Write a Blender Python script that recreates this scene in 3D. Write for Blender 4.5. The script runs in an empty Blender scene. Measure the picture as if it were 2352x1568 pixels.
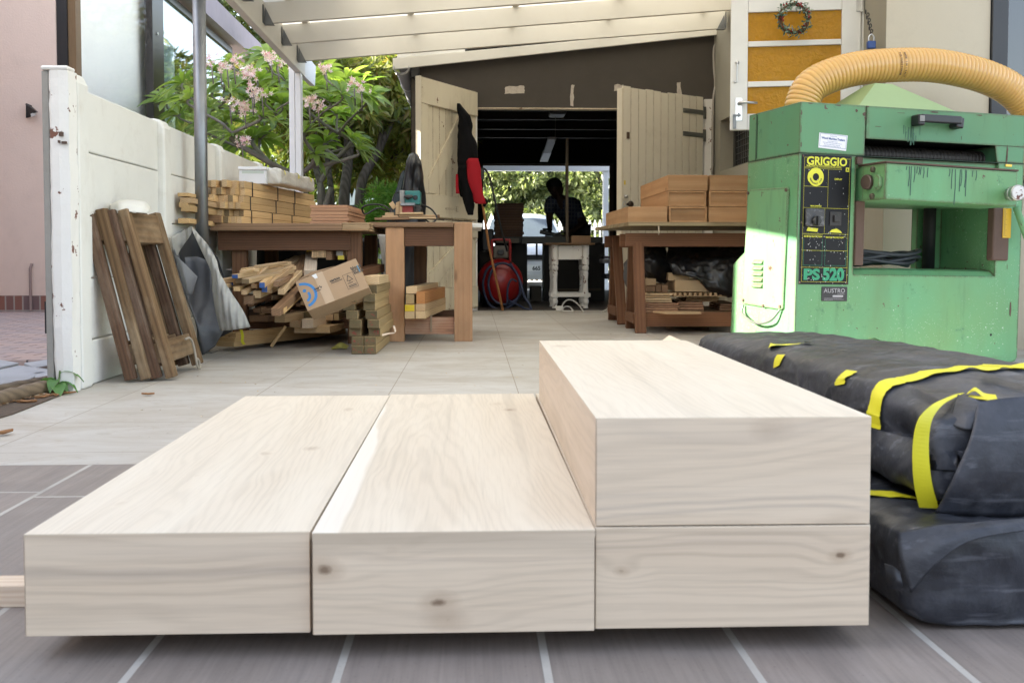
import bpy, math, random
import numpy as np
from mathutils import Vector, Matrix, noise
R = math.radians
S = bpy.context.scene
COL = S.collection
rnd = random.Random(7)

# ---------------------------------------------------------------- camera
CY_PX = 684.5      # lens axis on the photo copy: the photo is cropped a little low, its verticals converge only half as much as a full pitch would make them
F_PX, CAM_H, YAW, PITCH = 2340.0, 0.56, 0.0388, math.atan((CY_PX - 585) / 2340.0)   # measured on a 2352 x 1568 copy of the photo
cam = bpy.data.objects.new('camera', bpy.data.cameras.new('camera'))
COL.objects.link(cam)
S.camera = cam
cam.location = (0, 0, CAM_H)
cam.rotation_euler = (R(90) - PITCH, 0, -YAW)
cam.data.sensor_width = 36
cam.data.lens = F_PX / 2352 * 36
cam.data.shift_y = -(784 - CY_PX) / 2352
cam.data.clip_start, cam.data.clip_end = 0.05, 2000
cam.data.dof.use_dof = True
cam.data.dof.focus_distance = 5.6
cam.data.dof.aperture_fstop = 12.0
# ---------------------------------------------------------------- sky, sun, exposure
SUN_DIR = Vector((-0.80, -0.15, 0.41)).normalized()
S.world = bpy.data.worlds.new('World')
S.world.use_nodes = True
wn = S.world.node_tree
sky = wn.nodes.new('ShaderNodeTexSky')
sky.sky_type = 'NISHITA'
sky.sun_disc = False
sky.sun_elevation = math.asin(SUN_DIR.z)
sky.sun_rotation = math.atan2(SUN_DIR.x, SUN_DIR.y)
sky.dust_density = 2.0
bg = wn.nodes['Background']
bg.inputs['Strength'].default_value = 0.15
hs0 = wn.nodes.new('ShaderNodeHueSaturation')      # sky saturation lowered for a less blue white balance
hs0.inputs['Saturation'].default_value = 0.6
wn.links.new(sky.outputs[0], hs0.inputs['Color'])
wn.links.new(hs0.outputs[0], bg.inputs['Color'])
sl = bpy.data.lights.new('sun', 'SUN')
sl.energy = 5.0
sl.angle = R(0.5)
sl.color = (1.0, 0.95, 0.86)
so = bpy.data.objects.new('sun', sl)
COL.objects.link(so)
so.rotation_euler = (-SUN_DIR).to_track_quat('-Z', 'Y').to_euler()
S.view_settings.view_transform = 'Standard'
S.view_settings.look = 'None'
S.view_settings.exposure = 2.42
S.view_settings.gamma = 1.0
S.cycles.max_bounces = 10
S.cycles.diffuse_bounces = 6
S.cycles.transparent_max_bounces = 16

# ---------------------------------------------------------------- pixel -> place helpers (photo copy 2352 x 1568)
_s, _c = math.sin, math.cos
RV = Vector((_c(YAW), -_s(YAW), 0))
FV = Vector((_s(YAW) * _c(PITCH), _c(YAW) * _c(PITCH), -_s(PITCH)))
UV = Vector((_s(YAW) * _s(PITCH), _c(YAW) * _s(PITCH), _c(PITCH)))
CV = Vector((0, 0, CAM_H))
def ray(px, py): return FV + RV * ((px - 1176) / F_PX) - UV * ((py - CY_PX) / F_PX)
def at(px, py, Y): d = ray(px, py); return CV + d * (Y / d.y)
def fl(px, py, z=0.0): d = ray(px, py); return CV + d * ((z - CAM_H) / d.z)
def V(*a): return Vector(a)

# ---------------------------------------------------------------- mesh building
class MB:
    def __init__(s): s.v, s.f, s.m = [], [], []
    def add(s, vs, fs, mi=0):
        o = len(s.v)
        s.v += [tuple(v) for v in vs]
        s.f += [tuple(i + o for i in f) for f in fs]
        s.m += [mi] * len(fs)
        return s
    def obox(s, c, ax, hs, mi=0):
        c = Vector(c)
        vs = [c + ax[0] * (i * hs[0]) + ax[1] * (j * hs[1]) + ax[2] * (k * hs[2]) for i in (-1, 1) for j in (-1, 1) for k in (-1, 1)]
        return s.add(vs, [(0, 1, 3, 2), (4, 6, 7, 5), (0, 4, 5, 1), (2, 3, 7, 6), (0, 2, 6, 4), (1, 5, 7, 3)], mi)
    def box(s, x0, x1, y0, y1, z0, z1, mi=0):
        return s.obox(((x0 + x1) / 2, (y0 + y1) / 2, (z0 + z1) / 2), (V(1, 0, 0), V(0, 1, 0), V(0, 0, 1)), ((x1 - x0) / 2, (y1 - y0) / 2, (z1 - z0) / 2), mi)
    def beam(s, p, q, w, h, up=(0, 0, 1), mi=0):
        p, q = Vector(p), Vector(q)
        x = (q - p).normalized(); up = Vector(up)
        y = up.cross(x)
        if y.length < 1e-4: y = V(0, 1, 0).cross(x)
        y.normalize(); z = x.cross(y)
        return s.obox((p + q) / 2, (x, y, z), ((q - p).length / 2, w / 2, h / 2), mi)
    def prism(s, poly, ext, mi=0):
        n = len(poly); ext = Vector(ext)
        a = [Vector(p) for p in poly]; b = [p + ext for p in a]
        fs = [tuple(range(n))[::-1], tuple(range(n, 2 * n))] + [(i, (i + 1) % n, n + (i + 1) % n, n + i) for i in range(n)]
        return s.add(a + b, fs, mi)
    def tube(s, path, r, n=10, mi=0, caps=True):
        P = [Vector(p) for p in path]; k = len(P)
        rs = r if isinstance(r, (list, tuple)) else [r] * k
        vs = []; t0 = (P[1] - P[0]).normalized()
        a = t0.orthogonal().normalized()
        for i in range(k):
            t = (P[min(i + 1, k - 1)] - P[max(i - 1, 0)]).normalized()
            a = (a - t * a.dot(t)).normalized(); b = t.cross(a)
            for j in range(n):
                th = 2 * math.pi * j / n
                vs.append(P[i] + (a * math.cos(th) + b * math.sin(th)) * rs[i])
        fs = [(i * n + j, i * n + (j + 1) % n, (i + 1) * n + (j + 1) % n, (i + 1) * n + j) for i in range(k - 1) for j in range(n)]
        if caps: fs += [tuple(range(n))[::-1], tuple(range((k - 1) * n, k * n))]
        return s.add(vs, fs, mi)
    def cyl(s, p, q, r0, r1=None, n=16, mi=0): return s.tube([p, q], [r0, r0 if r1 is None else r1], n, mi)
    def lathe(s, prof, c, ax=(0, 0, 1), n=20, mi=0):
        ax = Vector(ax).normalized(); c = Vector(c)
        a = ax.orthogonal().normalized(); b = ax.cross(a)
        vs = [c + ax * z + (a * math.cos(2 * math.pi * j / n) + b * math.sin(2 * math.pi * j / n)) * r for r, z in prof for j in range(n)]
        k = len(prof)
        fs = [(i * n + j, i * n + (j + 1) % n, (i + 1) * n + (j + 1) % n, (i + 1) * n + j) for i in range(k - 1) for j in range(n)]
        fs += [tuple(range(n))[::-1], tuple(range((k - 1) * n, k * n))]
        return s.add(vs, fs, mi)
    def grid(s, nu, nv, fn, mi=0, cu=False):
        vs = [fn(i / (nu if cu else nu - 1), j / (nv - 1)) for j in range(nv) for i in range(nu)]
        fs = []
        for j in range(nv - 1):
            for i in range(nu if cu else nu - 1):
                i2 = (i + 1) % nu
                fs.append((j * nu + i, j * nu + i2, (j + 1) * nu + i2, (j + 1) * nu + i))
        return s.add(vs, fs, mi)
    def merge(s, o, mi=None):
        k = len(s.v); s.v += o.v; s.f += [tuple(i + k for i in f) for f in o.f]; s.m += o.m if mi is None else [mi] * len(o.f)
        return s

MW = {}
def T(o, label=None, cat=None, group=None, kind=None):
    if label: o['label'] = label
    if cat: o['category'] = cat
    if group: o['group'] = group
    if kind: o['kind'] = kind
    return o
WARP = {}
def thing(name, label, cat, loc=(0, 0, 0), group=None, rz=0.0, ry=0.0):
    o = bpy.data.objects.new(name, None); COL.objects.link(o)
    o.empty_display_size = 0.1
    o.location = loc; o.rotation_euler = (0, ry, rz)
    MW[o] = Matrix.Translation(Vector(loc)) @ Matrix.Rotation(rz, 4, 'Z') @ Matrix.Rotation(ry, 4, 'Y')
    return T(o, label, cat, group)
def B(name, mb, mats, parent=None, local=False, smooth=False, bevel=0.0, seg=2, M=None, solid=0.0, sub=0):
    vs = mb.v
    wp = parent and (WARP.get(parent) or (parent.parent and WARP.get(parent.parent)))
    if wp and local: vs = [wp(v) for v in vs]
    if not isinstance(mats, (list, tuple)): mats = [mats]
    if M is not None: W = M
    elif parent is not None: W = MW[parent]
    else:
        a = np.array(vs); lo, hi = a.min(0), a.max(0)
        W = Matrix.Translation(((lo[0] + hi[0]) / 2, (lo[1] + hi[1]) / 2, lo[2]))
    if not local:
        a = np.array(vs, dtype=float); Wi = np.array(W.inverted())
        vs = (a @ Wi[:3, :3].T + Wi[:3, 3]).tolist()
    me = bpy.data.meshes.new(name)
    me.from_pydata(vs, [], mb.f)
    for m in mats: me.materials.append(m)
    if any(mb.m): me.polygons.foreach_set('material_index', mb.m)
    me.validate()
    import bmesh
    if len(mb.f) < 60000:
        bm = bmesh.new(); bm.from_mesh(me); bmesh.ops.recalc_face_normals(bm, faces=bm.faces); bm.to_mesh(me); bm.free()
    if smooth: me.polygons.foreach_set('use_smooth', [True] * len(me.polygons))
    o = bpy.data.objects.new(name, me); COL.objects.link(o)
    if parent is not None:
        o.parent = parent
        o.matrix_local = MW[parent].inverted() @ W
    else: o.matrix_world = W
    MW[o] = W
    if solid:
        md = o.modifiers.new('thickness', 'SOLIDIFY'); md.thickness = solid
    if sub:
        md = o.modifiers.new('subsurf', 'SUBSURF'); md.levels = md.render_levels = sub
    if bevel:
        md = o.modifiers.new('bevel', 'BEVEL'); md.width = bevel; md.segments = seg; md.limit_method = 'ANGLE'; md.angle_limit = R(40)
    return o
def plank(name, p, q, w, h, mat, parent=None, up=(0, 0, 1), bevel=0.0015):
    """a straight piece of timber: its own X axis runs along it, so the grain does too"""
    p, q = Vector(p), Vector(q); x = (q - p).normalized(); up = Vector(up)
    y = up.cross(x)
    if y.length < 1e-4: y = V(0, 1, 0).cross(x)
    y.normalize(); z = x.cross(y)
    M = Matrix((x, y, z)).transposed().to_4x4(); M.translation = (p + q) / 2
    L = (q - p).length / 2
    mb = MB().box(-L, L, -w / 2, w / 2, -h / 2, h / 2)
    return B(name, mb, mat, parent, local=True, M=M, bevel=bevel, seg=1)
def text_mesh(s, size, bold=0.0, align='LEFT', shear=0.0, spacing=1.0):
    cu = bpy.data.curves.new('lettering', 'FONT'); cu.body = s; cu.size = size; cu.offset = bold; cu.align_x = align
    cu.shear = shear; cu.space_character = spacing; cu.extrude = 0.0; cu.resolution_u = 3
    o = bpy.data.objects.new('lettering', cu); COL.objects.link(o)
    dg = bpy.context.evaluated_depsgraph_get(); ev = o.evaluated_get(dg); me = ev.to_mesh()
    vs = [tuple(v.co) for v in me.vertices]; fs = [tuple(p.vertices) for p in me.polygons]
    ev.to_mesh_clear(); bpy.data.objects.remove(o); bpy.data.curves.remove(cu)
    return vs, fs
def put_text(mb, s, size, org, ex, ey, bold=0.0, align='LEFT', mi=0, width=None, spacing=1.0):
    vs, fs = text_mesh(s, size, bold, align, 0.0, spacing)
    k = 1.0
    if width and vs:
        xs = [v[0] for v in vs]; k = width / (max(xs) - min(xs))
    org = Vector(org)
    mb.add([org + ex * (v[0] * k) + ey * v[1] for v in vs], fs, mi)
def bez(pts, n=12):
    """smooth curve through points (Catmull-Rom)"""
    P = [Vector(p) for p in pts]; P = [P[0] * 2 - P[1]] + P + [P[-1] * 2 - P[-2]]
    out = []
    for i in range(1, len(P) - 2):
        for k in range(n):
            t = k / n
            a, b, c, d = P[i - 1], P[i], P[i + 1], P[i + 2]
            out.append(0.5 * ((2 * b) + (c - a) * t + (2 * a - 5 * b + 4 * c - d) * t * t + (3 * b - a - 3 * c + d) * t ** 3))
    out.append(P[-2])
    return out

# ---------------------------------------------------------------- materials
class N:
    def __init__(s, name):
        s.mat = bpy.data.materials.new(name); s.mat.use_nodes = True
        s.t = s.mat.node_tree; s.b = s.t.nodes['Principled BSDF']; s.out = s.t.nodes['Material Output']
    def n(s, typ, **kw):
        o = s.t.nodes.new('ShaderNode' + typ)
        for k, v in kw.items():
            if k.startswith('i_'):
                key = k[2:].replace('_', ' ')
                o.inputs[int(key) if key.isdigit() else key].default_value = v
            else: setattr(o, k, v)
        return o
    def l(s, a, b): s.t.links.new(a, b)
    def coords(s, scale=(1, 1, 1), rand=0.0, axis='X', kind='Object'):
        tc = s.n('TexCoord'); v = tc.outputs[kind]
        if axis != 'X':
            sp = s.n('SeparateXYZ'); s.l(v, sp.inputs[0]); cb = s.n('CombineXYZ')
            order = {'Y': (1, 0, 2), 'Z': (2, 0, 1)}[axis]
            for i, k in enumerate(order): s.l(sp.outputs[k], cb.inputs[i])
            v = cb.outputs[0]
        if rand:
            oi = s.n('ObjectInfo'); ml = s.n('VectorMath', operation='SCALE'); cb = s.n('CombineXYZ', i_0=1.0, i_1=0.37, i_2=0.71)
            s.l(cb.outputs[0], ml.inputs[0]); mm = s.n('Math', operation='MULTIPLY', i_1=rand); s.l(oi.outputs['Random'], mm.inputs[0]); s.l(mm.outputs[0], ml.inputs['Scale'])
            ad = s.n('VectorMath', operation='ADD'); s.l(v, ad.inputs[0]); s.l(ml.outputs[0], ad.inputs[1]); v = ad.outputs[0]
        mp = s.n('Mapping'); mp.inputs['Scale'].default_value = scale; s.l(v, mp.inputs[0])
        return mp.outputs[0]
    def noise(s, v, scale, detail=4, rough=0.55, dist=0.0):
        o = s.n('TexNoise', i_Scale=scale, i_Detail=detail, i_Roughness=rough, i_Distortion=dist); s.l(v, o.inputs['Vector']); return o.outputs['Fac']
    def ramp(s, f, a, b, inv=False):
        o = s.n('MapRange'); o.inputs[1].default_value = a; o.inputs[2].default_value = b
        if inv: o.inputs[3].default_value = 1; o.inputs[4].default_value = 0
        s.l(f, o.inputs[0]); return o.outputs[0]
    def mix(s, f, a, b, mode='MIX'):
        o = s.n('MixRGB', blend_type=mode)
        for k, x in ((0, f), (1, a), (2, b)):
            if hasattr(x, 'is_linked') or hasattr(x, 'links'): s.l(x, o.inputs[k])
            elif k == 0: o.inputs[0].default_value = x
            else: o.inputs[k].default_value = tuple(x)[:3] + (1,)
        return o.outputs[0]
    def mul(s, a, b):
        o = s.n('Math', operation='MULTIPLY')
        for k, x in ((0, a), (1, b)):
            if hasattr(x, 'links'): s.l(x, o.inputs[k])
            else: o.inputs[k].default_value = x
        return o.outputs[0]
    def bump(s, h, strength, dist=0.01):
        o = s.n('Bump', i_Strength=strength, i_Distance=dist); s.l(h, o.inputs['Height']); s.l(o.outputs[0], s.b.inputs['Normal'])
    def done(s, col=None, rough=0.6, metal=0.0, spec=0.5):
        if col is not None:
            if hasattr(col, 'links'): s.l(col, s.b.inputs['Base Color'])
            else: s.b.inputs['Base Color'].default_value = tuple(col)[:3] + (1,)
        if hasattr(rough, 'links'): s.l(rough, s.b.inputs['Roughness'])
        else: s.b.inputs['Roughness'].default_value = rough
        s.b.inputs['Metallic'].default_value = metal
        s.b.inputs['Specular IOR Level'].default_value = spec
        return s.mat
_cache = {}
def wood(name, c1, c2, ring=34, axis='X', rough=0.65, knots=0.35, dirt=0.0, dirtc=(0.03, 0.022, 0.015), vary=0.25, spec=0.3, fig=1.0, rand=9.0):
    if name in _cache: return _cache[name]
    m = N(name)
    v = m.coords((0.12, 1, 1), rand, axis)
    w = m.n('TexWave', wave_type='RINGS', rings_direction='X', i_Scale=ring, i_Distortion=5.0, i_Detail=3.0)
    w.inputs['Detail Scale'].default_value = 0.6
    v0 = m.n('VectorMath', operation='ADD'); m.l(v, v0.inputs[0]); v0.inputs[1].default_value = (0, 0.05, 0.11)
    m.l(v0.outputs[0], w.inputs[0])
    f1 = m.ramp(w.outputs['Fac'], 0.15, 1.0)
    vf = m.coords((3, 160, 160), rand, axis)
    fine = m.noise(vf, 1.0, 3, 0.6)
    big = m.noise(m.coords((0.7, 4, 4), rand, axis), 1.0, 4, 0.6, 0.6)
    f = m.mul(f1, 0.55 * fig)
    a = m.n('Math', operation='ADD'); m.l(f, a.inputs[0]); m.l(m.mul(m.ramp(big, 0.3, 0.75), 0.5), a.inputs[1])
    col = m.mix(a.outputs[0], c1, c2)
    col = m.mix(m.mul(m.ramp(fine, 0.35, 0.8), 0.35), col, [x * 0.62 for x in c2])
    if knots:
        vo = m.n('TexVoronoi', i_Scale=1.0); m.l(m.coords((2.4, 9, 9), rand, axis), vo.inputs['Vector'])
        kd = m.ramp(vo.outputs['Distance'], 0.03, 0.13, True)
        sp = m.n('SeparateXYZ'); m.l(vo.outputs['Color'], sp.inputs[0])
        gate = m.n('Math', operation='LESS_THAN', i_1=knots); m.l(sp.outputs[0], gate.inputs[0])
        col = m.mix(m.mul(m.mul(kd, gate.outputs[0]), 0.75), col, [x * 0.28 for x in c2])
    if dirt:
        dn = m.noise(m.coords((2, 5, 5), rand, axis), 1.6, 6, 0.65)
        col = m.mix(m.mul(m.ramp(dn, 0.45, 0.7), dirt), col, dirtc)
    if vary:
        oi = m.n('ObjectInfo'); hv = m.n('HueSaturation'); m.l(col, hv.inputs['Color'])
        mr = m.n('MapRange'); mr.inputs[3].default_value = 1 - vary; mr.inputs[4].default_value = 1 + vary * 0.6; m.l(oi.outputs['Random'], mr.inputs[0]); m.l(mr.outputs[0], hv.inputs['Value'])
        col = hv.outputs[0]
    m.bump(fine, 0.25, 0.002)
    _cache[name] = m.done(col, rough, spec=spec); return _cache[name]
def edge_mask(m, radius, v, scale=30, lo=.5, hi=.6):
    bv = m.n('Bevel', samples=4); bv.inputs['Radius'].default_value = radius
    g = m.n('NewGeometry'); d = m.n('VectorMath', operation='DOT_PRODUCT'); m.l(bv.outputs[0], d.inputs[0]); m.l(g.outputs['Normal'], d.inputs[1])
    e = m.ramp(d.outputs['Value'], .82, .985, True)
    ad = m.n('Math', operation='ADD'); m.l(m.mul(e, .30), ad.inputs[0]); m.l(m.noise(v, scale, 5, .65), ad.inputs[1])
    return m.mul(m.ramp(ad.outputs[0], lo + .10, hi + .12), m.ramp(e, .05, .2))
def paint(name, c, rough=0.5, var=0.12, dirt=0.25, dirtc=(0.12, 0.09, 0.06), chip=0.0, chipc=(0.16, 0.06, 0.035), chip_scale=9, bump=0.05, metal=0.0, scale=1.0, streak=1.0, spec=0.4, bscale=120, rand=0, wear=0.0, wearc=(0.20, 0.11, 0.06)):
    if name in _cache: return _cache[name]
    m = N(name)
    v = m.coords((1, 1, 1), rand)
    vs = m.coords((1, 1, streak), rand)
    n1 = m.noise(vs, 2.2 * scale, 6, 0.65)
    col = m.mix(m.mul(m.ramp(n1, 0.35, 0.7), var), c, [x * 0.55 for x in c])
    if dirt:
        n2 = m.noise(vs, 5.0 * scale, 8, 0.7, 0.4)
        col = m.mix(m.mul(m.ramp(n2, 0.52, 0.75), dirt), col, dirtc)
    if chip:
        n3 = m.noise(v, chip_scale, 8, 0.62)
        th = 0.72 - chip * 0.2
        col = m.mix(m.ramp(n3, th, th + 0.015), col, chipc)
    if wear: col = m.mix(m.mul(edge_mask(m, .012, v, 24), wear), col, wearc)
    if bump: m.bump(m.noise(v, bscale, 3, 0.6), bump, 0.004)
    rr = m.n('MapRange'); rr.inputs[3].default_value = rough; rr.inputs[4].default_value = min(1, rough + 0.18); m.l(n1, rr.inputs[0])
    _cache[name] = m.done(col, rr.outputs[0], metal, spec); return _cache[name]
def leafmat(name, cols, trans=0.45, rough=0.45):
    m = N(name)
    g = m.n('NewGeometry'); cr = m.n('ValToRGB'); m.l(g.outputs['Random Per Island'], cr.inputs[0])
    e = cr.color_ramp.elements
    while len(e) < len(cols): e.new(0.5)
    for i, c in enumerate(cols): e[i].position = i / (len(cols) - 1); e[i].color = tuple(c) + (1,)
    m.done(cr.outputs[0], rough, spec=0.5)
    tl = m.n('BsdfTranslucent'); mx = m.n('MixShader', i_0=trans)
    tc = m.mix(1.0, cr.outputs[0], (1.5, 1.6, 0.7), 'MULTIPLY'); m.l(tc, tl.inputs[0])
    m.l(m.b.outputs[0], mx.inputs[1]); m.l(tl.outputs[0], mx.inputs[2]); m.l(mx.outputs[0], m.out.inputs[0])
    return m.mat
def plain(name, c, rough=0.5, metal=0.0, spec=0.5, var=0.15, scale=6, bump=0.0):
    if name in _cache: return _cache[name]
    m = N(name); n1 = m.noise(m.coords(), scale, 5, 0.6)
    col = m.mix(m.mul(m.ramp(n1, 0.35, 0.7), var), c, [x * 0.5 for x in c])
    if bump: m.bump(n1, bump, 0.01)
    _cache[name] = m.done(col, rough, metal, spec); return _cache[name]
# ---------------------------------------------------------------- shared materials
WHITE = paint('white wall paint', (0.71, 0.70, 0.655), 0.6, 0.16, 0.30, (0.38, 0.33, 0.26), bump=0.06)
PERG = paint('pergola cream paint', (0.76, 0.735, 0.665), 0.5, 0.08, 0.08, (0.4, 0.32, 0.22))
OLDW = paint('old white paint with bare patches', (0.74, 0.72, 0.68), 0.6, 0.08, 0.22, (0.30, 0.26, 0.20), chip=0.50, chipc=(0.17, 0.075, 0.05), chip_scale=15, streak=0.35, bump=0.35, bscale=60)
RAWP = paint('bare grey plaster', (0.30, 0.285, 0.26), 0.9, 0.3, 0.3, bump=0.4)
PINK = paint('pink rough plaster', (0.70, 0.545, 0.46), 0.85, 0.10, 0.12, (0.30, 0.22, 0.19), bump=0.55, bscale=55)
DARKP = paint('charcoal brown plaster', (0.072, 0.062, 0.052), 0.75, 0.2, 0.15, (0.12, 0.1, 0.08), bump=0.1)
BEIGE = paint('beige house plaster', (0.52, 0.46, 0.35), 0.7, 0.1, 0.12, (0.25, 0.2, 0.14), bump=0.1)
BEIGESH = paint('beige house plaster darkened for shade', (0.30, 0.28, 0.225), 0.7, 0.1, 0.12, (0.14, 0.12, 0.09), bump=0.1)  # same beige plaster, darkened for the wall face in shade
NEARBLK = plain('near-black brown interior', (0.022, 0.018, 0.015), 0.9, var=0.4)  # base colour set near black to keep the garage interior dark
DWOOD = wood('dark roof timber', (0.035, 0.028, 0.022), (0.018, 0.014, 0.011), vary=0.1)
CREAMD = paint('cream door paint, stained', (0.68, 0.61, 0.46), 0.6, 0.16, 0.42, (0.24, 0.14, 0.06), wear=.9, chip=0.30, chipc=(0.18, 0.1, 0.05), chip_scale=7, streak=0.3, scale=1.4)
CREAMC = paint('cream door paint, clean', (0.70, 0.65, 0.54), 0.55, 0.10, 0.16, (0.3, 0.22, 0.13), wear=.5)
SCAR = paint('bare scar in plaster', (0.55, 0.49, 0.42), 0.9, 0.35, 0.6, (0.16, 0.09, 0.05), scale=7, bump=0.5)
GALV = plain('galvanised steel', (0.24, 0.25, 0.26), 0.42, 0.85, var=0.35, scale=9)
BLACKM = plain('black painted metal', (0.012, 0.012, 0.013), 0.4, 0.0)
STEEL = plain('bright steel', (0.6, 0.6, 0.6), 0.28, 1.0)
RUST = paint('rusty steel', (0.10, 0.062, 0.045), 0.65, 0.4, 0.5, (0.05, 0.03, 0.02), bump=0.2)
PAINTW = paint('white gloss paint', (0.74, 0.73, 0.70), 0.35, 0.05, 0.06)
WHITEP = paint('outdoor white steel paint', (0.78, 0.79, 0.81), 0.4, 0.04, 0.03)
GREYG = paint('grey gutter paint', (0.42, 0.42, 0.43), 0.45, 0.1, 0.15)

# ---------------------------------------------------------------- ground, floors, paving
def ground_mat():
    m = N('earth and dry grass'); v = m.coords()
    n1 = m.noise(v, 0.8, 8, 0.6); n2 = m.noise(v, 22, 4)
    col = m.mix(m.ramp(n1, 0.35, 0.65), (0.16, 0.12, 0.08), (0.10, 0.11, 0.05)); col = m.mix(m.mul(m.ramp(n2, 0.4, 0.7), 0.5), col, (0.06, 0.045, 0.03))
    m.bump(n2, 0.5, 0.03); return m.done(col, 0.95)
T(B('ground', MB().box(-400, 400, -300, 600, -0.3, -0.06), ground_mat()), kind='structure')

def tile_mat():
    m = N('beige floor tile'); v = m.coords(kind='Object')
    mp = m.n('Mapping'); mp.inputs['Location'].default_value = (0.90 - 0.04, -3.438, 0); 
    tc = m.n('NewGeometry'); m.l(tc.outputs['Position'], mp.inputs[0])
    br = m.n('TexBrick', offset=0.0, squash=1.0); br.inputs['Scale'].default_value = 1.0
    br.inputs['Mortar Size'].default_value = 0.0022; br.inputs['Mortar Smooth'].default_value = 0.2
    br.inputs['Brick Width'].default_value = 0.523; br.inputs['Row Height'].default_value = 0.520
    br.inputs['Color1'].default_value = (0.475, 0.455, 0.42, 1); br.inputs['Color2'].default_value = (0.44, 0.42, 0.385, 1); br.inputs['Mortar'].default_value = (0.25, 0.215, 0.17, 1)
    m.l(mp.outputs[0], br.inputs['Vector'])
    p = tc.outputs['Position']
    mp2 = m.n('Mapping'); mp2.inputs['Scale'].default_value = (1.4, 2.6, 1); m.l(p, mp2.inputs[0])
    n1 = m.noise(mp2.outputs[0], 1.3, 8, 0.66, 0.8); n2 = m.noise(p, 9, 8, 0.7, 0.3); n3 = m.noise(p, 60, 3, 0.6)
    col = m.mix(m.mul(m.ramp(n1, 0.40, 0.70), 0.55), br.outputs['Color'], (0.30, 0.235, 0.165))
    col = m.mix(m.mul(m.ramp(n2, 0.56, 0.78), 0.45), col, (0.24, 0.185, 0.13))
    mp3 = m.n('Mapping'); mp3.inputs['Scale'].default_value = (0.9, 3.2, 1); mp3.inputs['Rotation'].default_value = (0, 0, 0.5); m.l(p, mp3.inputs[0])
    n4 = m.noise(mp3.outputs[0], 2.0, 5, 0.5, 1.5)
    line = m.mul(m.ramp(n4, 0.485, 0.5), m.ramp(n4, 0.5, 0.515, True))
    col = m.mix(m.mul(line, 0.25), col, (0.28, 0.2, 0.12))
    vo = m.n('TexVoronoi', i_Scale=14.0); m.l(p, vo.inputs['Vector'])
    col = m.mix(m.mul(m.ramp(vo.outputs['Distance'], 0.03, 0.08, True), m.mul(m.ramp(n1, 0.4, 0.6), 0.7)), col, (0.13, 0.09, 0.06))
    m.bump(br.outputs['Fac'], -0.4, 0.002)
    rr = m.n('MapRange'); rr.inputs[3].default_value = 0.42; rr.inputs[4].default_value = 0.75; m.l(n1, rr.inputs[0])
    return m.done(col, rr.outputs[0], spec=0.35)
T(B('floor', MB().box(-1.72, 9.0, 2.745, 10.235, -0.08, 0.0), tile_mat()), kind='structure')

def planktile_mat():
    m = N('grey wood look floor tile'); g = m.n('NewGeometry'); sp = m.n('SeparateXYZ'); m.l(g.outputs['Position'], sp.inputs[0])
    cb = m.n('CombineXYZ'); m.l(sp.outputs[1], cb.inputs[0]); m.l(sp.outputs[0], cb.inputs[1])
    mp = m.n('Mapping'); mp.inputs['Location'].default_value = (-1.22, 0.46 - 0.28 * 4, 0); m.l(cb.outputs[0], mp.inputs[0])
    br = m.n('TexBrick', offset=0.041, offset_frequency=2); br.inputs['Scale'].default_value = 1.0
    br.inputs['Mortar Size'].default_value = 0.0062; br.inputs['Mortar Smooth'].default_value = 0.15; br.inputs['Brick Width'].default_value = 1.21; br.inputs['Row Height'].default_value = 0.28
    br.inputs['Color1'].default_value = (0, 0, 0, 1); br.inputs['Color2'].default_value = (1, 1, 1, 1); br.inputs['Mortar'].default_value = (0.5, 0.5, 0.5, 1)
    m.l(mp.outputs[0], br.inputs['Vector'])
    st = m.n('Mapping'); st.inputs['Scale'].default_value = (1.7, 10, 1); m.l(mp.outputs[0], st.inputs[0])
    ad = m.n('VectorMath', operation='ADD'); m.l(st.outputs[0], ad.inputs[0]); sc = m.n('VectorMath', operation='SCALE', i_Scale=7.0); m.l(br.outputs['Color'], sc.inputs[0]); m.l(sc.outputs[0], ad.inputs[1])
    n1 = m.noise(ad.outputs[0], 1.4, 7, 0.62, 0.7)
    st2 = m.n('Mapping'); st2.inputs['Scale'].default_value = (4, 120, 1); m.l(mp.outputs[0], st2.inputs[0]); n2 = m.noise(st2.outputs[0], 1.0, 3, 0.6)
    col = m.mix(m.ramp(n1, 0.22, 0.8), (0.305, 0.258, 0.226), (0.168, 0.141, 0.126))
    col = m.mix(m.mul(br.outputs['Color'], 0.55), col, (0.225, 0.197, 0.173)); col = m.mix(m.mul(m.ramp(n2, 0.4, 0.75), 0.4), col, (0.11, 0.095, 0.086))
    n3 = m.noise(g.outputs['Position'], 3.0, 6, 0.6)
    col = m.mix(m.mul(m.ramp(n3, 0.5, 0.8), 0.35), col, (0.28, 0.26, 0.25))
    col = m.mix(br.outputs['Fac'], col, m.mix(m.ramp(n3, 0.4, 0.7), (0.46, 0.44, 0.40), (0.31, 0.29, 0.26)))
    gr = m.noise(g.outputs['Position'], 130, 3, .6); col = m.mix(m.mul(m.ramp(gr, .62, .72), .35), col, (.07, .06, .055))
    e1 = m.n('Math', operation='SUBTRACT'); m.l(m.mul(gr, .25), e1.inputs[0]); m.l(br.outputs['Fac'], e1.inputs[1]); m.bump(e1.outputs[0], 0.5, 0.004)
    return m.done(col, m.ramp(n3, -.3, 1.1), spec=0.4)
T(B('floor', MB().box(-4.2, 9.0, -3.5, 2.742, -0.08, 0.0), planktile_mat()), kind='structure')
T(B('garage_floor', MB().box(-0.62, 2.56, 10.238, 16.2, -0.08, -0.004), plain('dark brown concrete', (0.07, 0.055, 0.045), 0.85, var=0.5)), kind='structure')  # dark base colour for the floor inside
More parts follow.
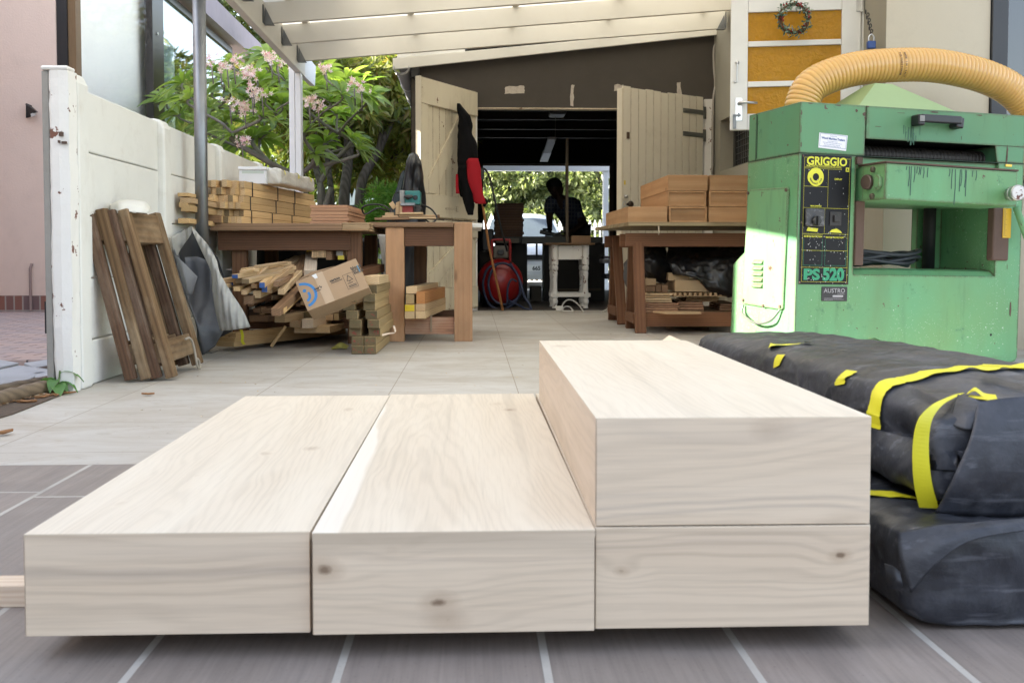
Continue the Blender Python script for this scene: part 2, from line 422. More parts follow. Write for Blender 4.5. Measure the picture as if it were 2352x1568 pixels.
T(B('driveway', MB().box(-6, 9.0, 16.204, 23.2, -0.1, -0.03), plain('sunlit grey driveway', (0.30, 0.29, 0.27), 0.9, var=0.3)), kind='structure')

def brickpave():
    m = N('pink brick paving'); g = m.n('NewGeometry'); p = g.outputs['Position']
    mp = m.n('Mapping'); mp.inputs['Rotation'].default_value = (0, 0, 0.10); m.l(p, mp.inputs[0])
    br = m.n('TexBrick'); br.inputs['Scale'].default_value = 1.0; br.inputs['Mortar Size'].default_value = 0.006; br.inputs['Brick Width'].default_value = 0.22; br.inputs['Row Height'].default_value = 0.11
    br.inputs['Color1'].default_value = (0.56, 0.41, 0.35, 1); br.inputs['Color2'].default_value = (0.42, 0.33, 0.32, 1); br.inputs['Mortar'].default_value = (0.12, 0.09, 0.08, 1); m.l(mp.outputs[0], br.inputs['Vector'])
    n1 = m.noise(p, 3, 6, 0.65); col = m.mix(m.mul(m.ramp(n1, 0.45, 0.7), 0.5), br.outputs['Color'], (0.36, 0.34, 0.36))
    m.bump(br.outputs['Fac'], -0.6, 0.006); return m.done(col, 0.85)
T(B('brick_paving', MB().box(-12, -1.86, 5.62, 10.39, -0.09, -0.012), brickpave()), kind='structure')
# flat stones between the paving and the log edging, each laid loose in the soil
SLATE = paint('pale flat stone', (0.46, 0.47, 0.49), 0.8, 0.35, 0.25, (0.2, 0.15, 0.12), bump=0.4, bscale=40)
st = [((-28, 868), (45, 852), (118, 862), (70, 884), (0, 902)), ((-60, 905), (-4, 890), (62, 889), (30, 912), (-40, 925)), ((55, 846), (110, 838), (118, 850), (80, 858)), ((-70, 850), (0, 838), (44, 846), (-20, 862), (-60, 868)), ((72, 870), (112, 866), (122, 880), (92, 892))]
for i, q in enumerate(st):
    pts = [fl(px, py, -0.02) for px, py in q]
    T(B('paving_stone', MB().prism(pts, (0, 0, 0.03)), SLATE, bevel=0.006),
      ['large pale flagstone behind the log edging, left of the peeling pillar', 'pale flagstone nearest the camera, beside the log edging', 'small pale flagstone at the brick paving edge by the pillar', 'pale flagstone at the left edge of the brick paving', 'small grey stone wedged at the foot of the peeling pillar'][i], 'stone', 'loose stones by the log edging')
LOGM = wood('weathered log', (0.20, 0.145, 0.09), (0.10, 0.07, 0.045), ring=9, vary=0.15)
for i, (a, b, r) in enumerate((((-60, 945), (132, 896), 0.030), ((-60, 922), (124, 885), 0.026))):
    p, q = fl(*a, 0.0), fl(*b, 0.0); p.z = r * 0.8; q.z = r * 0.8; p.y += i * 0.03
    k = [p.lerp(q, t / 12) + V(noise.noise((t * .7, i, 0)) * .008, noise.noise((t, i, 3)) * .01, noise.noise((t * .9, i, 5)) * .006) for t in range(13)]
    T(B('edging_log', MB().tube(k, [r * (1 + .15 * noise.noise((t * .8, i, 9))) for t in range(13)], 12), LOGM, smooth=True),
      ['thick weathered log edging nearest the tiled floor', 'thinner weathered log lying behind the front edging log'][i], 'log', 'log edging beside the paving')
# sand and soil strip under the edging
T(B('soil_strip', MB().prism([fl(-80, 985), fl(30, 952), fl(150, 905), fl(195, 889), fl(178, 868), fl(112, 842), fl(-90, 862)], (0, 0, 0.006)), plain('dark garden soil', (.10, .07, .05), .95, var=.6, scale=30, bump=.6)), kind='structure')
# leaf litter and wood chips nobody could count
def litter(name, n, fn, size, mat, label, cat, seed):
    r_ = random.Random(seed); mb = MB()
    for i in range(n):
        c = fn(r_); a = r_.uniform(0, 6.28); L = r_.uniform(*size); w = L * r_.uniform(.3, .6); d = V(_c(a), _s(a), r_.uniform(-.15, .25)); s_ = V(-_s(a), _c(a), r_.uniform(-.2, .2))
        mb.add([c - d * L * .5, c + s_ * w * .5 + V(0, 0, L * .12), c + d * L * .5, c - s_ * w * .5 + V(0, 0, L * .1)], [(0, 1, 2, 3)])
    return T(B(name, mb, mat), label, cat, kind='stuff')
litter('leaf_litter', 170, lambda r_: (lambda t, o: fl(-60, 945, 0).lerp(fl(185, 892, 0), t) + V(0, o, .009))(r_.random(), r_.gauss(-.02, .055)), (.012, .045), leafmat('dry leaf bits', [(.22, .10, .05), (.34, .2, .1), (.12, .07, .04), (.4, .3, .2)], .1, .9), 'dry leaf litter strewn along the log edging', 'leaf litter', 3)
def chip_at(r_):
    z = r_.choice((((-1.5, 5.5), (-.2, 6.6)), ((-.9, 5.6), (.3, 7.5)), ((.9, 6.7), (2.1, 8.0)), ((-1.4, 4.3), (1.0, 9.5)), ((-1.2, 3.2), (.6, 5.5))))
    return V(r_.uniform(z[0][0], z[1][0]), r_.uniform(z[0][1], z[1][1]), .003)
litter('wood_chips', 420, chip_at, (.004, .016), leafmat('wood chip', [(.5, .36, .2), (.62, .5, .33), (.3, .19, .1)], .05, .9), 'wood chips and shavings scattered thinly over the tiled floor', 'wood chips', 8)
# dead leaves, weed
DL = leafmat('dead leaf', [(0.26, 0.10, 0.05), (0.34, 0.17, 0.07), (0.16, 0.07, 0.04)], 0.1, 0.8)
def dead_leaf(px, py, L, ang, label, z=0.004):
    c = fl(px, py); mb = MB(); d = V(_c(ang), _s(ang), 0); n = V(-_s(ang), _c(ang), 0)
    mb.grid(5, 7, lambda u, v: c + d * (L * (v - .5)) + n * ((u - .5) * L * .5 * math.sin(math.pi * min(.98, max(.02, v))) ) + V(0, 0, z + .25 * L * ((u - .5) ** 2) * 2 + .12 * L * abs(v - .5)))
    return T(B('dead_leaf', mb, DL, solid=0.001), label, 'leaf', 'dead leaves on the floor')
for a in ((340, 909, .05, .1, 'curled rust-red dead leaf alone on the pale tiles'), (8, 1000, .07, 1.1, 'curled brown dead leaf at the left edge of the floor'), (62, 928, .07, .3, 'pale dead leaf on the soil in front of the log'), (96, 917, .06, 1.0, 'tan dead leaf in the middle of the log edging'),
          (128, 912, .05, 2.0, 'orange dead leaf under the weed by the pillar'), (160, 906, .05, .5, 'brown dead leaf right of the weed by the pillar'), (112, 912, .045, 2.6, 'small dry leaf against the log, beside the weed')): dead_leaf(*a)
wd = fl(132, 902); mb = MB()
for i in range(11):
    a = i * 2.4; L = rnd.uniform(.05, .11); d = V(_c(a), _s(a), 0); s0 = wd + d * .012 + V(0, 0, .03 + rnd.uniform(0, .05)); n = V(-_s(a), _c(a), 0)
    mb.grid(3, 6, lambda u, v: s0 + d * (L * v) + V(0, 0, .05 * v - .09 * v * v) + n * ((u - .5) * L * .55 * math.sin(math.pi * (0.04 + .93 * v))) + V(0, 0, abs(u - .5) * .012))
w_ = thing('weed', 'small green weed growing at the foot of the peeling pillar', 'plant', wd)
B('leaf_cluster', mb, leafmat('weed leaf', [(0.09, 0.20, 0.06), (0.13, 0.28, 0.08)], .35), w_, smooth=True)
B('stem', MB().tube([wd, wd + V(.01, .005, .09)], .004, 6), plain('weed stem', (.1, .16, .05), .6), w_)

# ---------------------------------------------------------------- boundary wall of precast panels
WX = -1.65
bw = thing('boundary_wall', 'low white precast panel wall running along the left of the yard', 'wall', (WX, 6.8, 0))
ys = [4.333, 5.51, 6.72, 8.00, 9.28]
for i, y in enumerate(ys):
    z = 1.315 if i == 0 else 1.275
    mb = MB(); mb.prism([(WX - .07, y - .06, 0), (WX + .035, y - .06, 0), (WX + .035, y - .06, z - .05), (WX + .015, y - .06, z - .008), (WX - .02, y - .06, z), (WX - .07, y - .06, z)], (0, .12, 0))
    B('post', mb, WHITE, bw, bevel=0.012)
zr = [0.0, 0.194, 0.459, 0.729, 1.0, 1.262]
for i in range(4):
    for k in range(5):
        off = 0.012 if k == 0 else 0.0
        mb = MB().box(WX - .045, WX + off, ys[i] + .061, ys[i + 1] - .061, zr[k] + .002, zr[k + 1] - .002)
        B('panel', mb, WHITE, bw, bevel=0.007)
gp = thing('gate_pillar', 'peeling white masonry pillar at the end of the boundary wall', 'pillar', (-1.66, 4.22, 0))
mb = MB(); nz = 40
prof = [(-1.702, 4.20), (-1.692, 4.19), (-1.66, 4.185), (-1.622, 4.19), (-1.618, 4.265), (-1.702, 4.265)]
def pil(u, v):
    i = u * len(prof); a = int(i) % len(prof); x, y = prof[a]; z = v * 1.30
    k = noise.noise((x * 9, y * 9, z * 5)) * .004 + noise.noise((x * 30, y * 30, z * 22)) * .0025
    low = max(0, .12 - z) * .25 * (0.5 + noise.noise((x * 20, z * 30, 2)))
    return V(x + k + (low if x < -1.67 else -low * .6), y + k + low * .5, z)
mb.grid(len(prof), nz, pil, cu=True)
mb.add([(x, y, 1.2995) for x, y in prof], [tuple(range(len(prof)))])
B('shaft', mb, OLDW, gp)
B('cap', MB().prism([(-1.730, 4.186, 1.3005), (-1.620, 4.186, 1.3005), (-1.620, 4.266, 1.3005), (-1.730, 4.266, 1.3005)], (0, 0, .018)), OLDW, gp, bevel=.008)
B('raw_edge', MB().box(-1.732, -1.7035, 4.20, 4.265, 0, 1.30), RAWP, gp, bevel=.006)
B('hinge_stub', MB().box(-1.655, -1.641, 4.172, 4.186, 1.035, 1.052).box(-1.66, -1.653, 4.172, 4.184, 1.008, 1.018).box(-1.645, -1.627, 4.172, 4.184, 1.004, 1.014), RUST, gp)
B('latch', MB().box(-1.74, -1.733, 4.21, 4.24, .24, .37), BLACKM, gp)
T(B('gate_post', MB().box(-1.77, -1.735, 3.73, 3.77, 0, 2.2), paint('pale green white paint', (.66, .72, .68), .5), bevel=.004), 'slim white gate post at the extreme left edge', 'post')
# ---------------------------------------------------------------- neighbour's pink house
nh = thing('house', 'pink plastered house with big dark framed windows behind the white wall', 'house', (-6.5, 12, 0))
HX = -3.95
B('wall', MB().box(-12, HX - .187, 10.4, 10.62, .15, 5.2), PINK, nh)
def plinth():
    m = N('brick plinth'); br = m.n('TexBrick', offset=0.0); br.inputs['Scale'].default_value = 1; br.inputs['Brick Width'].default_value = .085; br.inputs['Row Height'].default_value = .2; br.inputs['Mortar Size'].default_value = .008
    br.inputs['Color1'].default_value = (.24, .10, .07, 1); br.inputs['Color2'].default_value = (.15, .10, .10, 1); br.inputs['Mortar'].default_value = (.3, .26, .23, 1)
    g = m.n('NewGeometry'); sp = m.n('SeparateXYZ'); m.l(g.outputs['Position'], sp.inputs[0]); cb = m.n('CombineXYZ'); m.l(sp.outputs[0], cb.inputs[0]); m.l(sp.outputs[2], cb.inputs[1]); m.l(cb.outputs[0], br.inputs['Vector']); m.bump(br.outputs['Fac'], -.5, .008); return m.done(br.outputs['Color'], .85)
B('plinth', MB().box(-12, HX - .187, 10.385, 10.6, -.05, .148), plinth(), nh)
B('drain_pipe', MB().tube([(-4.42, 10.37, 0.0), (-4.42, 10.37, .42), (-4.41, 10.39, .47)], .014, 8), plain('weathered pipe', (.28, .2, .18), .7), nh)
REFLW = paint('cream wall in place of reflection', (.86, .82, .74), .8, .05, .05)  # pale wall standing in for the cream wall reflected in the pane
B('corner_frame', MB().box(HX - .185, HX - .082, 10.42, 10.56, .3, 5.2), BLACKM, nh)
B('timber_frame', MB().box(HX - .080, HX - .005, 10.44, 10.58, .3, 5.2), wood('brown frame timber', (.22, .14, .07), (.12, .07, .035), axis='Z'), nh)
def glassmat(name, tint, refl):
    m = N(name); gl = m.n('BsdfGlossy'); gl.inputs['Roughness'].default_value = .015; tr = m.n('BsdfTransparent'); tr.inputs[0].default_value = tint + (1,)
    lw = m.n('LayerWeight', i_Blend=.5); mr = m.n('MapRange'); mr.inputs[3].default_value = refl; mr.inputs[4].default_value = min(1, refl + (.05 if refl < .03 else .3)); m.l(lw.outputs['Facing'], mr.inputs[0])
    mx = m.n('MixShader'); m.l(mr.outputs[0], mx.inputs[0]); m.l(tr.outputs[0], mx.inputs[1]); m.l(gl.outputs[0], mx.inputs[2]); m.l(mx.outputs[0], m.out.inputs[0]); return m.mat
GL = glassmat('window glass', (1, 1, 1), .004); GL2 = glassmat('reflecting window glass', (.8, .9, .95), .22)
wf = B('window', MB().box(HX - .06, HX + .04, 12.77, 13.22, .8, 4.05).box(HX - .05, HX + .03, 10.6, 12.769, 3.87, 3.97).box(HX - .05, HX + .03, 13.221, 17.0, 3.84, 3.94).box(HX - .05, HX + .03, 10.6, 17, .72, .8), plain('dark brown window frame', (.028, .02, .018), .35), nh, bevel=.004)
B('pane', MB().box(HX - .012, HX, 10.6, 12.77, .8, 3.87), GL, wf)
B('pane', MB().box(HX - .012, HX, 13.22, 17.0, .8, 3.84), GL2, wf)
B('mullion_bolt', MB().cyl((HX + .04, 12.95, 3.3), (HX + .05, 12.95, 3.3), .02).cyl((HX + .04, 12.95, 2.4), (HX + .05, 12.95, 2.4), .02).cyl((HX + .04, 12.95, 1.6), (HX + .05, 12.95, 1.6), .02), STEEL, wf)
B('eave', MB().box(HX - .3, HX + .18, 12.6, 19.0, 3.98, 4.32), paint('mauve fascia', (.33, .27, .31), .6), nh)
B('inner_wall', MB().box(HX - .20, HX - .14, 10.7, 14.3, 0, 3.85), REFLW, nh)  # put close behind the pane in place of a cream reflection
B('low_wall', MB().box(HX - .2, HX - .02, 10.6, 19, -.05, .715), PINK, nh)
lp = B('wall_lamp', MB().prism([at(62, 238, 10.38), at(74, 243, 10.38), at(74, 268, 10.38), at(62, 272, 10.38)], (0, -.03, 0)).prism([at(62, 240, 10.35), at(75, 246, 10.35), at(88, 258, 10.28), at(74, 266, 10.35)], (0, -.05, 0)), BLACKM, nh, bevel=.004)
B('lens', MB().prism([at(71, 262, 10.28), at(85, 257, 10.28), at(83, 265, 10.28), at(73, 269, 10.28)], (0, -.012, 0)), plain('milky lens', (.5, .5, .48), .3), lp)
# added unseen block: shades the yard, lets one band of low sun through
ob = thing('house', 'plain pink block added out of view left of the yard to shade it', 'house', (-5.6, 2, 0))
B('wall', MB().box(-10, -4.45, -9.0, 1.7, -.05, 4.4).box(-10, -4.451, 1.701, 4.3, -.05, 3.08).box(-10, -4.45, 4.301, 8.1, -.05, 4.4).box(-11, -6.6, 8.101, 10.38, -.05, 5.4), PINK, ob)

T(B('added_back_wall', MB().box(-4.4, 9, -4.4, -4.2, -.05, 1.5), BEIGE), 'beige wall added out of view behind the camera to dim the light', 'wall')  # unseen wall added to dim the light on the beam fronts
# ---------------------------------------------------------------- right-hand house
GX = 2.42; CY = 5.93
hs = thing('house', 'cream plastered house on the right with an amber glazed half door', 'house', (4.5, 7, 0))
def holed(mb, x, y0, y1, z0, z1, a0, a1, b0, b1, th=.22):     # wall on plane x=const facing -X with one opening
    mb.box(x, x + th, y0, a0, z0, z1).box(x, x + th, a1, y1, z0, z1).box(x, x + th, a0, a1, z0, b0).box(x, x + th, a0, a1, b1, z1)
mb = MB(); holed(mb, GX, 7.20, 10.42, 0, 4.6, 8.86, 9.92, 1.37, 1.86); mb.box(GX, GX + .22, CY + .001, 6.30, 0, 4.6)
mb.box(GX, GX + .22, 6.30, 7.20, 0, .28)
B('wall', mb, BEIGESH, hs)
mb = MB(); mb.box(GX + .001, 3.04, CY, CY + .22, 0, 4.6).box(3.04, 8, CY, CY + .22, 0, .9).box(4.4, 8, CY, CY + .22, .9, 4.6).box(3.04, 4.4, CY, CY + .22, 2.6, 4.6)
B('wall', mb, BEIGE, hs)
B('inner_wall', MB().box(2.70, 2.74, 6.16, 10.3, 0, 4.4).box(2.745, 6, 6.5, 6.54, 0, 4.4), plain('dim interior', (.04, .036, .03), .9), hs)
w2 = B('window', MB().box(GX + .13, GX + .17, 8.86, 8.91, 1.37, 1.86).box(GX + .13, GX + .17, 9.84, 9.92, 1.37, 1.86).box(GX + .13, GX + .17, 8.911, 9.839, 1.37, 1.42).box(GX + .13, GX + .17, 8.911, 9.839, 1.81, 1.86), plain('dark window steel', (.03, .03, .028), .5), hs)
mb = MB()
for k in range(14): mb.box(GX + .145, GX + .15, 8.94 + k * .066, 8.944 + k * .066, 1.42, 1.81)
for k in range(6): mb.box(GX + .139, GX + .144, 8.911, 9.839, 1.47 + k * .06, 1.474 + k * .06)
B('wire_mesh', mb, GALV, w2)
B('pane', MB().box(GX + .155, GX + .16, 8.911, 9.839, 1.42, 1.81), plain('dark glass', (.012, .013, .012), .1), w2)
w3 = B('window', MB().box(3.045, 3.14, CY - .02, CY + .1, .9, 2.6).box(3.141, 4.4, CY - .02, CY + .1, .9, .98).box(3.141, 4.4, CY - .02, CY + .1, 2.52, 2.6).box(3.30, 3.36, CY - .015, CY + .09, .981, 2.519), plain('charcoal window frame', (.035, .037, .042), .45), hs, bevel=.004)
B('pane', MB().box(3.141, 4.4, CY + .04, CY + .05, .981, 2.519), glassmat('dark window glass', (.10, .11, .11), .1), w3)
B('door_frame', MB().box(GX - .012, GX + .10, 6.275, 6.345, .28, 3.4).box(GX - .012, GX + .1, 7.13, 7.2, .28, 3.4).box(GX - .012, GX + .1, 6.346, 7.129, 3.3, 3.4), PAINTW, hs)
B('door', MB().box(GX + .03, GX + .07, 6.35, 7.125, .29, 1.30), PAINTW, hs, bevel=.003)
# the open upper leaf: hinge at the near jamb, free edge to the left
hp, fp = V(GX - .015, 6.29, 0), V(1.63, 6.43, 0)
dx = (fp - hp).normalized(); dn = V(dx.y, -dx.x, 0)
if dn.y > 0: dn = -dn
def DL_(a, b, z0, z1, d0=-.02, d1=.02):
    mb = MB(); c = hp + dx * ((a + b) / 2) + V(0, 0, (z0 + z1) / 2) + dn * ((d0 + d1) / 2)
    return mb.obox(c, (dx, dn, V(0, 0, 1)), ((b - a) / 2, abs(d1 - d0) / 2, (z1 - z0) / 2))
LW = (fp - hp).length
mb = DL_(.0, .115, 1.345, 3.35).merge(DL_(LW - .105, LW, 1.345, 3.35))
zb = [(1.345, 1.44), (1.620, 1.652), (1.868, 1.90), (2.10, 2.135), (2.36, 2.392), (2.62, 2.652), (2.88, 2.912), (3.25, 3.35)]
zb = [(1.345, 1.445), (1.612, 1.646), (1.862, 1.896), (2.075, 2.20), (2.46, 2.49), (2.72, 2.75), (2.98, 3.01), (3.25, 3.35)]
for z0, z1 in zb: mb.merge(DL_(.116, LW - .106, z0, z1, -.018, .018))
dr = B('half_door', mb, PAINTW, hs, bevel=.004)
def amber():
    m = N('amber hammered glass'); v = m.coords((1, 1, 1)); n1 = m.noise(v, 42, 3, .5, .6); n2 = m.noise(v, 5, 3)
    m.done(m.mix(m.ramp(n1, .3, .7), m.mix(n2, (.70, .45, .04), (.56, .34, .025)), (.44, .26, .018)), .16, spec=.6); m.bump(n1, .8, .02)
    tl = m.n('BsdfTranslucent'); tl.inputs[0].default_value = (.95, .62, .05, 1); mx = m.n('MixShader', i_0=.55); m.l(m.b.outputs[0], mx.inputs[1]); m.l(tl.outputs[0], mx.inputs[2]); m.l(mx.outputs[0], m.out.inputs[0]); return m.mat
AMB = amber()
for i in range(len(zb) - 1): B('pane', DL_(.116, LW - .106, zb[i][1], zb[i + 1][0], -.004, .004), AMB, dr)
def dp(a, z, d=.022): return hp + dx * a + V(0, 0, z) + dn * d
a0 = LW - .052
B('lock_plate', DL_(a0 - .022, a0 + .022, 1.40, 1.545, .021, .025), STEEL, dr, bevel=.002)
B('keyhole', DL_(a0 - .004, a0 + .004, 1.425, 1.45, .0255, .0265), BLACKM, dr)
B('handle', MB().tube([dp(a0, 1.51, .02), dp(a0, 1.51, .06), dp(a0 - .03, 1.511, .065), dp(a0 - .11, 1.506, .06)], [.011, .009, .009, .007], 10), STEEL, dr, smooth=True)
B('bolt', DL_(a0 + .016, a0 + .036, 1.352, 1.43, .021, .03).merge(DL_(a0 - .012, a0 + .036, 1.43, 1.442, .021, .034)), GALV, dr, bevel=.002)
B('hook', MB().tube([dp(a0 + .012, 1.765), dp(a0 + .012, 1.765, .03)], .012, 10).tube(bez([dp(a0 + .012, 1.765, .03), dp(a0 + .015, 1.70, .03), dp(a0 + .015, 1.65, .03), dp(a0 + .024, 1.64, .03), dp(a0 + .03, 1.65, .03)], 5), .004, 6), STEEL, dr, smooth=True)
B('hinge', MB().box(GX - .05, GX - .013, 6.262, 6.274, 2.06, 2.18).cyl((GX - .018, 6.262, 2.055), (GX - .018, 6.262, 2.185), .009), paint('painted hinge', (.6, .6, .58), .4), dr)
mb = MB()
m_ = V(GX - .02, 6.02, 1.9)
pk = thing('padlock', 'blue padlock hanging on a chain by the amber half door', 'padlock', at(2001, 100, 6.02))
pz = at(2001, 97, 6.0)
B('lock_body', MB().box(pz.x - .025, pz.x + .025, pz.y - .015, pz.y + .015, pz.z - .04, pz.z + .005), plain('blue lock casing', (.01, .05, .22), .35), pk, bevel=.006)
B('shackle', MB().tube(bez([pz + V(-.015, 0, .005), pz + V(-.015, 0, .03), pz + V(0, 0, .045), pz + V(.015, 0, .03), pz + V(.015, 0, .005)], 5), .004, 8), STEEL, pk, smooth=True)
mb = MB()
for k in range(9):
    c = pz + V(-.012 * k / 3 + .01 * (k % 2), .01, .05 + .016 * k); a = V(1, 0, 0) if k % 2 else V(0, 1, 0)
    mb.tube([c + a * (.007 * _c(t)) + V(0, 0, .011 * _s(t)) for t in [i * math.pi / 4 for i in range(9)]], .003, 6)
B('chain', mb, plain('dark chain', (.06, .06, .06), .4, .8), pk, smooth=True)
# wreath
wc = at(1823, 43, 6.28); wr = thing('wreath', 'small round wreath of twigs, leaves and red berries hanging on the amber glass', 'wreath', wc)
mb = MB()
for k in range(5):
    mb.tube([wc + V((.088 + .008 * _s(3 * t + k)) * _c(t), .006 * _s(5 * t + k * 2), (.088 + .008 * _c(4 * t + k)) * _s(t)) for t in [i * 2 * math.pi / 36 for i in range(37)]], .005, 6)
B('twig_ring', mb, plain('brown twigs', (.14, .06, .03), .8), wr, smooth=True)
mb = MB(); mb2 = MB()
for k in range(260):
    t = rnd.uniform(0, 6.283); r = .088 + rnd.uniform(-.02, .02); c = wc + V(r * _c(t), -.008 + rnd.uniform(-.015, .01), r * _s(t)); d = V(rnd.gauss(0, 1), rnd.gauss(0, .5), rnd.gauss(0, 1)).normalized(); n = d.orthogonal().normalized(); L = rnd.uniform(.02, .036)
    mb.add([c, c + d * L * .5 + n * L * .28, c + d * L, c + d * L * .5 - n * L * .28], [(0, 1, 2, 3)])
for k in range(34):
    t = rnd.uniform(0, 6.283); r = .088 + rnd.uniform(-.016, .016); c = wc + V(r * _c(t), -.016, r * _s(t)); q = rnd.uniform(.004, .007)
    mb2.lathe([(.001, -q), (q * .8, -q * .6), (q, 0), (q * .8, q * .6), (.001, q)], c, n=7)
B('leaves', mb, leafmat('wreath leaf', [(.02, .07, .045), (.05, .12, .07), (.35, .42, .34), (.03, .10, .06)], .1), wr)
B('berries', mb2, plain('red berry', (.28, .02, .02), .25), wr, smooth=True)
B('cord', MB().tube([wc + V(0, 0, .09), wc + V(0, -.01, .17)], .002, 5), plain('gold cord', (.5, .35, .1), .6), wr)
# ---------------------------------------------------------------- garage
ga = thing('garage', 'garage with charcoal front wall and open cream timber doors at the end of the yard', 'garage', (1, 13, 0))
GY = 10.2
def roofz(x): return 2.475 + (x + .6) * .108
mb = MB()
mb.prism([(-.6, GY, 2.022), (2.42, GY, 2.022), (2.42, GY, roofz(2.42)), (-.6, GY, roofz(-.6))], (0, .2, 0))
mb.box(-.6, .0, GY, GY + .2, 0, 2.021).box(2.415, 2.419, GY, GY + .2, 0, 2.021)
B('wall', mb, DARKP, ga)
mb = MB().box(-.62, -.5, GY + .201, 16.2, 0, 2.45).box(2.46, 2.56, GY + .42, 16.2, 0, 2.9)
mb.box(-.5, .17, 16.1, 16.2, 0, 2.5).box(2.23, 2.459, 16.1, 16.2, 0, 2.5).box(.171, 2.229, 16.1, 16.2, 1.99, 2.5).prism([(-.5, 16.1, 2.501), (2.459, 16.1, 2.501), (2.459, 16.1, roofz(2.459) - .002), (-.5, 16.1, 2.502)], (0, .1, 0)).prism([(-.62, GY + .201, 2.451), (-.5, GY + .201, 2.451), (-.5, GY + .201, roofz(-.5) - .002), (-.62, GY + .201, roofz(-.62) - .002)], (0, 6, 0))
B('inner_wall', mb, NEARBLK, ga)
B('roof', MB().prism([(-.75, GY - .05, roofz(-.75)), (2.43, GY - .05, roofz(2.43)), (2.43, GY - .05, roofz(2.43) + .05), (-.75, GY - .05, roofz(-.75) + .05)], (0, 6.4, 0)), NEARBLK, ga)
for k, y in enumerate((10.9, 11.9, 12.9, 13.9, 14.9)): B('roof_purlin', MB().box(-.499, 2.459, y, y + .06, 2.26, 2.36), DWOOD, ga)
B('fascia', MB().prism([at(902, 160, GY - .1), at(1650, 80, GY - .1), at(1650, 63, GY - .1), at(902, 134, GY - .1)], (0, .03, 0)), PERG, ga, bevel=.004)
B('fascia', MB().prism([at(912, 136, GY - .065), at(1068, 122, GY - .065), at(1068, 106, GY - .065), at(912, 118, GY - .065)], (0, .03, 0)), PAINTW, ga, bevel=.003)
B('lintel_edge', MB().box(.051, 2.30, GY - .006, GY + .1, 2.008, 2.0205), CREAMD, ga)
B('door_frame', MB().box(.0, .05, GY - .03, GY + .15, 0, 2.02).box(2.318, 2.412, GY - .04, GY + .1, 0, 2.11), OLDW, ga, bevel=.004)
for q in (((1160, 199), (1205, 198), (1205, 216), (1160, 217)), ((1310, 195), (1317, 195), (1316, 243), (1308, 243)), ((1411, 195), (1432, 195), (1432, 209), (1411, 210)), ((1555, 189), (1563, 190), (1564, 216), (1554, 216))):
    pts = [at(px + rnd.uniform(-1.5, 1.5), py + rnd.uniform(-1, 1), GY) for px, py in q]; pp = []
    for i in range(4):
        for k in range(5): p = pts[i].lerp(pts[(i + 1) % 4], k / 5); pp.append(p + V(rnd.uniform(-.006, .006), 0, rnd.uniform(-.006, .006)))
    B('plaster_scar', MB().prism(pp, (0, -.004, 0)), SCAR, ga)
B('conduit', MB().tube(bez([at(1655, 80, GY - .03), at(1648, 98, GY - .03), at(1640, 112, GY - .03), at(1640, 160, GY - .03), at(1643, 195, GY - .03), at(1638, 240, GY - .06), at(1636, 400, GY - .06)]), .012, 8), plain('grey conduit', (.36, .33, .29), .6), ga, smooth=True)
# gutter on the garage's left eave
mb = MB(); gx, gz = -.69, 2.40
mb.grid(13, 2, lambda u, v: V(gx + .075 * _c(math.pi + u * math.pi), 10.06 + 5.5 * v, gz + .075 * _s(math.pi + u * math.pi)))
gu = B('gutter', mb, GREYG, ga, smooth=True, solid=.004)
for y in (10.08, 11.1, 12.1, 13.1, 14.1, 15.1): B('gutter_bracket', MB().grid(13, 2, lambda u, v: V(gx + .081 * _c(math.pi + u * math.pi), y + .035 * v, gz + .081 * _s(math.pi + u * math.pi))), PAINTW, gu, solid=.004)
B('barge_end', MB().box(-.60, -.52, 10.12, 10.19, 2.30, 2.40), BLACKM, ga)
# doors
def leaf(hp, fp):
    hp = Vector(hp); fp = Vector(fp); d = (fp - hp).normalized(); n = V(-d.y, d.x, 0)
    if n.y > 0: n = -n
    def bx(a, b, z0, z1, d0, d1, mb=None, sh=0.0):
        mb = mb or MB(); return mb.obox(hp + d * ((a + b) / 2) + V(0, 0, (z0 + z1) / 2) + n * ((d0 + d1) / 2), (d, n, V(0, 0, 1)), ((b - a) / 2, abs(d1 - d0) / 2, (z1 - z0) / 2))
    def pt(a, z, dd=0.0): return hp + d * a + V(0, 0, z) + n * dd
    return bx, pt, (fp - hp).length, n, d
bx, pt, L, n, d = leaf((.035, 10.16, 0), (-.475, 9.27, 0))
LDN, LDD = n, d
DBACK = paint('plain cream door edge', (.66, .60, .47), .55, .06, .1)
for (zb0, zb1, kind) in ((.895, 2.165, 'upper'), (.03, .885, 'lower')):
    mb = MB(); nb = 9
    for i in range(nb):
        a = L * i / nb; bx(a + .0015, a + L / nb - .0015, zb0 + rnd.uniform(-.004, .004), zb1 + rnd.uniform(-.012, .004), -.025, .0, mb)
    dl = B('door', mb, CREAMD, ga, bevel=.003)
    mb = bx(.0, L, zb1 - .24 if kind == 'upper' else zb1 - .16, zb1 - .005, .001, .024); bx(.0, L, zb0 + .01, zb0 + .22, .001, .024, mb); bx(L - .115, L, zb0 + .221, zb1 - (.241 if kind == 'upper' else .161), .001, .024, mb)
    B('ledge', mb, CREAMD, dl, bevel=.004)
    zt = zb1 - (.25 if kind == 'upper' else .17); z0 = zb0 + .225
    mb = MB().prism([pt(.16, zt, .001), pt(.33, zt, .001), pt(L - .12, z0 + .13, .001), pt(L - .12, z0, .001), pt(L - .24, z0, .001)], n * .020)
    B('brace', mb, CREAMD, dl, bevel=.004)
    B('edge_strip', bx(L + .001, L + .02, zb0, zb1, -.03, .024), DBACK, dl, bevel=.002)
    if kind == 'upper': B('latch', bx(.42, .62, .985, 1.0, .025, .033).merge(bx(.40, .43, .97, 1.02, .025, .035)), CREAMD, dl)
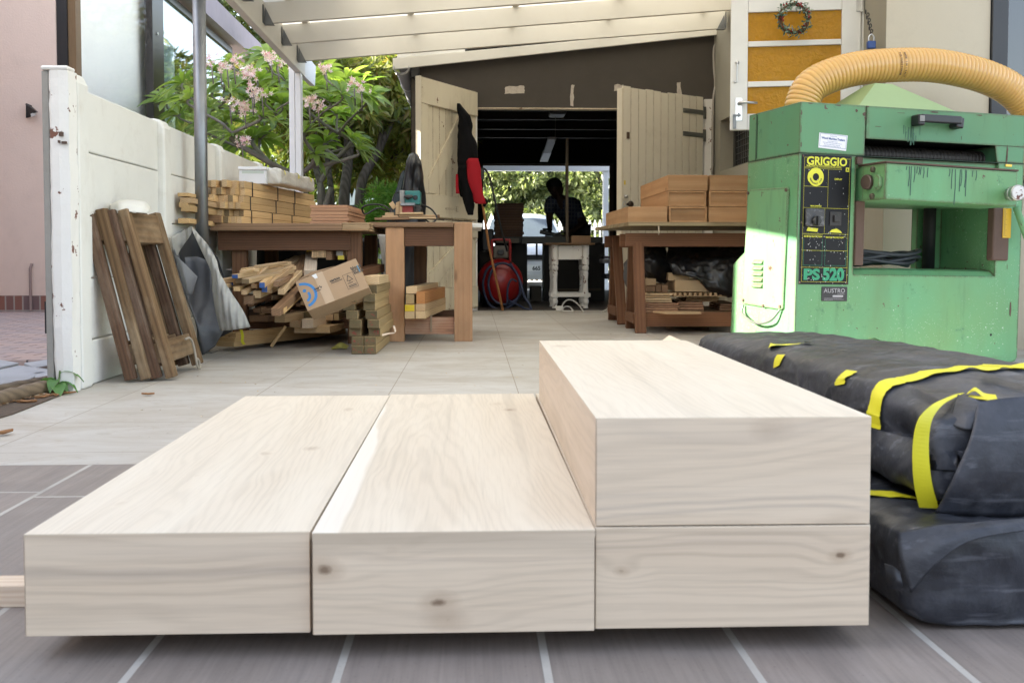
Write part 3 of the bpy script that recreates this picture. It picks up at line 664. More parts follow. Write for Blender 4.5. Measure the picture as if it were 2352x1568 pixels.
bx, pt, L, n, d = leaf((2.30, 10.13, 0), (1.40, 9.47, 0))
mb = MB(); nb = 11
for i in range(nb):
    a = L * i / nb; bx(a + .003, a + L / nb - .003, .04, 2.125 - .02 * abs(noise.noise((i * .7, 1, 2))), -.02, 0, mb)
bx(.0, L, .04, 2.10, -.045, -.021, mb)
dl = B('door', mb, CREAMC, ga, bevel=.003)
B('edge_strip', bx(L + .001, L + .022, .06, 2.10, -.06, .004), DBACK, dl, bevel=.003)
for z in (1.97, 1.745):
    B('strap_hinge', bx(.005, .30, z - .022, z + .022, .001, .007).merge(bx(-.03, .005, z - .06, z + .06, .001, .012)), plain('grey green hinge iron', (.10, .105, .095), .55), dl, bevel=.002)
B('door_knob', MB().lathe([(.012, 0), (.012, .02), (.028, .03), (.032, .045), (.024, .06), (.001, .064)], pt(L - .06, 1.03, .001), n, 14), plain('dark bronze knob', (.05, .035, .025), .35, .6), dl, smooth=True)
B('hasp', MB().box(0, 0, 0, 0, 0, 0) if False else bx(L - .075, L - .045, 1.64, 1.70, .001, .01), RUST, dl)
B('latch_ring', MB().tube([pt(L + .01 + .02 * _c(t), 1.03 + .022 * _s(t), .03) for t in [i * math.pi / 6 for i in range(13)]], .004, 6).merge(bx(L - .05, L - .02, 1.09, 1.115, .001, .02)), STEEL, dl, smooth=True)
B('yellow_tag', bx(L - .03, L - .012, 1.21, 1.25, .0045, .006), plain('yellow paper tag', (.75, .55, .04), .7), dl)
# motor and tube rail under the garage roof
gm = thing('door_opener', 'roller door motor with a hanging pull cord under the dark garage roof', 'motor', at(1280, 258, 12.2))
c = at(1280, 256, 12.2); B('motor', MB().obox(c, (V(1, 0, 0), V(0, 1, 0), V(0, 0, 1)), (.10, .18, .055)), plain('dull grey casing', (.05, .045, .042), .5), gm, bevel=.03, seg=3)
B('cord', MB().tube([at(1276, 268, 12.0), at(1275, 330, 12.0)], .004, 6), plain('cord', (.09, .08, .07), .7), gm)
gf = thing('light_tube', 'pale strip light fitting hanging under the garage roof', 'lamp', at(1255, 340, 12.6))
p, q = at(1268, 318, 12.2), at(1249, 369, 14.4)
B('channel', MB().beam(p, p.lerp(q, .55), .10, .03), plain('white enamel in the dark', (.33, .33, .34), .5), gf)
B('tube_cover', MB().beam(p.lerp(q, .56), q, .11, .035), plain('milky cover', (.48, .48, .5), .4), gf)
# ---------------------------------------------------------------- pergola / lean-to
pg = thing('pergola', 'cream painted lean-to roof of deep rafters covering the yard', 'pergola', (.4, 6, 0))
PX = -1.62
B('beam', MB().box(PX - .06, PX, 2.2, 10.05, 2.285, 2.53), PERG, pg, bevel=.004)
B('beam_end', MB().prism([(PX - .055, 10.055, 2.285), (PX - .055, 10.70, 2.30), (PX - .055, 10.78, 2.52), (PX - .055, 10.055, 2.52)], (.05, 0, 0)), WHITEP, pg, bevel=.004)  # same beam past the roof, whiter paint for its sunlit look
B('post', MB().box(PX - .115, PX - .061, 9.80, 9.93, -.05, 2.50).box(PX - .06, PX - .005, 9.805, 9.925, -.05, 2.284), WHITEP, pg, bevel=.006)
def rz_(x): return 2.355 + (x - PX) * .0835
XR = GX - .004
y = 9.62; i = 0
while y > 2.6:
    mb = MB().prism([(PX + .004, y, rz_(PX)), (XR - .03, y, rz_(XR)), (XR - .03, y, rz_(XR) + .163), (PX + .004, y, rz_(PX) + .163)], (0, .044, 0))
    rf = B('rafter', mb, PERG, pg, bevel=.003)
    for x, s in ((PX + .003, 1), (XR - .032, -1)):
        mb = MB(); z = rz_(x) - .004
        mb.prism([(x, y - .004, z), (x + s * .075, y - .004, z), (x + s * .01, y - .004, z + .13)], (0, .0025, 0))
        hmb = mb; hmb.prism([(x, y - .055, z), (x + s * .003, y - .055, z), (x + s * .003, y - .055, z + .14), (x, y - .055, z + .14)], (0, .05, 0))
        mb.box(min(x, x + s * .075), max(x, x + s * .075), y - .004, y + .05, z - .003, z)
        B('joist_hanger', mb, GALV, rf)
    y -= .77; i += 1
for x in (-1.45, -.55, .35, 1.25, 2.15):
    z = rz_(x) + .164
    B('purlin', MB().prism([(x, 2.3, z), (x + .05, 2.3, z + .004), (x + .05, 2.3, z + .028), (x, 2.3, z + .028)], (0, 7.85, 0)), PERG, pg)
def sheetmat():
    m = N('translucent roof sheet'); m.done((.72, .70, .64), .5)
    tl = m.n('BsdfTranslucent'); tl.inputs[0].default_value = (.85, .83, .76, 1); mx = m.n('MixShader', i_0=.28); m.l(m.b.outputs[0], mx.inputs[1]); m.l(tl.outputs[0], mx.inputs[2]); m.l(mx.outputs[0], m.out.inputs[0]); return m.mat
mb = MB(); nyy = 840
mb.grid(nyy, 2, lambda u, v: V(PX - .14 + v * (XR - PX + .13), 2.2 + 7.98 * u, rz_(PX - .14 + v * (XR - PX + .13)) + .215 + .018 * math.sin(7.98 * u / .076 * 2 * math.pi)))
B('roof_sheet', mb, sheetmat(), pg, smooth=True)
PPX, PPY = at(461, 300, 5.9).x, 5.9
pl_ = thing('support_pole', 'round galvanised steel pole in front of the stacked battens', 'pole', (PPX, PPY, 0))
B('tube', MB().cyl((PPX, PPY, .006), (PPX, PPY, 2.35), .036, n=24), GALV, pl_, smooth=True)
B('base_plate', MB().box(PPX - .065, PPX + .065, PPY - .065, PPY + .065, 0, .005), GALV, pl_)
# ---------------------------------------------------------------- foliage
def leafcloud(mb, n, clumps, L, W, seed, mi=0, droop=.35, up=.25, fold=.25):
    r = np.random.default_rng(seed)
    cl = np.array(clumps); pick = r.integers(0, len(cl), n) if cl.shape[1] < 5 else r.choice(len(cl), n, p=cl[:, 4] / cl[:, 4].sum())
    off = r.normal(size=(n, 3)); off /= np.linalg.norm(off, axis=1)[:, None]
    rad = cl[pick, 3:4] * r.uniform(.45, 1.05, (n, 1)) ** .6
    c = cl[pick, :3] + off * rad * np.array([1, 1, .8])
    d = off * .8 + r.normal(size=(n, 3)) * .7; d[:, 2] += up - droop * r.uniform(0, 2, n); d /= np.linalg.norm(d, axis=1)[:, None]
    s = np.cross(d, r.normal(size=(n, 3))); s /= np.linalg.norm(s, axis=1)[:, None]
    nn = np.cross(d, s); l = L * r.uniform(.6, 1.25, (n, 1)); w = W * r.uniform(.7, 1.2, (n, 1))
    a = c; b = c + d * l * .5 + s * w * .5 + nn * w * fold; e = c + d * l; f = c + d * l * .5 - s * w * .5 + nn * w * fold; g = c + d * l * .5
    vs = np.stack([a, b, e, f, g], 1).reshape(-1, 3)
    o = len(mb.v); mb.v += [tuple(x) for x in vs.tolist()]
    for i in range(n):
        k = o + 5 * i; mb.f += [(k, k + 1, k + 2, k + 4), (k, k + 4, k + 2, k + 3)]
    mb.m += [mi] * (2 * n)
    return mb
def clumps(c, rx, ry, rz, k, r0, r1, seed, shell=.55):
    r = np.random.default_rng(seed); out = []
    for i in range(k):
        d = r.normal(size=3); d /= np.linalg.norm(d); t = r.uniform(shell, 1)
        out.append((c[0] + d[0] * rx * t, c[1] + d[1] * ry * t, c[2] + d[2] * rz * t, r.uniform(r0, r1)))
    return out
BARK = wood('grey brown bark', (.20, .165, .135), (.085, .068, .052), ring=6, axis='Z', rough=.9, vary=.2)
def limbs(mb, base, tips, r0, seed, bend=.25):
    r = random.Random(seed)
    for t, rr in tips:
        p, q = Vector(base), Vector(t); m_ = p.lerp(q, .5) + V(r.uniform(-bend, bend), r.uniform(-bend, bend), r.uniform(0, bend))
        path = bez([p, p.lerp(m_, .5) + V(r.uniform(-.05, .05), 0, .05), m_, q], 6)
        k = len(path); mb.tube(path, [r0 + (rr - r0) * (i / (k - 1)) ** .7 for i in range(k)], 9)
MANGO = leafmat('glossy yellow green leaf', [(.085, .12, .025), (.18, .21, .05), (.32, .30, .09), (.13, .16, .045), (.26, .18, .07)], .45, .28)
def tree(name, label, cat, base, c, rx, ry, rz, k, n, L, W, mat, seed, trunkr=.16, limbn=7, droop=.5, r0=.35, r1=.6):
    t = thing(name, label, cat, base)
    cl = clumps(c, rx, ry, rz, k, r0, r1, seed)
    mb = MB(); hub = Vector(base).lerp(Vector(c), .38); hub.z = max(hub.z, base[2] + .5)
    mb.tube(bez([base, Vector(base).lerp(hub, .5) + V(.06, .03, 0), hub], 5), [trunkr * 1.15 - .03 * i / 10 for i in range(11)], 10)
    r = random.Random(seed); limbs(mb, hub, [(V(*cl[r.randrange(len(cl))][:3]), .02) for i in range(limbn)], trunkr * .6, seed)
    B('trunk', mb, BARK, t, smooth=True)
    B('crown', leafcloud(MB(), n, cl, L, W, seed, droop=droop), mat, t)
    return t
tree('mango_tree', 'tall dense tree with yellow green drooping leaves behind the steel pole', 'tree', (-6.6, 28.5, -.06), (-6.7, 28.5, 7.2), 4.4, 2.2, 3.3, 90, 17000, .36, .11, MANGO, 11, .2, droop=.7)
tree('mango_tree', 'dense bushy tree with dark inner branches beside the garage gutter', 'tree', (-1.9, 16.5, -.06), (-1.75, 16.2, 2.95), 1.75, 1.5, 1.35, 70, 15000, .24, .07, MANGO, 12, .17, droop=.7)
DKG = leafmat('dark green leaf', [(.04, .065, .02), (.08, .11, .035), (.14, .17, .06)], .3, .4)
tree('garden_tree', 'dark leafy tree far behind the gap between wall and garage', 'tree', (-5.4, 27, -.06), (-5.4, 27, 2.7), 3.9, 1.2, 2.9, 70, 8000, .3, .1, DKG, 13, .2)
tree('garden_tree', 'dark leafy tree at the far left, over the pink house eave', 'tree', (-9.0, 26, -.06), (-9.0, 26, 4.6), 4.2, 2, 4.0, 80, 11000, .4, .14, DKG, 14, .25, r0=.6, r1=1.0)
FERN = leafmat('bright feathery leaf', [(.16, .32, .06), (.22, .40, .09), (.32, .46, .13)], .5, .5)
t = thing('shrub', 'bright green feathery shrub below the dark tree near the garage', 'shrub', (-1.12, 14.2, -.06))
B('crown', leafcloud(MB(), 6500, clumps((-1.12, 14.2, 1.0), .42, .4, .45, 26, .16, .26, 15), .13, .026, 15, droop=.5), FERN, t)
mb = MB(); limbs(mb, (-1.12, 14.2, -.06), [(V(-1.12 + rnd.uniform(-.5, .5), 14.2 + rnd.uniform(-.3, .3), 1.1), .008) for i in range(8)], .03, 3); B('stem', mb, BARK, t, smooth=True)
# pale sapling trunks in the gap
for i, (px, py0, px1, py1, r) in enumerate(((742, 470, 722, 372, .05), (762, 470, 752, 365, .045), (790, 474, 800, 372, .085), (828, 440, 868, 350, .075))):
    p = at(px, py0, 13.6 + .25 * i); q = at(px1, py1, 13.9 + .25 * i); b0 = V(p.x, p.y, -.06)
    t = thing('tree_trunk', ['slim pale trunk nearest the white post, lit on one side', 'slim pale trunk second from the white post', 'thick grey brown trunk above the far end of the ply stack', 'thick leaning trunk right of the gap, running up to the right'][i], 'tree', b0)
    top = q + (q - p) * .9
    mb = MB(); mb.tube(bez([b0, p, q, top]), [r * (1.1 - .5 * k / 36) for k in range(37)], 12)
    limbs(mb, q, [(q + V(rnd.uniform(-.7, .7), rnd.uniform(-.4, .4), rnd.uniform(.5, .9)), .012) for k in range(3)], r * .5, 40 + i)
    B('trunk', mb, BARK, t, smooth=True)
    B('crown', leafcloud(MB(), 1500, clumps(tuple(top + V(0, 0, .4)), .9, .6, .5, 14, .2, .3, 50 + i), .2, .06, 60 + i, droop=.6), MANGO, t)
# frangipani: forked grey limbs, rosettes of long leaves, pink and white flower clusters
fr = thing('frangipani_tree', 'frangipani with rosettes of long bright leaves and pink flowers behind the wall', 'tree', (-1.95, 12.1, -.06))
def crop2(x, y): return (620 + x * .3571) / 1.3776, y * .3571 / 1.3776
ros = [(250, 720), (470, 700), (545, 715), (720, 590), (640, 500), (245, 1085), (380, 990), (800, 720), (1190, 740), (1180, 900), (1290, 840), (1390, 800), (1470, 740), (1150, 650), (1370, 1230), (1430, 1330), (1050, 1380), (560, 1020), (700, 1080), (150, 820), (330, 560), (1010, 960), (880, 820), (1080, 800), (420, 860), (620, 880), (180, 640), (120, 960), (330, 1200), (1250, 1010), (960, 1180), (500, 1230), (1520, 860), (90, 1130), (300, 820), (1330, 700), (760, 930), (-60, 880), (-140, 1010), (-120, 740), (-260, 900)]
FL = leafmat('frangipani leaf', [(.20, .29, .06), (.29, .38, .09), (.38, .45, .14), (.23, .33, .08), (.13, .20, .05)], .5, .38)
PET = leafmat('pink white petal', [(.76, .50, .53), (.80, .68, .66), (.66, .28, .36)], .3, .5)
lm = MB(); pm = MB(); sm_ = MB(); fk = 0
base = at(722, 500, 12.1); base.z = -.06
forks = [at(px, py, yy) for px, py, yy in ((700, 430, 12.0), (735, 420, 12.4), (672, 400, 11.8), (760, 430, 12.2), (640, 420, 12.1))]
for f in forks: sm_.tube(bez([base, base.lerp(f, .5) + V(rnd.uniform(-.1, .1), 0, 0), f], 6), [.055 - .024 * k / 12 for k in range(13)], 10)
rr = random.Random(21)
allr = [(crop2(*p), rr.uniform(11.2, 12.9)) for p in ros] + [((rr.uniform(455, 860), rr.uniform(150, 330)), rr.uniform(12.6, 13.6)) for k in range(16)]
nodes = [(f, .04) for f in forks]
tips = sorted([at(px, py, yy) for (px, py), yy in allr], key=lambda q: (q - base).length)
for k, c in enumerate(tips):
    f, r0_ = min(nodes, key=lambda q: (q[0] - c).length + (2.0 if q[0].z > c.z - .15 else 0) + abs((q[0] - c).length - .55) * .6)
    mid = f.lerp(c, .5) + V((f.x - c.x) * .12 + rr.uniform(-.05, .05), rr.uniform(-.05, .05), -.06)
    path = bez([f, f.lerp(mid, .5), mid, c - V(0, 0, .06), c], 5); r1_ = max(.012, r0_ * .62); sm_.tube(path, [r0_ * .85 + (r1_ - r0_ * .85) * j / (len(path) - 1) for j in range(len(path))], 8)
    nodes += [(path[j], r0_ * .85 + (r1_ - r0_ * .85) * j / (len(path) - 1)) for j in (7, 12, 17)]
    axis = (c - mid).normalized(); axis = (axis + V(rr.uniform(-.3, .3), rr.uniform(-.5, .1), .7)).normalized()
    a = axis.orthogonal().normalized(); b = axis.cross(a); nl = rr.randint(13, 18)
    for j in range(nl):
        th = j * 2.4 + rr.uniform(-.3, .3); el = .15 + .95 * (j / nl) ** .8 + rr.uniform(-.12, .12); L = rr.uniform(.25, .39); W = L * rr.uniform(.20, .27)
        d = (a * math.cos(th) + b * math.sin(th)) * math.cos(1.25 - el * 1.1) + axis * math.sin(1.25 - el * 1.1); d.normalize()
        s = d.cross(axis).normalized(); up = s.cross(d).normalized()
        if up.z < 0: up = -up
        prof = (.10, .55, .95, 1.0, .78, .06); vs = []
        for q in range(6):
            t = q / 5; p = c + d * (L * t) - V(0, 0, 1) * (L * .55 * t * t * (0.4 + .6 * (j / nl < .6))) ; w = W * .5 * prof[q]
            vs += [p - s * w + up * w * .35, p, p + s * w + up * w * .35]
        fs = []
        for q in range(5): fs += [(q * 3, q * 3 + 1, q * 3 + 4, q * 3 + 3), (q * 3 + 1, q * 3 + 2, q * 3 + 5, q * 3 + 4)]
        lm.add(vs, fs)
fcl = [crop2(*p) + (n_,) for p, n_ in (((465, 640), 26), ((425, 950), 26), ((660, 500), 16), ((130, 540), 9), ((210, 575), 8), ((330, 545), 10), ((1000, 900), 16), ((1080, 925), 14), ((1150, 605), 14), ((1400, 740), 10), ((1465, 785), 8), ((490, 820), 8), ((580, 830), 8), ((400, 1235), 16), ((720, 535), 8), ((500, 755), 8), ((270, 580), 6), ((295, 905), 5))]
for px, py, n_ in fcl:
    c0 = at(px, py, rr.uniform(10.7, 11.0))
    sm_.tube([c0 + V(0, .1, -.22), c0 + V(0, .03, -.04)], .008, 6)
    for k in range(int(n_ * 1.0)):
        c = c0 + V(rr.gauss(0, .048), rr.gauss(0, .04), rr.gauss(0, .036)); ax = V(rr.gauss(0, .6), -1, rr.gauss(.3, .6)).normalized(); a = ax.orthogonal().normalized(); b = ax.cross(a)
        for j in range(5):
            th = j * 1.2566 + k; d = a * math.cos(th) + b * math.sin(th); e = a * math.cos(th + .95) + b * math.sin(th + .95)
            pm.add([c, c + d * .017 + ax * .006, c + (d + e).normalized() * .034 + ax * .012, c + e * .016 + ax * .004], [(0, 1, 2, 3)])
B('trunk', sm_, plain('grey frangipani bark', (.26, .23, .20), .85, var=.4, scale=12, bump=.4), fr, smooth=True)
B('crown', lm, FL, fr, smooth=True)
B('flowers', pm, PET, fr)
# far white fence seen in the gap, and fence with spear tops behind the garage
def picket(name, label, p, q, h, n, z0=0.0, r1=.87, kind='fence'):
    t = thing(name, label, 'fence', (p + q) / 2); p, q = Vector(p), Vector(q); d = (q - p)
    for k in range(n):
        c = p + d * (k / (n - 1))
        mb = MB().box(c.x - .018, c.x + .018, c.y - .014, c.y + .014, z0, z0 + h * .9)
        z = z0 + h * .9
        for w, za, zb in ((.042, 0, .012), (.03, .012, .03)): mb.box(c.x - w, c.x + w, c.y - .012, c.y + .012, z + za, z + zb)
        mb.prism([(c.x - .045, c.y - .01, z + .03), (c.x + .045, c.y - .01, z + .03), (c.x + .03, c.y - .01, z + .07), (c.x, c.y - .01, z + .155), (c.x - .03, c.y - .01, z + .07)], (0, .02, 0))
        B('picket', mb, WHITEP, t)
    for f in (.12, r1):
        B('rail', MB().beam(p + V(0, .026, z0 + h * f), q + V(0, .026, z0 + h * f), .022, .07), WHITEP, t)
    return t
picket('picket_fence', 'white spear topped fence behind the car, seen through the garage', V(-.2, 23.0, 0), V(3.0, 23.0, 0), 1.36, 29, -.03)
picket('picket_fence', 'short white fence with two crown points at the far end of the yard', at(800, 600, 15.2), at(1000, 600, 15.2), 1.1, 8, -.06)
t = thing('garden_gate', 'small pale garden gate frame with pointed top beyond the ply stack', 'gate', at(815, 600, 14.8))
zb = at(800, 455, 14.8).z
mb = MB().box(at(783, 470, 14.8).x, at(787, 470, 14.8).x, 14.78, 14.82, -.06, zb + .14).box(at(827, 470, 14.8).x, at(833, 470, 14.8).x, 14.78, 14.82, -.06, zb + .14)
xa, xb = at(787, 470, 14.8).x, at(827, 470, 14.8).x
mb.box(xa, xb, 14.785, 14.815, zb - .10, zb - .04)
for k in (.36, .7): x = xa + (xb - xa) * k; mb.prism([(x - .05, 14.79, zb - .04), (x + .05, 14.79, zb - .04), (x, 14.79, zb + .14)], (0, .02, 0))
B('gate_frame', mb, WHITEP, t)
# carport frame and hedge beyond the garage
cp = thing('carport', 'white steel carport frame in front of the hedge beyond the garage', 'carport', (1.5, 17.4, 0))
B('post', MB().box(2.23, 2.32, 17.35, 17.45, -.03, 1.98), WHITEP, cp, bevel=.005)
B('beam', MB().box(-1.2, 2.45, 17.33, 17.46, 1.981, 2.13), WHITEP, cp, bevel=.005)
B('brace', MB().prism([(2.325, 17.38, 1.86), (2.45, 17.38, 1.98), (2.325, 17.38, 1.98)], (0, .04, 0)), WHITEP, cp)
B('door_trim', MB().box(2.165, 2.228, 16.06, 16.10, 0, 1.985).box(.17, 2.164, 16.06, 16.09, 1.955, 1.985), plain('brown timber trim', (.10, .06, .045), .6), cp)
HEDG = leafmat('sunlit hedge leaf', [(.10, .14, .05), (.22, .26, .11), (.38, .41, .21), (.15, .19, .075), (.48, .49, .28)], .4, .3)
for i, (x, w, n_) in enumerate(((-1.2, 1.5, 9000), (.9, 1.6, 13000), (3.0, 1.4, 9500), (5.0, 1.4, 5000))):
    tree('hedge_tree', ['leafy hedge tree behind the left end of the spear fence', 'broad sunlit hedge tree behind the car and the bending man', 'hedge tree behind the carport post, darker on its right', 'hedge tree hidden mostly behind the right garage wall'][i], 'tree', (x, 25.6, -.06), (x, 25.6, 2.1), w, .9, 2.4, 80, int(n_ * 1.35), .19, .085, HEDG, 70 + i, .1, droop=.5, r0=.3, r1=.45)
for i, x in enumerate((-2.5, 1.2, 5.0)):
    tree('hedge_tree', ['dark tree behind the hedge, left of the car', 'dark tree behind the hedge, above the bending man', 'dark tree behind the hedge, right of the carport post'][i], 'tree', (x, 28.5, -.06), (x, 28.5, 2.6), 2.3, .9, 2.9, 70, 11000, .26, .12, DKG, 90 + i, .15, droop=.5, r0=.5, r1=.8)
# parked car
CB = paint('silver car paint', (.62, .63, .64), .25, .03, .02, metal=.3); CG = plain('dark windscreen', (.06, .075, .085), .06); CT = plain('tyre rubber', (.02, .02, .02), .8)
ca = thing('car', 'silver white car parked nose first behind the garage', 'car', (0.93, 19.3, -.03))
cx, cy = 0.93, 17.7
def carrow(y, zt, w, zlo=.16): return [(-w * .96, zlo), (-w, .40), (-w * .98, zt * .8), (-w * .86, zt), (0, zt + .025), (w * .86, zt), (w * .98, zt * .8), (w, .40), (w * .96, zlo)]
prof = [(0, .50, .70), (.06, .62, .80), (.30, .72, .84), (1.0, .83, .86), (3.5, .86, .86), (4.1, .84, .8), (4.2, .6, .75)]
mb = MB(); rows = [carrow(*p) for p in prof]
vs = [V(cx + x, cy + p[0], z - .03) for p, r_ in zip(prof, rows) for x, z in r_]; k = 9
mb.add(vs, [(i * k + j, i * k + (j + 1) % k, (i + 1) * k + (j + 1) % k, (i + 1) * k + j) for i in range(len(prof) - 1) for j in range(k)] + [tuple(range(k)), tuple(range((len(prof) - 1) * k, len(prof) * k))])
B('body', mb, CB, ca, smooth=True, bevel=.0)
mb = MB(); cab = [(1.05, .835, .74), (1.75, 1.28, .60), (2.5, 1.36, .58), (3.4, 1.26, .58), (3.9, .86, .72)]
vs = []
for yy, z, w in cab: vs += [V(cx - .78, cy + yy, .80), V(cx - w, cy + yy, z - .04), V(cx - w * .7, cy + yy, z), V(cx, cy + yy, z + .02), V(cx + w * .7, cy + yy, z), V(cx + w, cy + yy, z - .04), V(cx + .78, cy + yy, .80)]
mb.add(vs, [(i * 7 + j, i * 7 + j + 1, (i + 1) * 7 + j + 1, (i + 1) * 7 + j) for i in range(4) for j in range(6)])
B('cabin', mb, CB, ca, smooth=True)
B('windscreen', MB().add([V(cx - .68, cy + 1.045, .865), V(cx + .68, cy + 1.045, .865), V(cx + .56, cy + 1.665, 1.225), V(cx, cy + 1.675, 1.262), V(cx - .56, cy + 1.665, 1.225)], [(0, 1, 2, 3, 4)]), CG, ca, solid=.006)
B('bumper', MB().box(cx - .74, cx + .74, cy - .06, cy - .005, .2, .44), CB, ca, bevel=.03)
B('grille', MB().box(cx - .42, cx + .42, cy - .03, cy + .04, .47, .56), BLACKM, ca, bevel=.01)
for s in (-1, 1):
    B('headlight', MB().obox((cx + s * .6, cy + .03, .555), (V(1, 0, 0), V(0, 1, 0), V(0, 0, 1)), (.14, .05, .06)), plain('headlamp glass', (.7, .72, .75), .1), ca, bevel=.02)
    for yy in (.75, 3.3):
        B('wheel', MB().cyl((cx + s * .66, cy + yy, .27), (cx + s * .85, cy + yy, .27), .30, n=24), CT, ca, bevel=.02)
    B('mirror', MB().obox((cx + s * .92, cy + 1.3, .88), (V(1, 0, 0), V(0, 1, 0), V(0, 0, 1)), (.08, .05, .06)), CB, ca, bevel=.02)
np_ = B('number_plate', MB().box(cx - .26, cx + .26, cy - .075, cy - .062, .275, .385), plain('white plate', (.75, .75, .73), .4), ca)
mb = MB(); put_text(mb, '665', .095, (cx + .25, cy - .0765, .295), V(1, 0, 0), V(0, 0, 1), .003, 'RIGHT'); B('plate_number', mb, BLACKM, np_)
# ---------------------------------------------------------------- foreground: four thick oak beams
def oak(name, axis, seed, c1, c2, ring=16, tilt=.05, cen=(.05, -.12), pith=1.0, knots=(), bands=(), sap=None):
    """pale sanded oak: growth rings of a log axis that leaves the board at a slight angle, plus knots"""
    m = N(name); tc = m.n('TexCoord'); v = tc.outputs['Object']
    if axis == 'Y':
        sp = m.n('SeparateXYZ'); m.l(v, sp.inputs[0]); cb = m.n('CombineXYZ'); m.l(sp.outputs[1], cb.inputs[0]); m.l(sp.outputs[0], cb.inputs[1]); m.l(sp.outputs[2], cb.inputs[2]); v = cb.outputs[0]
    raw = v
    off = m.n('VectorMath', operation='ADD'); off.inputs[1].default_value = (seed * 3.7, seed * 1.3, seed * .9); m.l(v, off.inputs[0])
    mp = m.n('Mapping'); mp.inputs['Scale'].default_value = (1.3, 5, 5); m.l(off.outputs[0], mp.inputs[0])
    nz = m.n('TexNoise', i_Scale=1.0, i_Detail=3.0); m.l(mp.outputs[0], nz.inputs['Vector'])
    sc = m.n('VectorMath', operation='SCALE', i_Scale=.10); sb = m.n('VectorMath', operation='SUBTRACT'); sb.inputs[1].default_value = (.5, .5, .5); m.l(nz.outputs['Color'], sb.inputs[0]); m.l(sb.outputs[0], sc.inputs[0])
    ad = m.n('VectorMath', operation='ADD'); m.l(v, ad.inputs[0]); m.l(sc.outputs[0], ad.inputs[1]); w = ad.outputs[0]
    kn = None
    for (kx, ky, kz, kr, *_r) in knots:
        d = m.n('VectorMath', operation='SUBTRACT'); d.inputs[1].default_value = (kx, ky, kz); m.l(w, d.inputs[0])
        s2 = m.n('VectorMath', operation='MULTIPLY'); s2.inputs[1].default_value = (.6 / kr, 1 / kr, 1 / kr); m.l(d.outputs[0], s2.inputs[0])
        ln = m.n('VectorMath', operation='LENGTH'); m.l(s2.outputs[0], ln.inputs[0])
        kn = ln.outputs['Value'] if kn is None else (lambda a, b: (m.l(a, q.inputs[0]), m.l(b, q.inputs[1]), q.outputs[0])[2] if (q := m.n('Math', operation='MINIMUM')) else None)(kn, ln.outputs['Value'])
    rot = m.n('Mapping'); rot.inputs['Rotation'].default_value = (0, tilt, tilt * 1.4); rot.inputs['Location'].default_value = (0, cen[0], cen[1]); m.l(w, rot.inputs[0])
    sp2 = m.n('SeparateXYZ'); m.l(rot.outputs[0], sp2.inputs[0]); cb2 = m.n('CombineXYZ'); m.l(sp2.outputs[1], cb2.inputs[0]); m.l(sp2.outputs[2], cb2.inputs[1])
    ln = m.n('VectorMath', operation='LENGTH'); m.l(cb2.outputs[0], ln.inputs[0])
    wv_ = m.n('Mapping'); wv_.inputs['Scale'].default_value = (.25, 14, 14); m.l(w, wv_.inputs[0]); wn_ = m.noise(wv_.outputs[0], 1.0, 2, .5); lw_ = m.n('MapRange'); lw_.inputs[3].default_value = -.03; lw_.inputs[4].default_value = .03; m.l(wn_, lw_.inputs[0]); al_ = m.n('Math', operation='ADD'); m.l(ln.outputs['Value'], al_.inputs[0]); m.l(lw_.outputs[0], al_.inputs[1])
    f = m.mul(al_.outputs[0], ring * 6.2832)
    if kn is not None:
        ex = m.n('MapRange', interpolation_type='SMOOTHSTEP'); ex.inputs[1].default_value = 0; ex.inputs[2].default_value = 4.5 if axis == 'Y' else 9.0; ex.inputs[3].default_value = 5.0 if axis == 'Y' else 6.5; ex.inputs[4].default_value = 0; m.l(kn, ex.inputs[0])
        a2 = m.n('Math', operation='ADD'); m.l(f, a2.inputs[0]); m.l(ex.outputs[0], a2.inputs[1]); f = a2.outputs[0]
    si = m.n('Math', operation='SINE'); m.l(f, si.inputs[0]); g = m.ramp(si.outputs[0], -.2, 1.0)
    fine = m.n('Mapping'); fine.inputs['Scale'].default_value = (7, 260, 260); m.l(off.outputs[0], fine.inputs[0]); fn = m.noise(fine.outputs[0], 1.0, 3, .6)
    big = m.n('Mapping'); big.inputs['Scale'].default_value = (.9, 7, 9); m.l(off.outputs[0], big.inputs[0]); bn = m.noise(big.outputs[0], 1.2, 5, .6, .8)
    col = m.mix(m.mul(m.ramp(bn, .35, .72), .75), c1, c2)
    dk = [x * .70 for x in c2]
    col = m.mix(m.mul(m.mul(g, m.ramp(bn, .3, .65)), .36 if axis == 'X' else .24), col, dk)
    col = m.mix(m.mul(m.ramp(fn, .5, .8), .28), col, [x * .66 for x in c2])
    st = m.n('Mapping'); st.inputs['Scale'].default_value = (.55, 26, 26); m.l(off.outputs[0], st.inputs[0]); sn = m.noise(st.outputs[0], 1.0, 4, .55, .4)
    col = m.mix(m.mul(m.ramp(sn, .54, .72), .42 if axis == 'X' else .22), col, [x * .50 for x in c2])
    if kn is not None:
        n9 = m.noise(raw, 60, 4, .7); sub = m.n('Math', operation='SUBTRACT'); m.l(kn, sub.inputs[0]); m.l(m.mul(n9, .9), sub.inputs[1])
        col = m.mix(m.mul(m.ramp(sub.outputs[0], -.1, 2.2, True), .55), col, (.33, .23, .15))
        col = m.mix(m.mul(m.ramp(sub.outputs[0], .0, .55, True), .75 if axis == 'X' else .5), col, (.14, .09, .055))
    sx = m.n('SeparateXYZ'); m.l(w, sx.inputs[0])
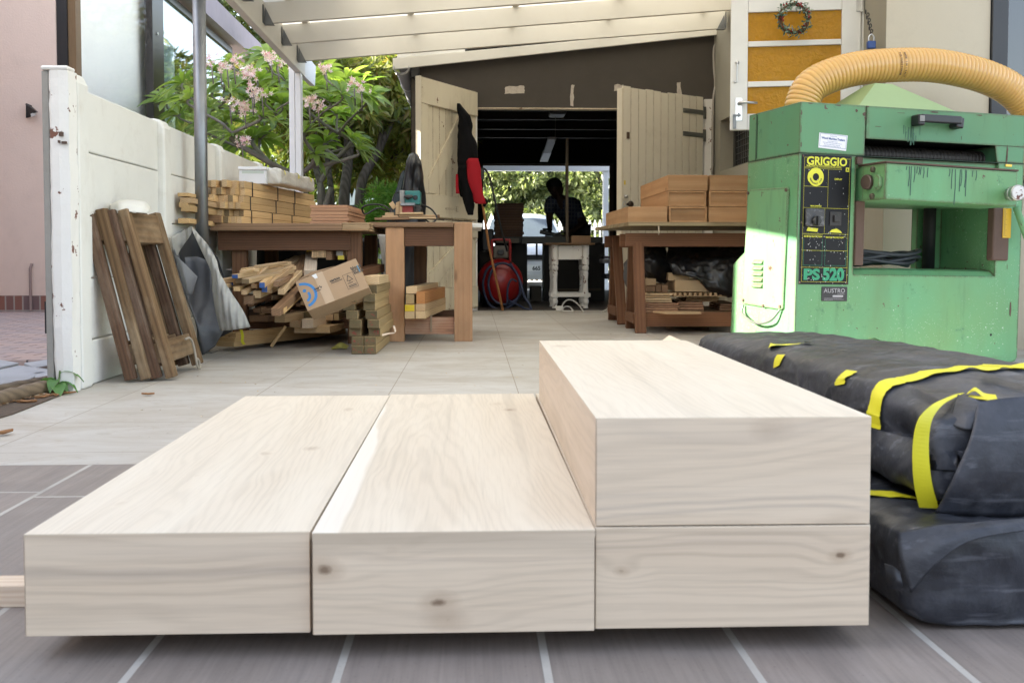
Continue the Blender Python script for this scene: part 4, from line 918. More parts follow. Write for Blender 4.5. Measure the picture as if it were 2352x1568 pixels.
    for (z0, hw_, arch, am, c_) in bands:        # long mineral streaks: z = z0 + arch * x^2
        xx = m.n('Math', operation='POWER', i_1=2.0); ab = m.n('Math', operation='ABSOLUTE'); m.l(sx.outputs[0], ab.inputs[0]); m.l(ab.outputs[0], xx.inputs[0])
        z1 = m.n('Math', operation='MULTIPLY_ADD', i_1=-arch, i_2=-z0); m.l(xx.outputs[0], z1.inputs[0]); z2 = m.n('Math', operation='ADD'); m.l(z1.outputs[0], z2.inputs[0]); m.l(sx.outputs[2], z2.inputs[1])
        az = m.n('Math', operation='ABSOLUTE'); m.l(z2.outputs[0], az.inputs[0]); fb_ = m.noise(st.outputs[0], 2.2, 3, .5)
        col = m.mix(m.mul(m.mul(m.ramp(az.outputs[0], 0.0, hw_, True), m.ramp(fb_, .25, .6)), am), col, c_)
    if sap:                                      # white sapwood along one edge
        x0_, wd_ = sap; s1 = m.n('Math', operation='SUBTRACT', i_1=x0_); m.l(sx.outputs[1], s1.inputs[0]); s2_ = m.n('Math', operation='MULTIPLY_ADD', i_1=.05, i_2=0.0); m.l(sx.outputs[0], s2_.inputs[0]); s3 = m.n('Math', operation='ADD'); m.l(s1.outputs[0], s3.inputs[0]); m.l(s2_.outputs[0], s3.inputs[1])
        col = m.mix(m.mul(m.ramp(s3.outputs[0], wd_ * .6, wd_, True), .6), col, (.78, .74, .66))
    m.bump(fn, .08, .001)
    return m.done(col, .55, spec=.3)
A1, A2 = (.66, .59, .48), (.59, .505, .395)
B1, B2 = (.69, .58, .445), (.59, .475, .35)
blk = [  # x0,x1,y0,y1,z0,z1, label, knots on the front (x,z from the middle / bottom), knots on top
    (-.615, -.2255, 1.405, 2.775, .036, .1775, 'left pale oak beam of the foreground row, grey streaked front', (), ((.42, -.03, .14, .006), (.44, .12, .14, .008), (-.05, .10, .14, .007), (-.10, .03, .14, .005), (-.32, -.05, .14, .004), (-.52, -.13, .14, .005))),
    (-.2225, .1685, 1.396, 2.79, .036, .178, 'middle pale oak beam of the foreground row, three knots on its front', ((-.176, -.70, .096, .0075), (-.024, -.70, .052, .008), (-.016, -.70, .026, .009), (-.08, -.70, .128, .005)), ((.50, .09, .14, .009), (.40, .12, .14, .007))),
    (.1725, .5625, 1.403, 2.785, .036, .179, 'lower right pale oak beam, under the raised one', ((-.17, -.70, .08, .004), (.155, -.70, .105, .005)), ()),
    (.1745, .5640, 1.406, 2.69, .181, .3325, 'upper right pale oak beam lying on top of the row', ((.055, -.645, .138, .010), (.07, -.645, .12, .005)), ((.48, -.14, .15, .010),))]
for i, (x0, x1, y0, y1, z0, z1, lab, kf, kt) in enumerate(blk):
    hw, hl, hh = (x1 - x0) / 2, (y1 - y0) / 2, z1 - z0
    t = thing('oak_beam', lab, 'wooden beam', ((x0 + x1) / 2, (y0 + y1) / 2, z0), 'pale oak beams in the foreground', rz=(0, .002, -.002, -.004)[i])
    wt = oak('oak top %d' % i, 'Y', 2 + i * 2.3, A1, A2, ring=(95, 80, 95, 80)[i], tilt=(.035, .05, .03, .06)[i], cen=((.06, -.20), (.07, -.185), (.1, -.2), (-.06, -.2))[i], knots=[(a, b, c, r) for a, b, c, r in kt], sap=(-hw, .019) if i == 1 else None)
    wf_ = oak('oak front %d' % i, 'X', 5 + i * 1.7, B1, B2, ring=(60, 70, 60, 48)[i], tilt=(.03, .04, .02, .10)[i], cen=((.7 + .02, -.02), (.7, .03), (.69, .10), (.66, .02))[i], knots=[(a, -hl, c, r) for a, b, c, r in kf], bands=(((.088, .012, -.18, .55, (.30, .25, .21)), (.040, .014, -.12, .35, (.34, .28, .23)), (.118, .02, -.3, .25, (.40, .33, .27))), ((.112, .006, .1, .3, (.40, .32, .25)), (.03, .01, -.2, .22, (.42, .34, .27))), ((.12, .012, -.1, .22, (.42, .34, .28)),), ((.035, .006, -.35, .4, (.36, .30, .25)), (.022, .005, -.35, .4, (.36, .30, .25)), (.052, .01, -.3, .25, (.38, .32, .27)), (.12, .03, 2.0, .22, (.40, .35, .30))))[i])
    ws = oak('oak side %d' % i, 'Y', 9 + i * 3.1, (.63, .52, .41), (.53, .42, .31), ring=80, tilt=.04, cen=(.3, -.05))
    B('top_board', MB().box(-hw, hw, -hl + .0016, hl, hh - .012, hh), wt, t, local=True)
    B('front_board', MB().prism([(-hw + .0007, -hl, 0), (-hw + .0007, -hl, hh - .0006), (-hw + .0007, -hl + .0010, hh - .0006), (-hw + .0007, -hl + .0010, hh - .0125), (-hw + .0007, -hl + .013, hh - .0125), (-hw + .0007, -hl + .013, 0)], (2 * hw - .0014, 0, 0)), wf_, t, local=True, bevel=.001)
    B('side_board', MB().box(-hw + .0006, -hw + .0126, -hl + .0135, hl - .0005, 0, hh - .0125).box(-hw - .0004, -hw - .0001, -hl + .0008, hl - .0005, .0, hh - .0008), ws, t, local=True)
    B('side_board', MB().box(hw - .0126, hw - .0006, -hl + .0135, hl - .0005, 0, hh - .0125), ws, t, local=True)
    B('bottom_board', MB().box(-hw + .013, hw - .013, -hl + .0136, hl - .001, .001, .012).box(-hw + .013, hw - .013, hl - .013, hl - .001, .0125, hh - .0125), ws, t, local=True)
PINE = wood('pale pine', (.66, .50, .31), (.52, .34, .17), ring=30)
PINEP = wood('very pale pine', (.78, .66, .52), (.66, .50, .36), ring=40, knots=.2)
for (yy, x0, x1, lab) in ((1.655, -.90, .52, 'pale pine batten sticking out left from under the oak beams'), (2.50, -.56, .52, 'pale pine batten hidden under the far end of the oak beams')):
    T(plank('batten', (x0, yy, .0175), (x1, yy, .0175), .055, .035, PINEP), lab, 'batten')
# lit plank leaning beyond the raised beam
T(B('board', MB().prism([at(1500, 797, 3.55), at(1537, 769, 3.85), at(1612, 802, 3.45), at(1580, 835, 3.2)], (0, .01, -.02)), PINEP, bevel=.002), 'sunlit pine board lying behind the raised oak beam', 'board')
# ---------------------------------------------------------------- wrapped bundles with yellow tape
def plastic():
    m = N('dusty black plastic wrap'); v = m.coords()
    n1 = m.noise(v, 5, 8, .65, .5); n2 = m.noise(v, 26, 6, .65); n3 = m.noise(m.coords((3, 40, 40)), 1.5, 5, .6)
    col = m.mix(m.mul(m.ramp(n1, .38, .72), .75), (.010, .0115, .016), (.055, .060, .078))
    col = m.mix(m.mul(m.ramp(n2, .5, .8), .4), col, (.11, .115, .13)); col = m.mix(m.mul(m.ramp(n3, .56, .7), .35), col, (.20, .21, .24))
    h = m.n('Math', operation='ADD'); m.l(n2, h.inputs[0]); m.l(m.mul(n1, 2.0), h.inputs[1]); m.bump(h.outputs[0], .22, .008)
    return m.done(col, m.ramp(n2, -.15, 1.3), spec=.55)
PLAS = plastic(); TAPE = plain('yellow plastic tape', (.66, .60, .02), .45, var=.12, scale=30)
class Bundle:
    def __init__(s, x0, x1, y0, y1, z0, z1, seed, amp, rot=0.0, sag=None, dent=0.0):
        s.__dict__.update(x0=x0, x1=x1, y0=y0, y1=y1, z0=z0, z1=z1, seed=seed, amp=amp, rot=rot, sag=sag, dent=dent)
    def pt(s, u, v, off=0.0):
        """u round the girth (0 = middle of the bottom, going left and up), v along the length, caps beyond 0 and 1"""
        a = (s.x1 - s.x0) / 2; b = (s.z1 - s.z0) / 2; th = -math.pi / 2 - u * 2 * math.pi
        n_ = 5.5; c, q = math.cos(th), math.sin(th); k = (abs(c) ** n_ + abs(q) ** n_) ** (-1 / n_)
        X, Z = c * k * a, q * k * b; L = s.y1 - s.y0
        if v < 0: f = 1 + v; Y = s.y0 + .012 * (1 - (1 + v) ** 2) * 0 + .0; rr = max(0.0, f)
        elif v > 1: f = 2 - v; Y = s.y1; rr = max(0.0, f)
        else: Y = s.y0 + L * v; rr = 1.0
        e = min(1, max(0, min(v, 1 - v)) * L / .03); 
        if 0 <= v <= 1: k2 = 1 - .06 * (1 - e) ** 2; X *= k2; Z *= k2
        else: X *= .94 * rr; Z *= .94 * rr; Y += (-.012 if v < 0 else .012) * (1 - rr * rr)
        p = V(X, Y, Z + b)
        g = V(p.x * 6 + s.seed, p.y * 3.2, p.z * 6); d = noise.noise(g) * s.amp + noise.noise(g * 2.7) * s.amp * .45 + (abs(noise.noise(V(p.x * 11 + p.y * 6 + s.seed, p.z * 7, 3))) * -1.1 + (1 - min(1, 7 * abs(noise.noise(V(p.x * 5 - p.y * 4 + s.seed, p.y * 3 + p.z * 9, 7))))) * .35 + (1 - min(1, 8 * abs(noise.noise(V(p.x * 8 + p.z * 10, p.y * 5 + s.seed, 1))))) * .22) * s.amp
        nr = V(c, 0, q) if 0 <= v <= 1 else V(c * .25, -1 if v < 0 else 1, q * .25)
        if s.sag: d0 = s.sag(X, Y, Z)
        else: d0 = 0
        if s.dent and X < -a * .75 and 0 <= v < .4: d -= s.dent * math.exp(-((v - .075) / .05) ** 2) * math.exp(-((Z - .03) / .05) ** 2)
        d += off
        if Z < -b * .86: d = max(min(d, 0), -.004) + off
        p += nr.normalized() * d; p.z += d0
        ca, sa = math.cos(s.rot), math.sin(s.rot); cx, cy = (s.x0 + s.x1) / 2, (s.y0 + s.y1) / 2
        x, y = p.x, p.y - cy
        return V(cx + x * ca - y * sa, cy + x * sa + y * ca, s.z0 + max(.001 + off, p.z))
    def body(s, nu=190, nv=260):
        vv = [-1 + i / 14 for i in range(14)] + [j / nv for j in range(nv + 1)] + [1 + (i + 1) / 8 for i in range(8)]
        return MB().grid(nu, len(vv), lambda u, t: s.pt(u, vv[min(len(vv) - 1, int(round(t * (len(vv) - 1))))]), cu=True)
    def strip(s, path, w, off=.0025, n=26):
        """tape along (u,v) points, of metric width w"""
        pts = []
        for i in range(len(path) - 1):
            for k in range(n): t = k / n; pts.append((path[i][0] + (path[i + 1][0] - path[i][0]) * t, path[i][1] + (path[i + 1][1] - path[i][1]) * t))
        pts.append(path[-1]); vs = []
        for i, (u, v) in enumerate(pts):
            c = s.pt(u, v, off); c2 = s.pt(*pts[min(i + 1, len(pts) - 1)], off); c0 = s.pt(*pts[max(i - 1, 0)], off); d = (c2 - c0)
            e1 = s.pt(u + .004, v, off) - c; e2 = s.pt(u, v + .01, off) - c; nn = e1.cross(e2)
            sd = nn.cross(d).normalized(); ww = w * (1 + .12 * noise.noise((i * .4, u * 9, s.seed)))
            vs += [c - sd * ww / 2, c, c + sd * ww / 2]
        fs = []
        for i in range(len(pts) - 1): fs += [(3 * i, 3 * i + 1, 3 * i + 4, 3 * i + 3), (3 * i + 1, 3 * i + 2, 3 * i + 5, 3 * i + 4)]
        return MB().add(vs, fs)
def quad_sheet(rows, n=8):
    """smooth sheet through rows of 3-D points"""
    R_ = [bez(r, n) for r in rows]; k = len(R_[0]); cols = [bez([r[j] for r in R_], n) for j in range(k)]
    mb = MB(); nv = len(cols[0]); vs = [cols[i][j] for i in range(k) for j in range(nv)]
    return mb.add(vs, [(i * nv + j, i * nv + j + 1, (i + 1) * nv + j + 1, (i + 1) * nv + j) for i in range(k - 1) for j in range(nv - 1)])
lo = Bundle(.640, 1.14, 1.47, 2.95, .0, .158, 3.0, .009)
up = Bundle(.685, 1.13, 1.56, 3.03, .160, .352, 8.0, .0085, sag=lambda X, Y, Z: (-.022 * max(0, (Y - 2.1)) if Z > 0 else 0) + (-.034 * max(0, 1.86 - Y) / .3 if Z > 0 else 0) + (-.05 * max(0, X - .12) if Z > 0 else 0), rot=.028, dent=.05)
tb = thing('wrapped_bundle', 'black plastic wrapped bundle on the floor, under the taped one', 'bundle', (.86, 2.2, 0), 'black wrapped bundles')
B('wrap', lo.body(), PLAS, tb, smooth=True)
rows = [[at(2060, 1222, 1.475), at(2150, 1205, 1.462), at(2250, 1196, 1.455), at(2375, 1188, 1.45)], [at(2068, 1290, 1.452), at(2150, 1250, 1.442), at(2240, 1216, 1.440), at(2375, 1200, 1.44)], [at(2092, 1362, 1.440), at(2155, 1292, 1.436), at(2235, 1240, 1.434), at(2375, 1214, 1.435)]]
B('fold', quad_sheet(rows), PLAS, tb, smooth=True, solid=.003)
rows = [[at(2030, 1292, 1.478), at(2052, 1300, 1.462), at(2066, 1312, 1.452)], [at(2034, 1318, 1.466), at(2055, 1328, 1.450), at(2072, 1338, 1.444)], [at(2036, 1350, 1.472), at(2050, 1352, 1.458), at(2068, 1356, 1.45)]]
B('fold', quad_sheet(rows), PLAS, tb, smooth=True, solid=.002)
B('tape', lo.strip([(.36, .16), (.41, .12), (.47, .11)], .028, off=.004), TAPE, tb)
B('tape', lo.strip([(.62, .10), (.70, .04), (.75, -.05), (.75, -.5)], .03, off=.012), TAPE, tb)
tb = thing('wrapped_bundle', 'black plastic wrapped bundle with yellow tape, lying on another bundle', 'bundle', (.84, 2.3, .16), 'black wrapped bundles')
B('wrap', up.body(), PLAS, tb, smooth=True)
# folded flap at the near end and the dark pleat beside it
rows = [[at(2246, 922, 1.545), at(2305, 914, 1.54), at(2385, 908, 1.54)], [at(2229, 1005, 1.53), at(2300, 1000, 1.522), at(2385, 1000, 1.52)], [at(2186, 1105, 1.527), at(2280, 1100, 1.515), at(2385, 1100, 1.515)], [at(2149, 1178, 1.54), at(2260, 1186, 1.532), at(2385, 1186, 1.53)]]
B('fold', quad_sheet(rows), PLAS, tb, smooth=True, solid=.003)
rows = [[at(2200, 905, 1.60), at(2240, 915, 1.575), at(2262, 935, 1.55)], [at(2188, 938, 1.575), at(2225, 950, 1.548), at(2255, 962, 1.538)], [at(2180, 972, 1.56), at(2215, 985, 1.54), at(2245, 985, 1.538)]]
B('fold', quad_sheet(rows), PLAS, tb, smooth=True, solid=.003)
B('tape', up.strip([(.27, .135), (.345, .135), (.40, .14), (.52, .19), (.60, .215)], .032, off=.005), TAPE, tb)
def ribbon(pts, w, side, n=6, th=.0012):
    P = bez(pts, n); vs = []
    for i, p in enumerate(P): sd = Vector(side[0]).lerp(Vector(side[1]), i / (len(P) - 1)); vs += [p - sd * w / 2, p + sd * w / 2]
    return MB().add(vs, [(2 * i, 2 * i + 1, 2 * i + 3, 2 * i + 2) for i in range(len(P) - 1)])
def pw(px, py, Y): return at(px, py, Y)
B('tape', ribbon([pw(2205, 903, 1.64), pw(2180, 914, 1.60), pw(2152, 930, 1.565), pw(2126, 962, 1.548), pw(2116, 1010, 1.545), pw(2116, 1070, 1.545), pw(2122, 1120, 1.55), pw(2134, 1166, 1.56)], .029, (V(.8, .6, 0), V(1, -.2, 0))), TAPE, tb, solid=.001)
B('tape', ribbon([V(.90, 1.76, .366), V(.96, 1.71, .366), V(1.03, 1.665, .358), V(1.07, 1.65, .352)], .034, (V(.5, .85, 0), V(.6, .8, 0))), TAPE, tb, solid=.001)
B('tape', ribbon([pw(2218, 908, 1.66), pw(2250, 912, 1.62), pw(2300, 922, 1.58), pw(2345, 950, 1.545), pw(2372, 1000, 1.525), pw(2390, 1060, 1.515)], .030, (V(.5, .85, 0), V(1, .2, 0))), TAPE, tb, solid=.001)
B('tape', ribbon([pw(2222, 902, 1.655), pw(2240, 893, 1.645), pw(2262, 908, 1.63), pw(2290, 914, 1.61)], .026, (V(.5, .85, 0), V(.3, .9, .3))), TAPE, tb, solid=.001)
B('tape', up.strip([(.385, .60), (.415, .585), (.44, .58)], .055, off=.004), TAPE, tb)
B('tape', up.strip([(.335, .50), (.37, .505)], .04, off=.004), TAPE, tb)
B('tape', up.strip([(.335, .235), (.375, .24)], .04, off=.004), TAPE, tb)
B('tape', up.strip([(.60, .75), (.66, .74)], .03, off=.004), TAPE, tb)
B('tape', up.strip([(.58, .70), (.66, .70)], .03, off=.004), TAPE, tb)

# ---------------------------------------------------------------- green thickness planer
PA, PROLL = .2259, .0171
pn = thing('thickness_planer', 'scuffed green thickness planer with a black control panel and yellow hose', 'machine', (1.538, 4.8125, 0), rz=PA, ry=PROLL)
WA = [(-1, -1), (0, 0), (.424, .420), (.5, .498), (.80, .822), (1.01, 1.043), (1.10, 1.134), (1.238, 1.287), (3, 3.1)]
def pwarp(v):
    u, q, w = v
    for (a, b), (c_, d_) in zip(WA, WA[1:]):
        if w <= c_: w = b + (w - a) * (d_ - b) / (c_ - a); break
    return (u * 1.0 + .003 * (.05 < u < 1.2), q * 1.17 if q > .02 else q, w)
WARP[pn] = pwarp
PU = V(math.cos(PA), math.sin(PA), 0); PVV = V(-math.sin(PA), math.cos(PA), 0); PO = V(1.538, 4.8125, 0)
def green(name, c, splat=0.0, streak=.25):
    m = N(name); v = m.coords(); vs = m.coords((1, 1, .22))
    n1 = m.noise(vs, 3.5, 7, .65); n2 = m.noise(v, 9, 9, .72, .3); n3 = m.noise(v, 2, 4)
    col = m.mix(m.ramp(n3, .3, .7), c, [c[0] * 1.25, c[1] * .93, c[2] * .75])
    col = m.mix(m.mul(m.ramp(n1, .5, .78), streak), col, (.10, .10, .04))
    col = m.mix(m.mul(m.ramp(n2, .60, .66), .8), col, [x * .55 for x in c])
    n5 = m.noise(v, 17, 8, .6); col = m.mix(m.ramp(n5, .665, .68), col, (.09, .04, .03))
    sc = m.noise(m.coords((30, 30, 2)), 2.0, 3, .5); col = m.mix(m.mul(m.ramp(sc, .74, .78), .5), col, (.06, .09, .06))
    sc2 = m.noise(m.coords((2.5, 2.5, 40)), 2.2, 3, .5); col = m.mix(m.mul(m.ramp(sc2, .73, .77), .45), col, (.05, .07, .05))
    if splat:
        for s_, th, am in ((48, .11, splat), (110, .12, splat), (170, .14, splat)):
            vo = m.n('TexVoronoi', i_Scale=float(s_)); vo.inputs['Randomness'].default_value = 1; m.l(m.coords(), vo.inputs['Vector'])
            sp = m.n('SeparateXYZ'); m.l(vo.outputs['Color'], sp.inputs[0]); gt = m.n('Math', operation='LESS_THAN', i_1=.22 * am); m.l(sp.outputs[0], gt.inputs[0])
            mk = m.noise(v, 3.0, 3); col = m.mix(m.mul(m.mul(m.ramp(vo.outputs['Distance'], th, th + .05, True), gt.outputs[0]), m.ramp(mk, .44, .62)), col, (.55, .62, .55))
    col = m.mix(m.mul(edge_mask(m, .022, v, 30), .9), col, (.085, .045, .03))
    n7 = m.noise(m.coords((1, 1, .12)), 14, 5, .6); col = m.mix(m.mul(m.ramp(n7, .60, .74), .35), col, (.035, .07, .04))
    m.bump(m.noise(v, 26, 4), .10, .004)
    rr = m.n('MapRange'); rr.inputs[3].default_value = .38; rr.inputs[4].default_value = .62; m.l(n1, rr.inputs[0])
    return m.done(col, rr.outputs[0], spec=.45)
GRN = green('green machine enamel', (.078, .240, .125)); GRS = green('green enamel, plaster spattered', (.100, .288, .140), 1.0, .35); GRL = green('lighter green enamel', (.125, .31, .15), .2, .15)  # last one: lighter green for hatch, table cheek, boss and lever
BLK = plain('dark machine cavity', (.008, .010, .009), .7); MBLACK = plain('black enamel plate', (.006, .006, .008), .42, spec=.25, var=.3, scale=20)
W_, HH, SM, SD = 1.282, 1.238, 1.010, .43
DPT = .56
# body below the seam: side profile with the rear foot, open through the middle
mb = MB()
def pbox(mb, u0, u1, v0, v1, w0, w1, mi=0): return mb.box(u0, u1, v0, v1, w0, w1, mi)
mb.prism([(0, 0, .01), (0, 0, SM - .002), (0, SD, SM - .002), (0, SD, .575), (0, .545, .51), (0, DPT, .01)], (.3055, 0, 0))
mb.prism([(W_ - .1555, 0, .06), (W_ - .155, 0, SM - .002), (W_ - .155, SD, SM - .002), (W_ - .155, SD, .575), (W_ - .155, .545, .51), (W_ - .1555, DPT, .06)], (.1555, 0, 0))
fr_ = [(.306, 0, .04), (W_ - .156, 0, .04), (W_ - .156, 0, .44), (W_ - .156, .05, .478), (W_ - .156, .10, .487)]
mb.prism([(.3055, 0, .025), (.3055, 0, .47), (.3055, .03, .495), (.3055, .09, .503), (.3055, .52, .503), (.3055, DPT, .42), (.3055, DPT, .025)], (W_ - .1555 - .3055, 0, 0))
mb.prism([(W_ - .1555, 0, .06), (W_, 0, .06), (W_ - .012, 0, .038), (W_ - .05, 0, .026), (W_ - .1555, 0, .026)], (0, DPT, 0))
pbox(mb, .975, W_ - .156, .36, .40, .504, .99)          # inner back plate: the left third stays open to the light
pbox(mb, .3055, W_ - .1555, .02, .42, .955, SM - .004)
B('base', mb, GRS, pn, local=True)
B('seam_strip', MB().box(.0, W_, -.001, SD, SM - .0015, SM + .0015), plain('seam shadow line', (.02, .04, .025), .8), pn, local=True)
# hood with its trapezoid feed slot, split into two covers
mb = MB()
mb.prism([(0, 0, SM + .002), (0, 0, HH), (0, SD, HH - .0), (0, SD, SM + .002)], (.352, 0, 0))
h2 = MB(); z0, z1, z2 = SM + .002, 1.094, HH
h2.prism([(.3545, 0, z1), (W_, 0, z1), (W_, 0, z2), (.3545, 0, z2)], (0, .012, 0))
h2.prism([(.3545, 0, z1), (.3545, 0, z2), (.3545, SD, z2), (.3545, SD, z0), (.3545, .30, z0), (.3545, .30, z1)], (.01, 0, 0))
h2.prism([(1.118, 0, z0), (W_, 0, z0), (W_, 0, z1), (1.103, 0, z1)], (0, .012, 0)).prism([(1.135, .013, z0), (1.118, .013, z1), (1.118, .28, z1), (1.135, .28, z0)], (.006, 0, 0))
h2.box(.365, W_, .013, SD, z2 - .012, z2).box(W_ - .01, W_, .013, SD, z0, z2 - .012).box(.365, W_ - .011, SD - .01, SD, z0, z2 - .0125)
B('hood_cover', mb, GRN, pn, local=True, bevel=.004); B('hood_cover', h2, GRN, pn, local=True, bevel=.003)
B('cover_edge', MB().box(-.002, .0, .352 - .002 - .0, .354, SM + .01, HH - .01), plain('seam shadow line', (.02, .04, .025), .8), pn, local=True)
B('slot_lining', MB().box(.352, 1.12, .285, .29, .98, 1.2).box(.352, 1.12, .02, .285, 1.10, 1.105), BLK, pn, local=True)
mb = MB(); nr = 70
path = [V(.36 + .76 * i / (nr * 2), .12, 1.035) for i in range(nr * 2 + 1)]
mb.tube(path, [.045 if i % 4 < 2 else .041 for i in range(nr * 2 + 1)], 20)
B('feed_roller', mb, plain('worn steel roller', (.035, .03, .026), .5, .3), pn, local=True)
B('cutter_block', MB().cyl((.36, .22, 1.05), (1.11, .22, 1.05), .05, n=18), BLK, pn, local=True)
# pick-up of the top edge, dust funnel
B('top_plate', MB().box(.40, 1.16, .03, .36, HH + .001, HH + .006), GRN, pn, local=True, bevel=.002)
fb = [(.35, .05), (.92, .05), (.92, .38), (.35, .38)]; ft = [(.545, .18), (.645, .18), (.645, .26), (.545, .26)]
vs = [V(u, v, HH + .0065) for u, v in fb] + [V(u, v, HH + .150) for u, v in ft]
B('dust_funnel', MB().add(vs, [(0, 1, 5, 4), (1, 2, 6, 5), (2, 3, 7, 6), (3, 0, 4, 7), (4, 5, 6, 7), (3, 2, 1, 0)]), plain('pale green sheet', (.26, .36, .17), .5), pn, local=True, bevel=.003)
# side hatch with louvres, wire loop, screws
hp_ = [(.428, .305), (.44, .33), (.405, .860), (.39, .872), (.075, .862), (.064, .85), (.082, .30), (.095, .293)]
ha = B('side_hatch', MB().prism([(0, v, w) for v, w in hp_], (-.012, 0, 0)), GRL, pn, local=True, bevel=.004)
mb = MB()
for k in range(5):
    w = .395 + k * .029; mb.prism([(-.0125, .335, w), (-.026, .335, w + .004), (-.0125, .335, w + .022)], (0, -.085, 0))
B('louvre', mb, GRL, ha, local=True)
mb = MB()
for v, w in ((.40, .855), (.075, .848), (.42, .325), (.10, .31), (.24, .305)): mb.cyl((-.012, v, w), (-.018, v, w), .008, n=10)
B('screw', mb, RUST, ha, local=True)
B('wire_loop', MB().tube(bez([V(-.014, .42, .30), V(-.03, .40, .255), V(-.035, .27, .215), V(-.035, .15, .235), V(-.014, .10, .295)], 8), .006, 8), plain('bare wire', (.2, .2, .18), .4, .6), pn, local=True, smooth=True)
B('side_seam', MB().box(-.0015, .0, .36, .363, SM + .003, HH - .002), plain('seam shadow line', (.02, .04, .025), .8), pn, local=True)
mb = MB(); r_ = random.Random(12)
def blot(u, w, ru_, rw_):
    P = [V(u + ru_ * r_.uniform(.6, 1.15) * math.cos(t), -.0012, w + rw_ * r_.uniform(.6, 1.15) * math.sin(t)) for t in [i * .523 for i in range(12)]]; mb.add(P, [tuple(range(12))])
for u, w, a, b in ((.300, 1.213, .009, .007), (.343, 1.200, .011, .010), (.349, 1.184, .006, .006), (.362, 1.234, .01, .003), (1.175, 1.06, .006, .040), (1.172, 1.03, .004, .03), (.006, 1.19, .004, .012), (.005, 1.12, .003, .02), (.008, 1.05, .004, .014), (.05, 1.232, .012, .003), (.20, 1.231, .02, .003), (.74, 1.228, .03, .004), (1.0, 1.226, .02, .003), (.42, 1.15, .02, .0015), (.55, 1.215, .03, .001), (.90, 1.12, .002, .012), (.26, .30, .003, .004), (.62, .36, .003, .003), (.45, .21, .004, .004), (1.20, .52, .004, .02), (1.23, .30, .006, .05), (.31, .14, .003, .01)): blot(u, w, a, b)
B('paint_chip', mb, RUST, pn, local=True)
# black handle
hd = MB()
hd.tube(bez([V(.612, -.002, 1.178), V(.614, -.035, 1.185), V(.640, -.055, 1.187), V(.735, -.058, 1.187), V(.830, -.055, 1.187), V(.855, -.035, 1.183), V(.857, -.002, 1.172)], 6), .0, 4) if False else None
for a, b in ((V(.605, -.030, 1.183), V(.645, -.030, 1.183)), (V(.825, -.030, 1.183), V(.868, -.030, 1.178))): hd.beam(a, b, .062, .048)
hd.beam(V(.62, -.055, 1.190), V(.852, -.055, 1.190), .024, .036)
B('handle', hd, plain('black plastic grip', (.013, .013, .016), .38), pn, local=True, bevel=.008, seg=3)
B('handle_end', MB().box(.606, .633, -.0695, -.0675, 1.175, 1.20), plain('worn grey grip end', (.22, .21, .20), .5), pn, local=True)
ex, ez = V(1, 0, 0), V(0, 0, 1)
# white label
lb = B('sticker', MB().prism([(.097, -.0005, 1.040), (.248, -.0005, 1.030), (.255, -.0005, 1.103), (.101, -.0005, 1.110)], (0, -.0015, 0)), plain('white paper label', (.70, .70, .72), .5, var=.1), pn, local=True)
rx = V(math.cos(-.06), 0, math.sin(-.06)); rzv = V(math.sin(.06), 0, math.cos(.06))
mb = MB(); o_ = V(.176, -.0025, 1.075)
put_text(mb, 'Supplied by', .008, o_ + rzv * .019, rx, rzv, 0, 'CENTER'); put_text(mb, 'Wood Machine Traders', .015, o_ + rzv * .004, rx, rzv, .0006, 'CENTER', width=.128)
for k, w in ((-.006, .06), (-.013, .11), (-.021, .095), (-.028, .10)):
    for j in range(int(w / .008)): c = o_ + rzv * k + rx * (-w / 2 + .008 * j); mb.add([c, c + rx * .0055, c + rx * .0055 + rzv * .0022, c + rzv * .0022], [(0, 1, 2, 3)])
for a, b in (((-.072, .028), (.072, .028)), ((-.072, -.032), (.072, -.032))): p, q = o_ + rx * a[0] + rzv * a[1], o_ + rx * b[0] + rzv * b[1]; mb.add([p, q, q + rzv * .0015, p + rzv * .0015], [(0, 1, 2, 3)])
for a in (-.072, .0705): p = o_ + rx * a - rzv * .032; mb.add([p, p + rx * .0015, p + rx * .0015 + rzv * .06, p + rzv * .06], [(0, 1, 2, 3)])
B('print', mb, plain('blue ink', (.05, .09, .26), .6), lb, local=True)
# control panel
cpn = B('control_panel', MB().box(.012, .280, -.006, -.0005, .424, 1.006), MBLACK, pn, local=True, bevel=.003)
YEL, GRT = plain('yellow print', (.62, .60, .03), .5), plain('green print', (.02, .25, .12), .5)
mb = MB(); y_ = -.0075; PX0, PZ0 = .012, .424
def line(mb, u0, w0, u1, w1, t=.001):
    a, b = V(u0, y_, w0), V(u1, y_, w1); d = (b - a).normalized(); s_ = V(-d.z, 0, d.x) * t / 2; mb.add([a - s_, b - s_, b + s_, a + s_], [(0, 1, 2, 3)])
L0, R0 = .025, .268
for u0, w0, u1, w1 in ((L0, .992, R0, .992), (L0, .992, L0, .436), (R0, .992, R0, .436), (L0, .436, R0, .436), (L0, .949, .225, .949), (L0, .943, .225, .943), (.152, .940, .152, .770), (L0, .862, .152, .862), (L0, .766, R0, .766), (.138, .766, .138, .655), (L0, .652, R0, .652), (L0, .578, R0, .578), (L0, .503, R0, .503), (.030, .648, .130, .648), (.14, .640, .26, .640)): line(mb, u0, w0, u1, w1)
put_text(mb, 'GRIGGIO', .052, (.036, y_, .960), ex, ez, .0015, width=.215); put_text(mb, 'MACCHINE PER LA LAVORAZIONE DEL LEGNO', .011, (.036, y_, .9515), ex, ez, .0001, width=.185)
put_text(mb, 'DISPLAY', .011, (.186, y_, .895), ex, ez, .0003); put_text(mb, 'MAIN SWITCH', .009, (.060, y_, .771), ex, ez, .0003)
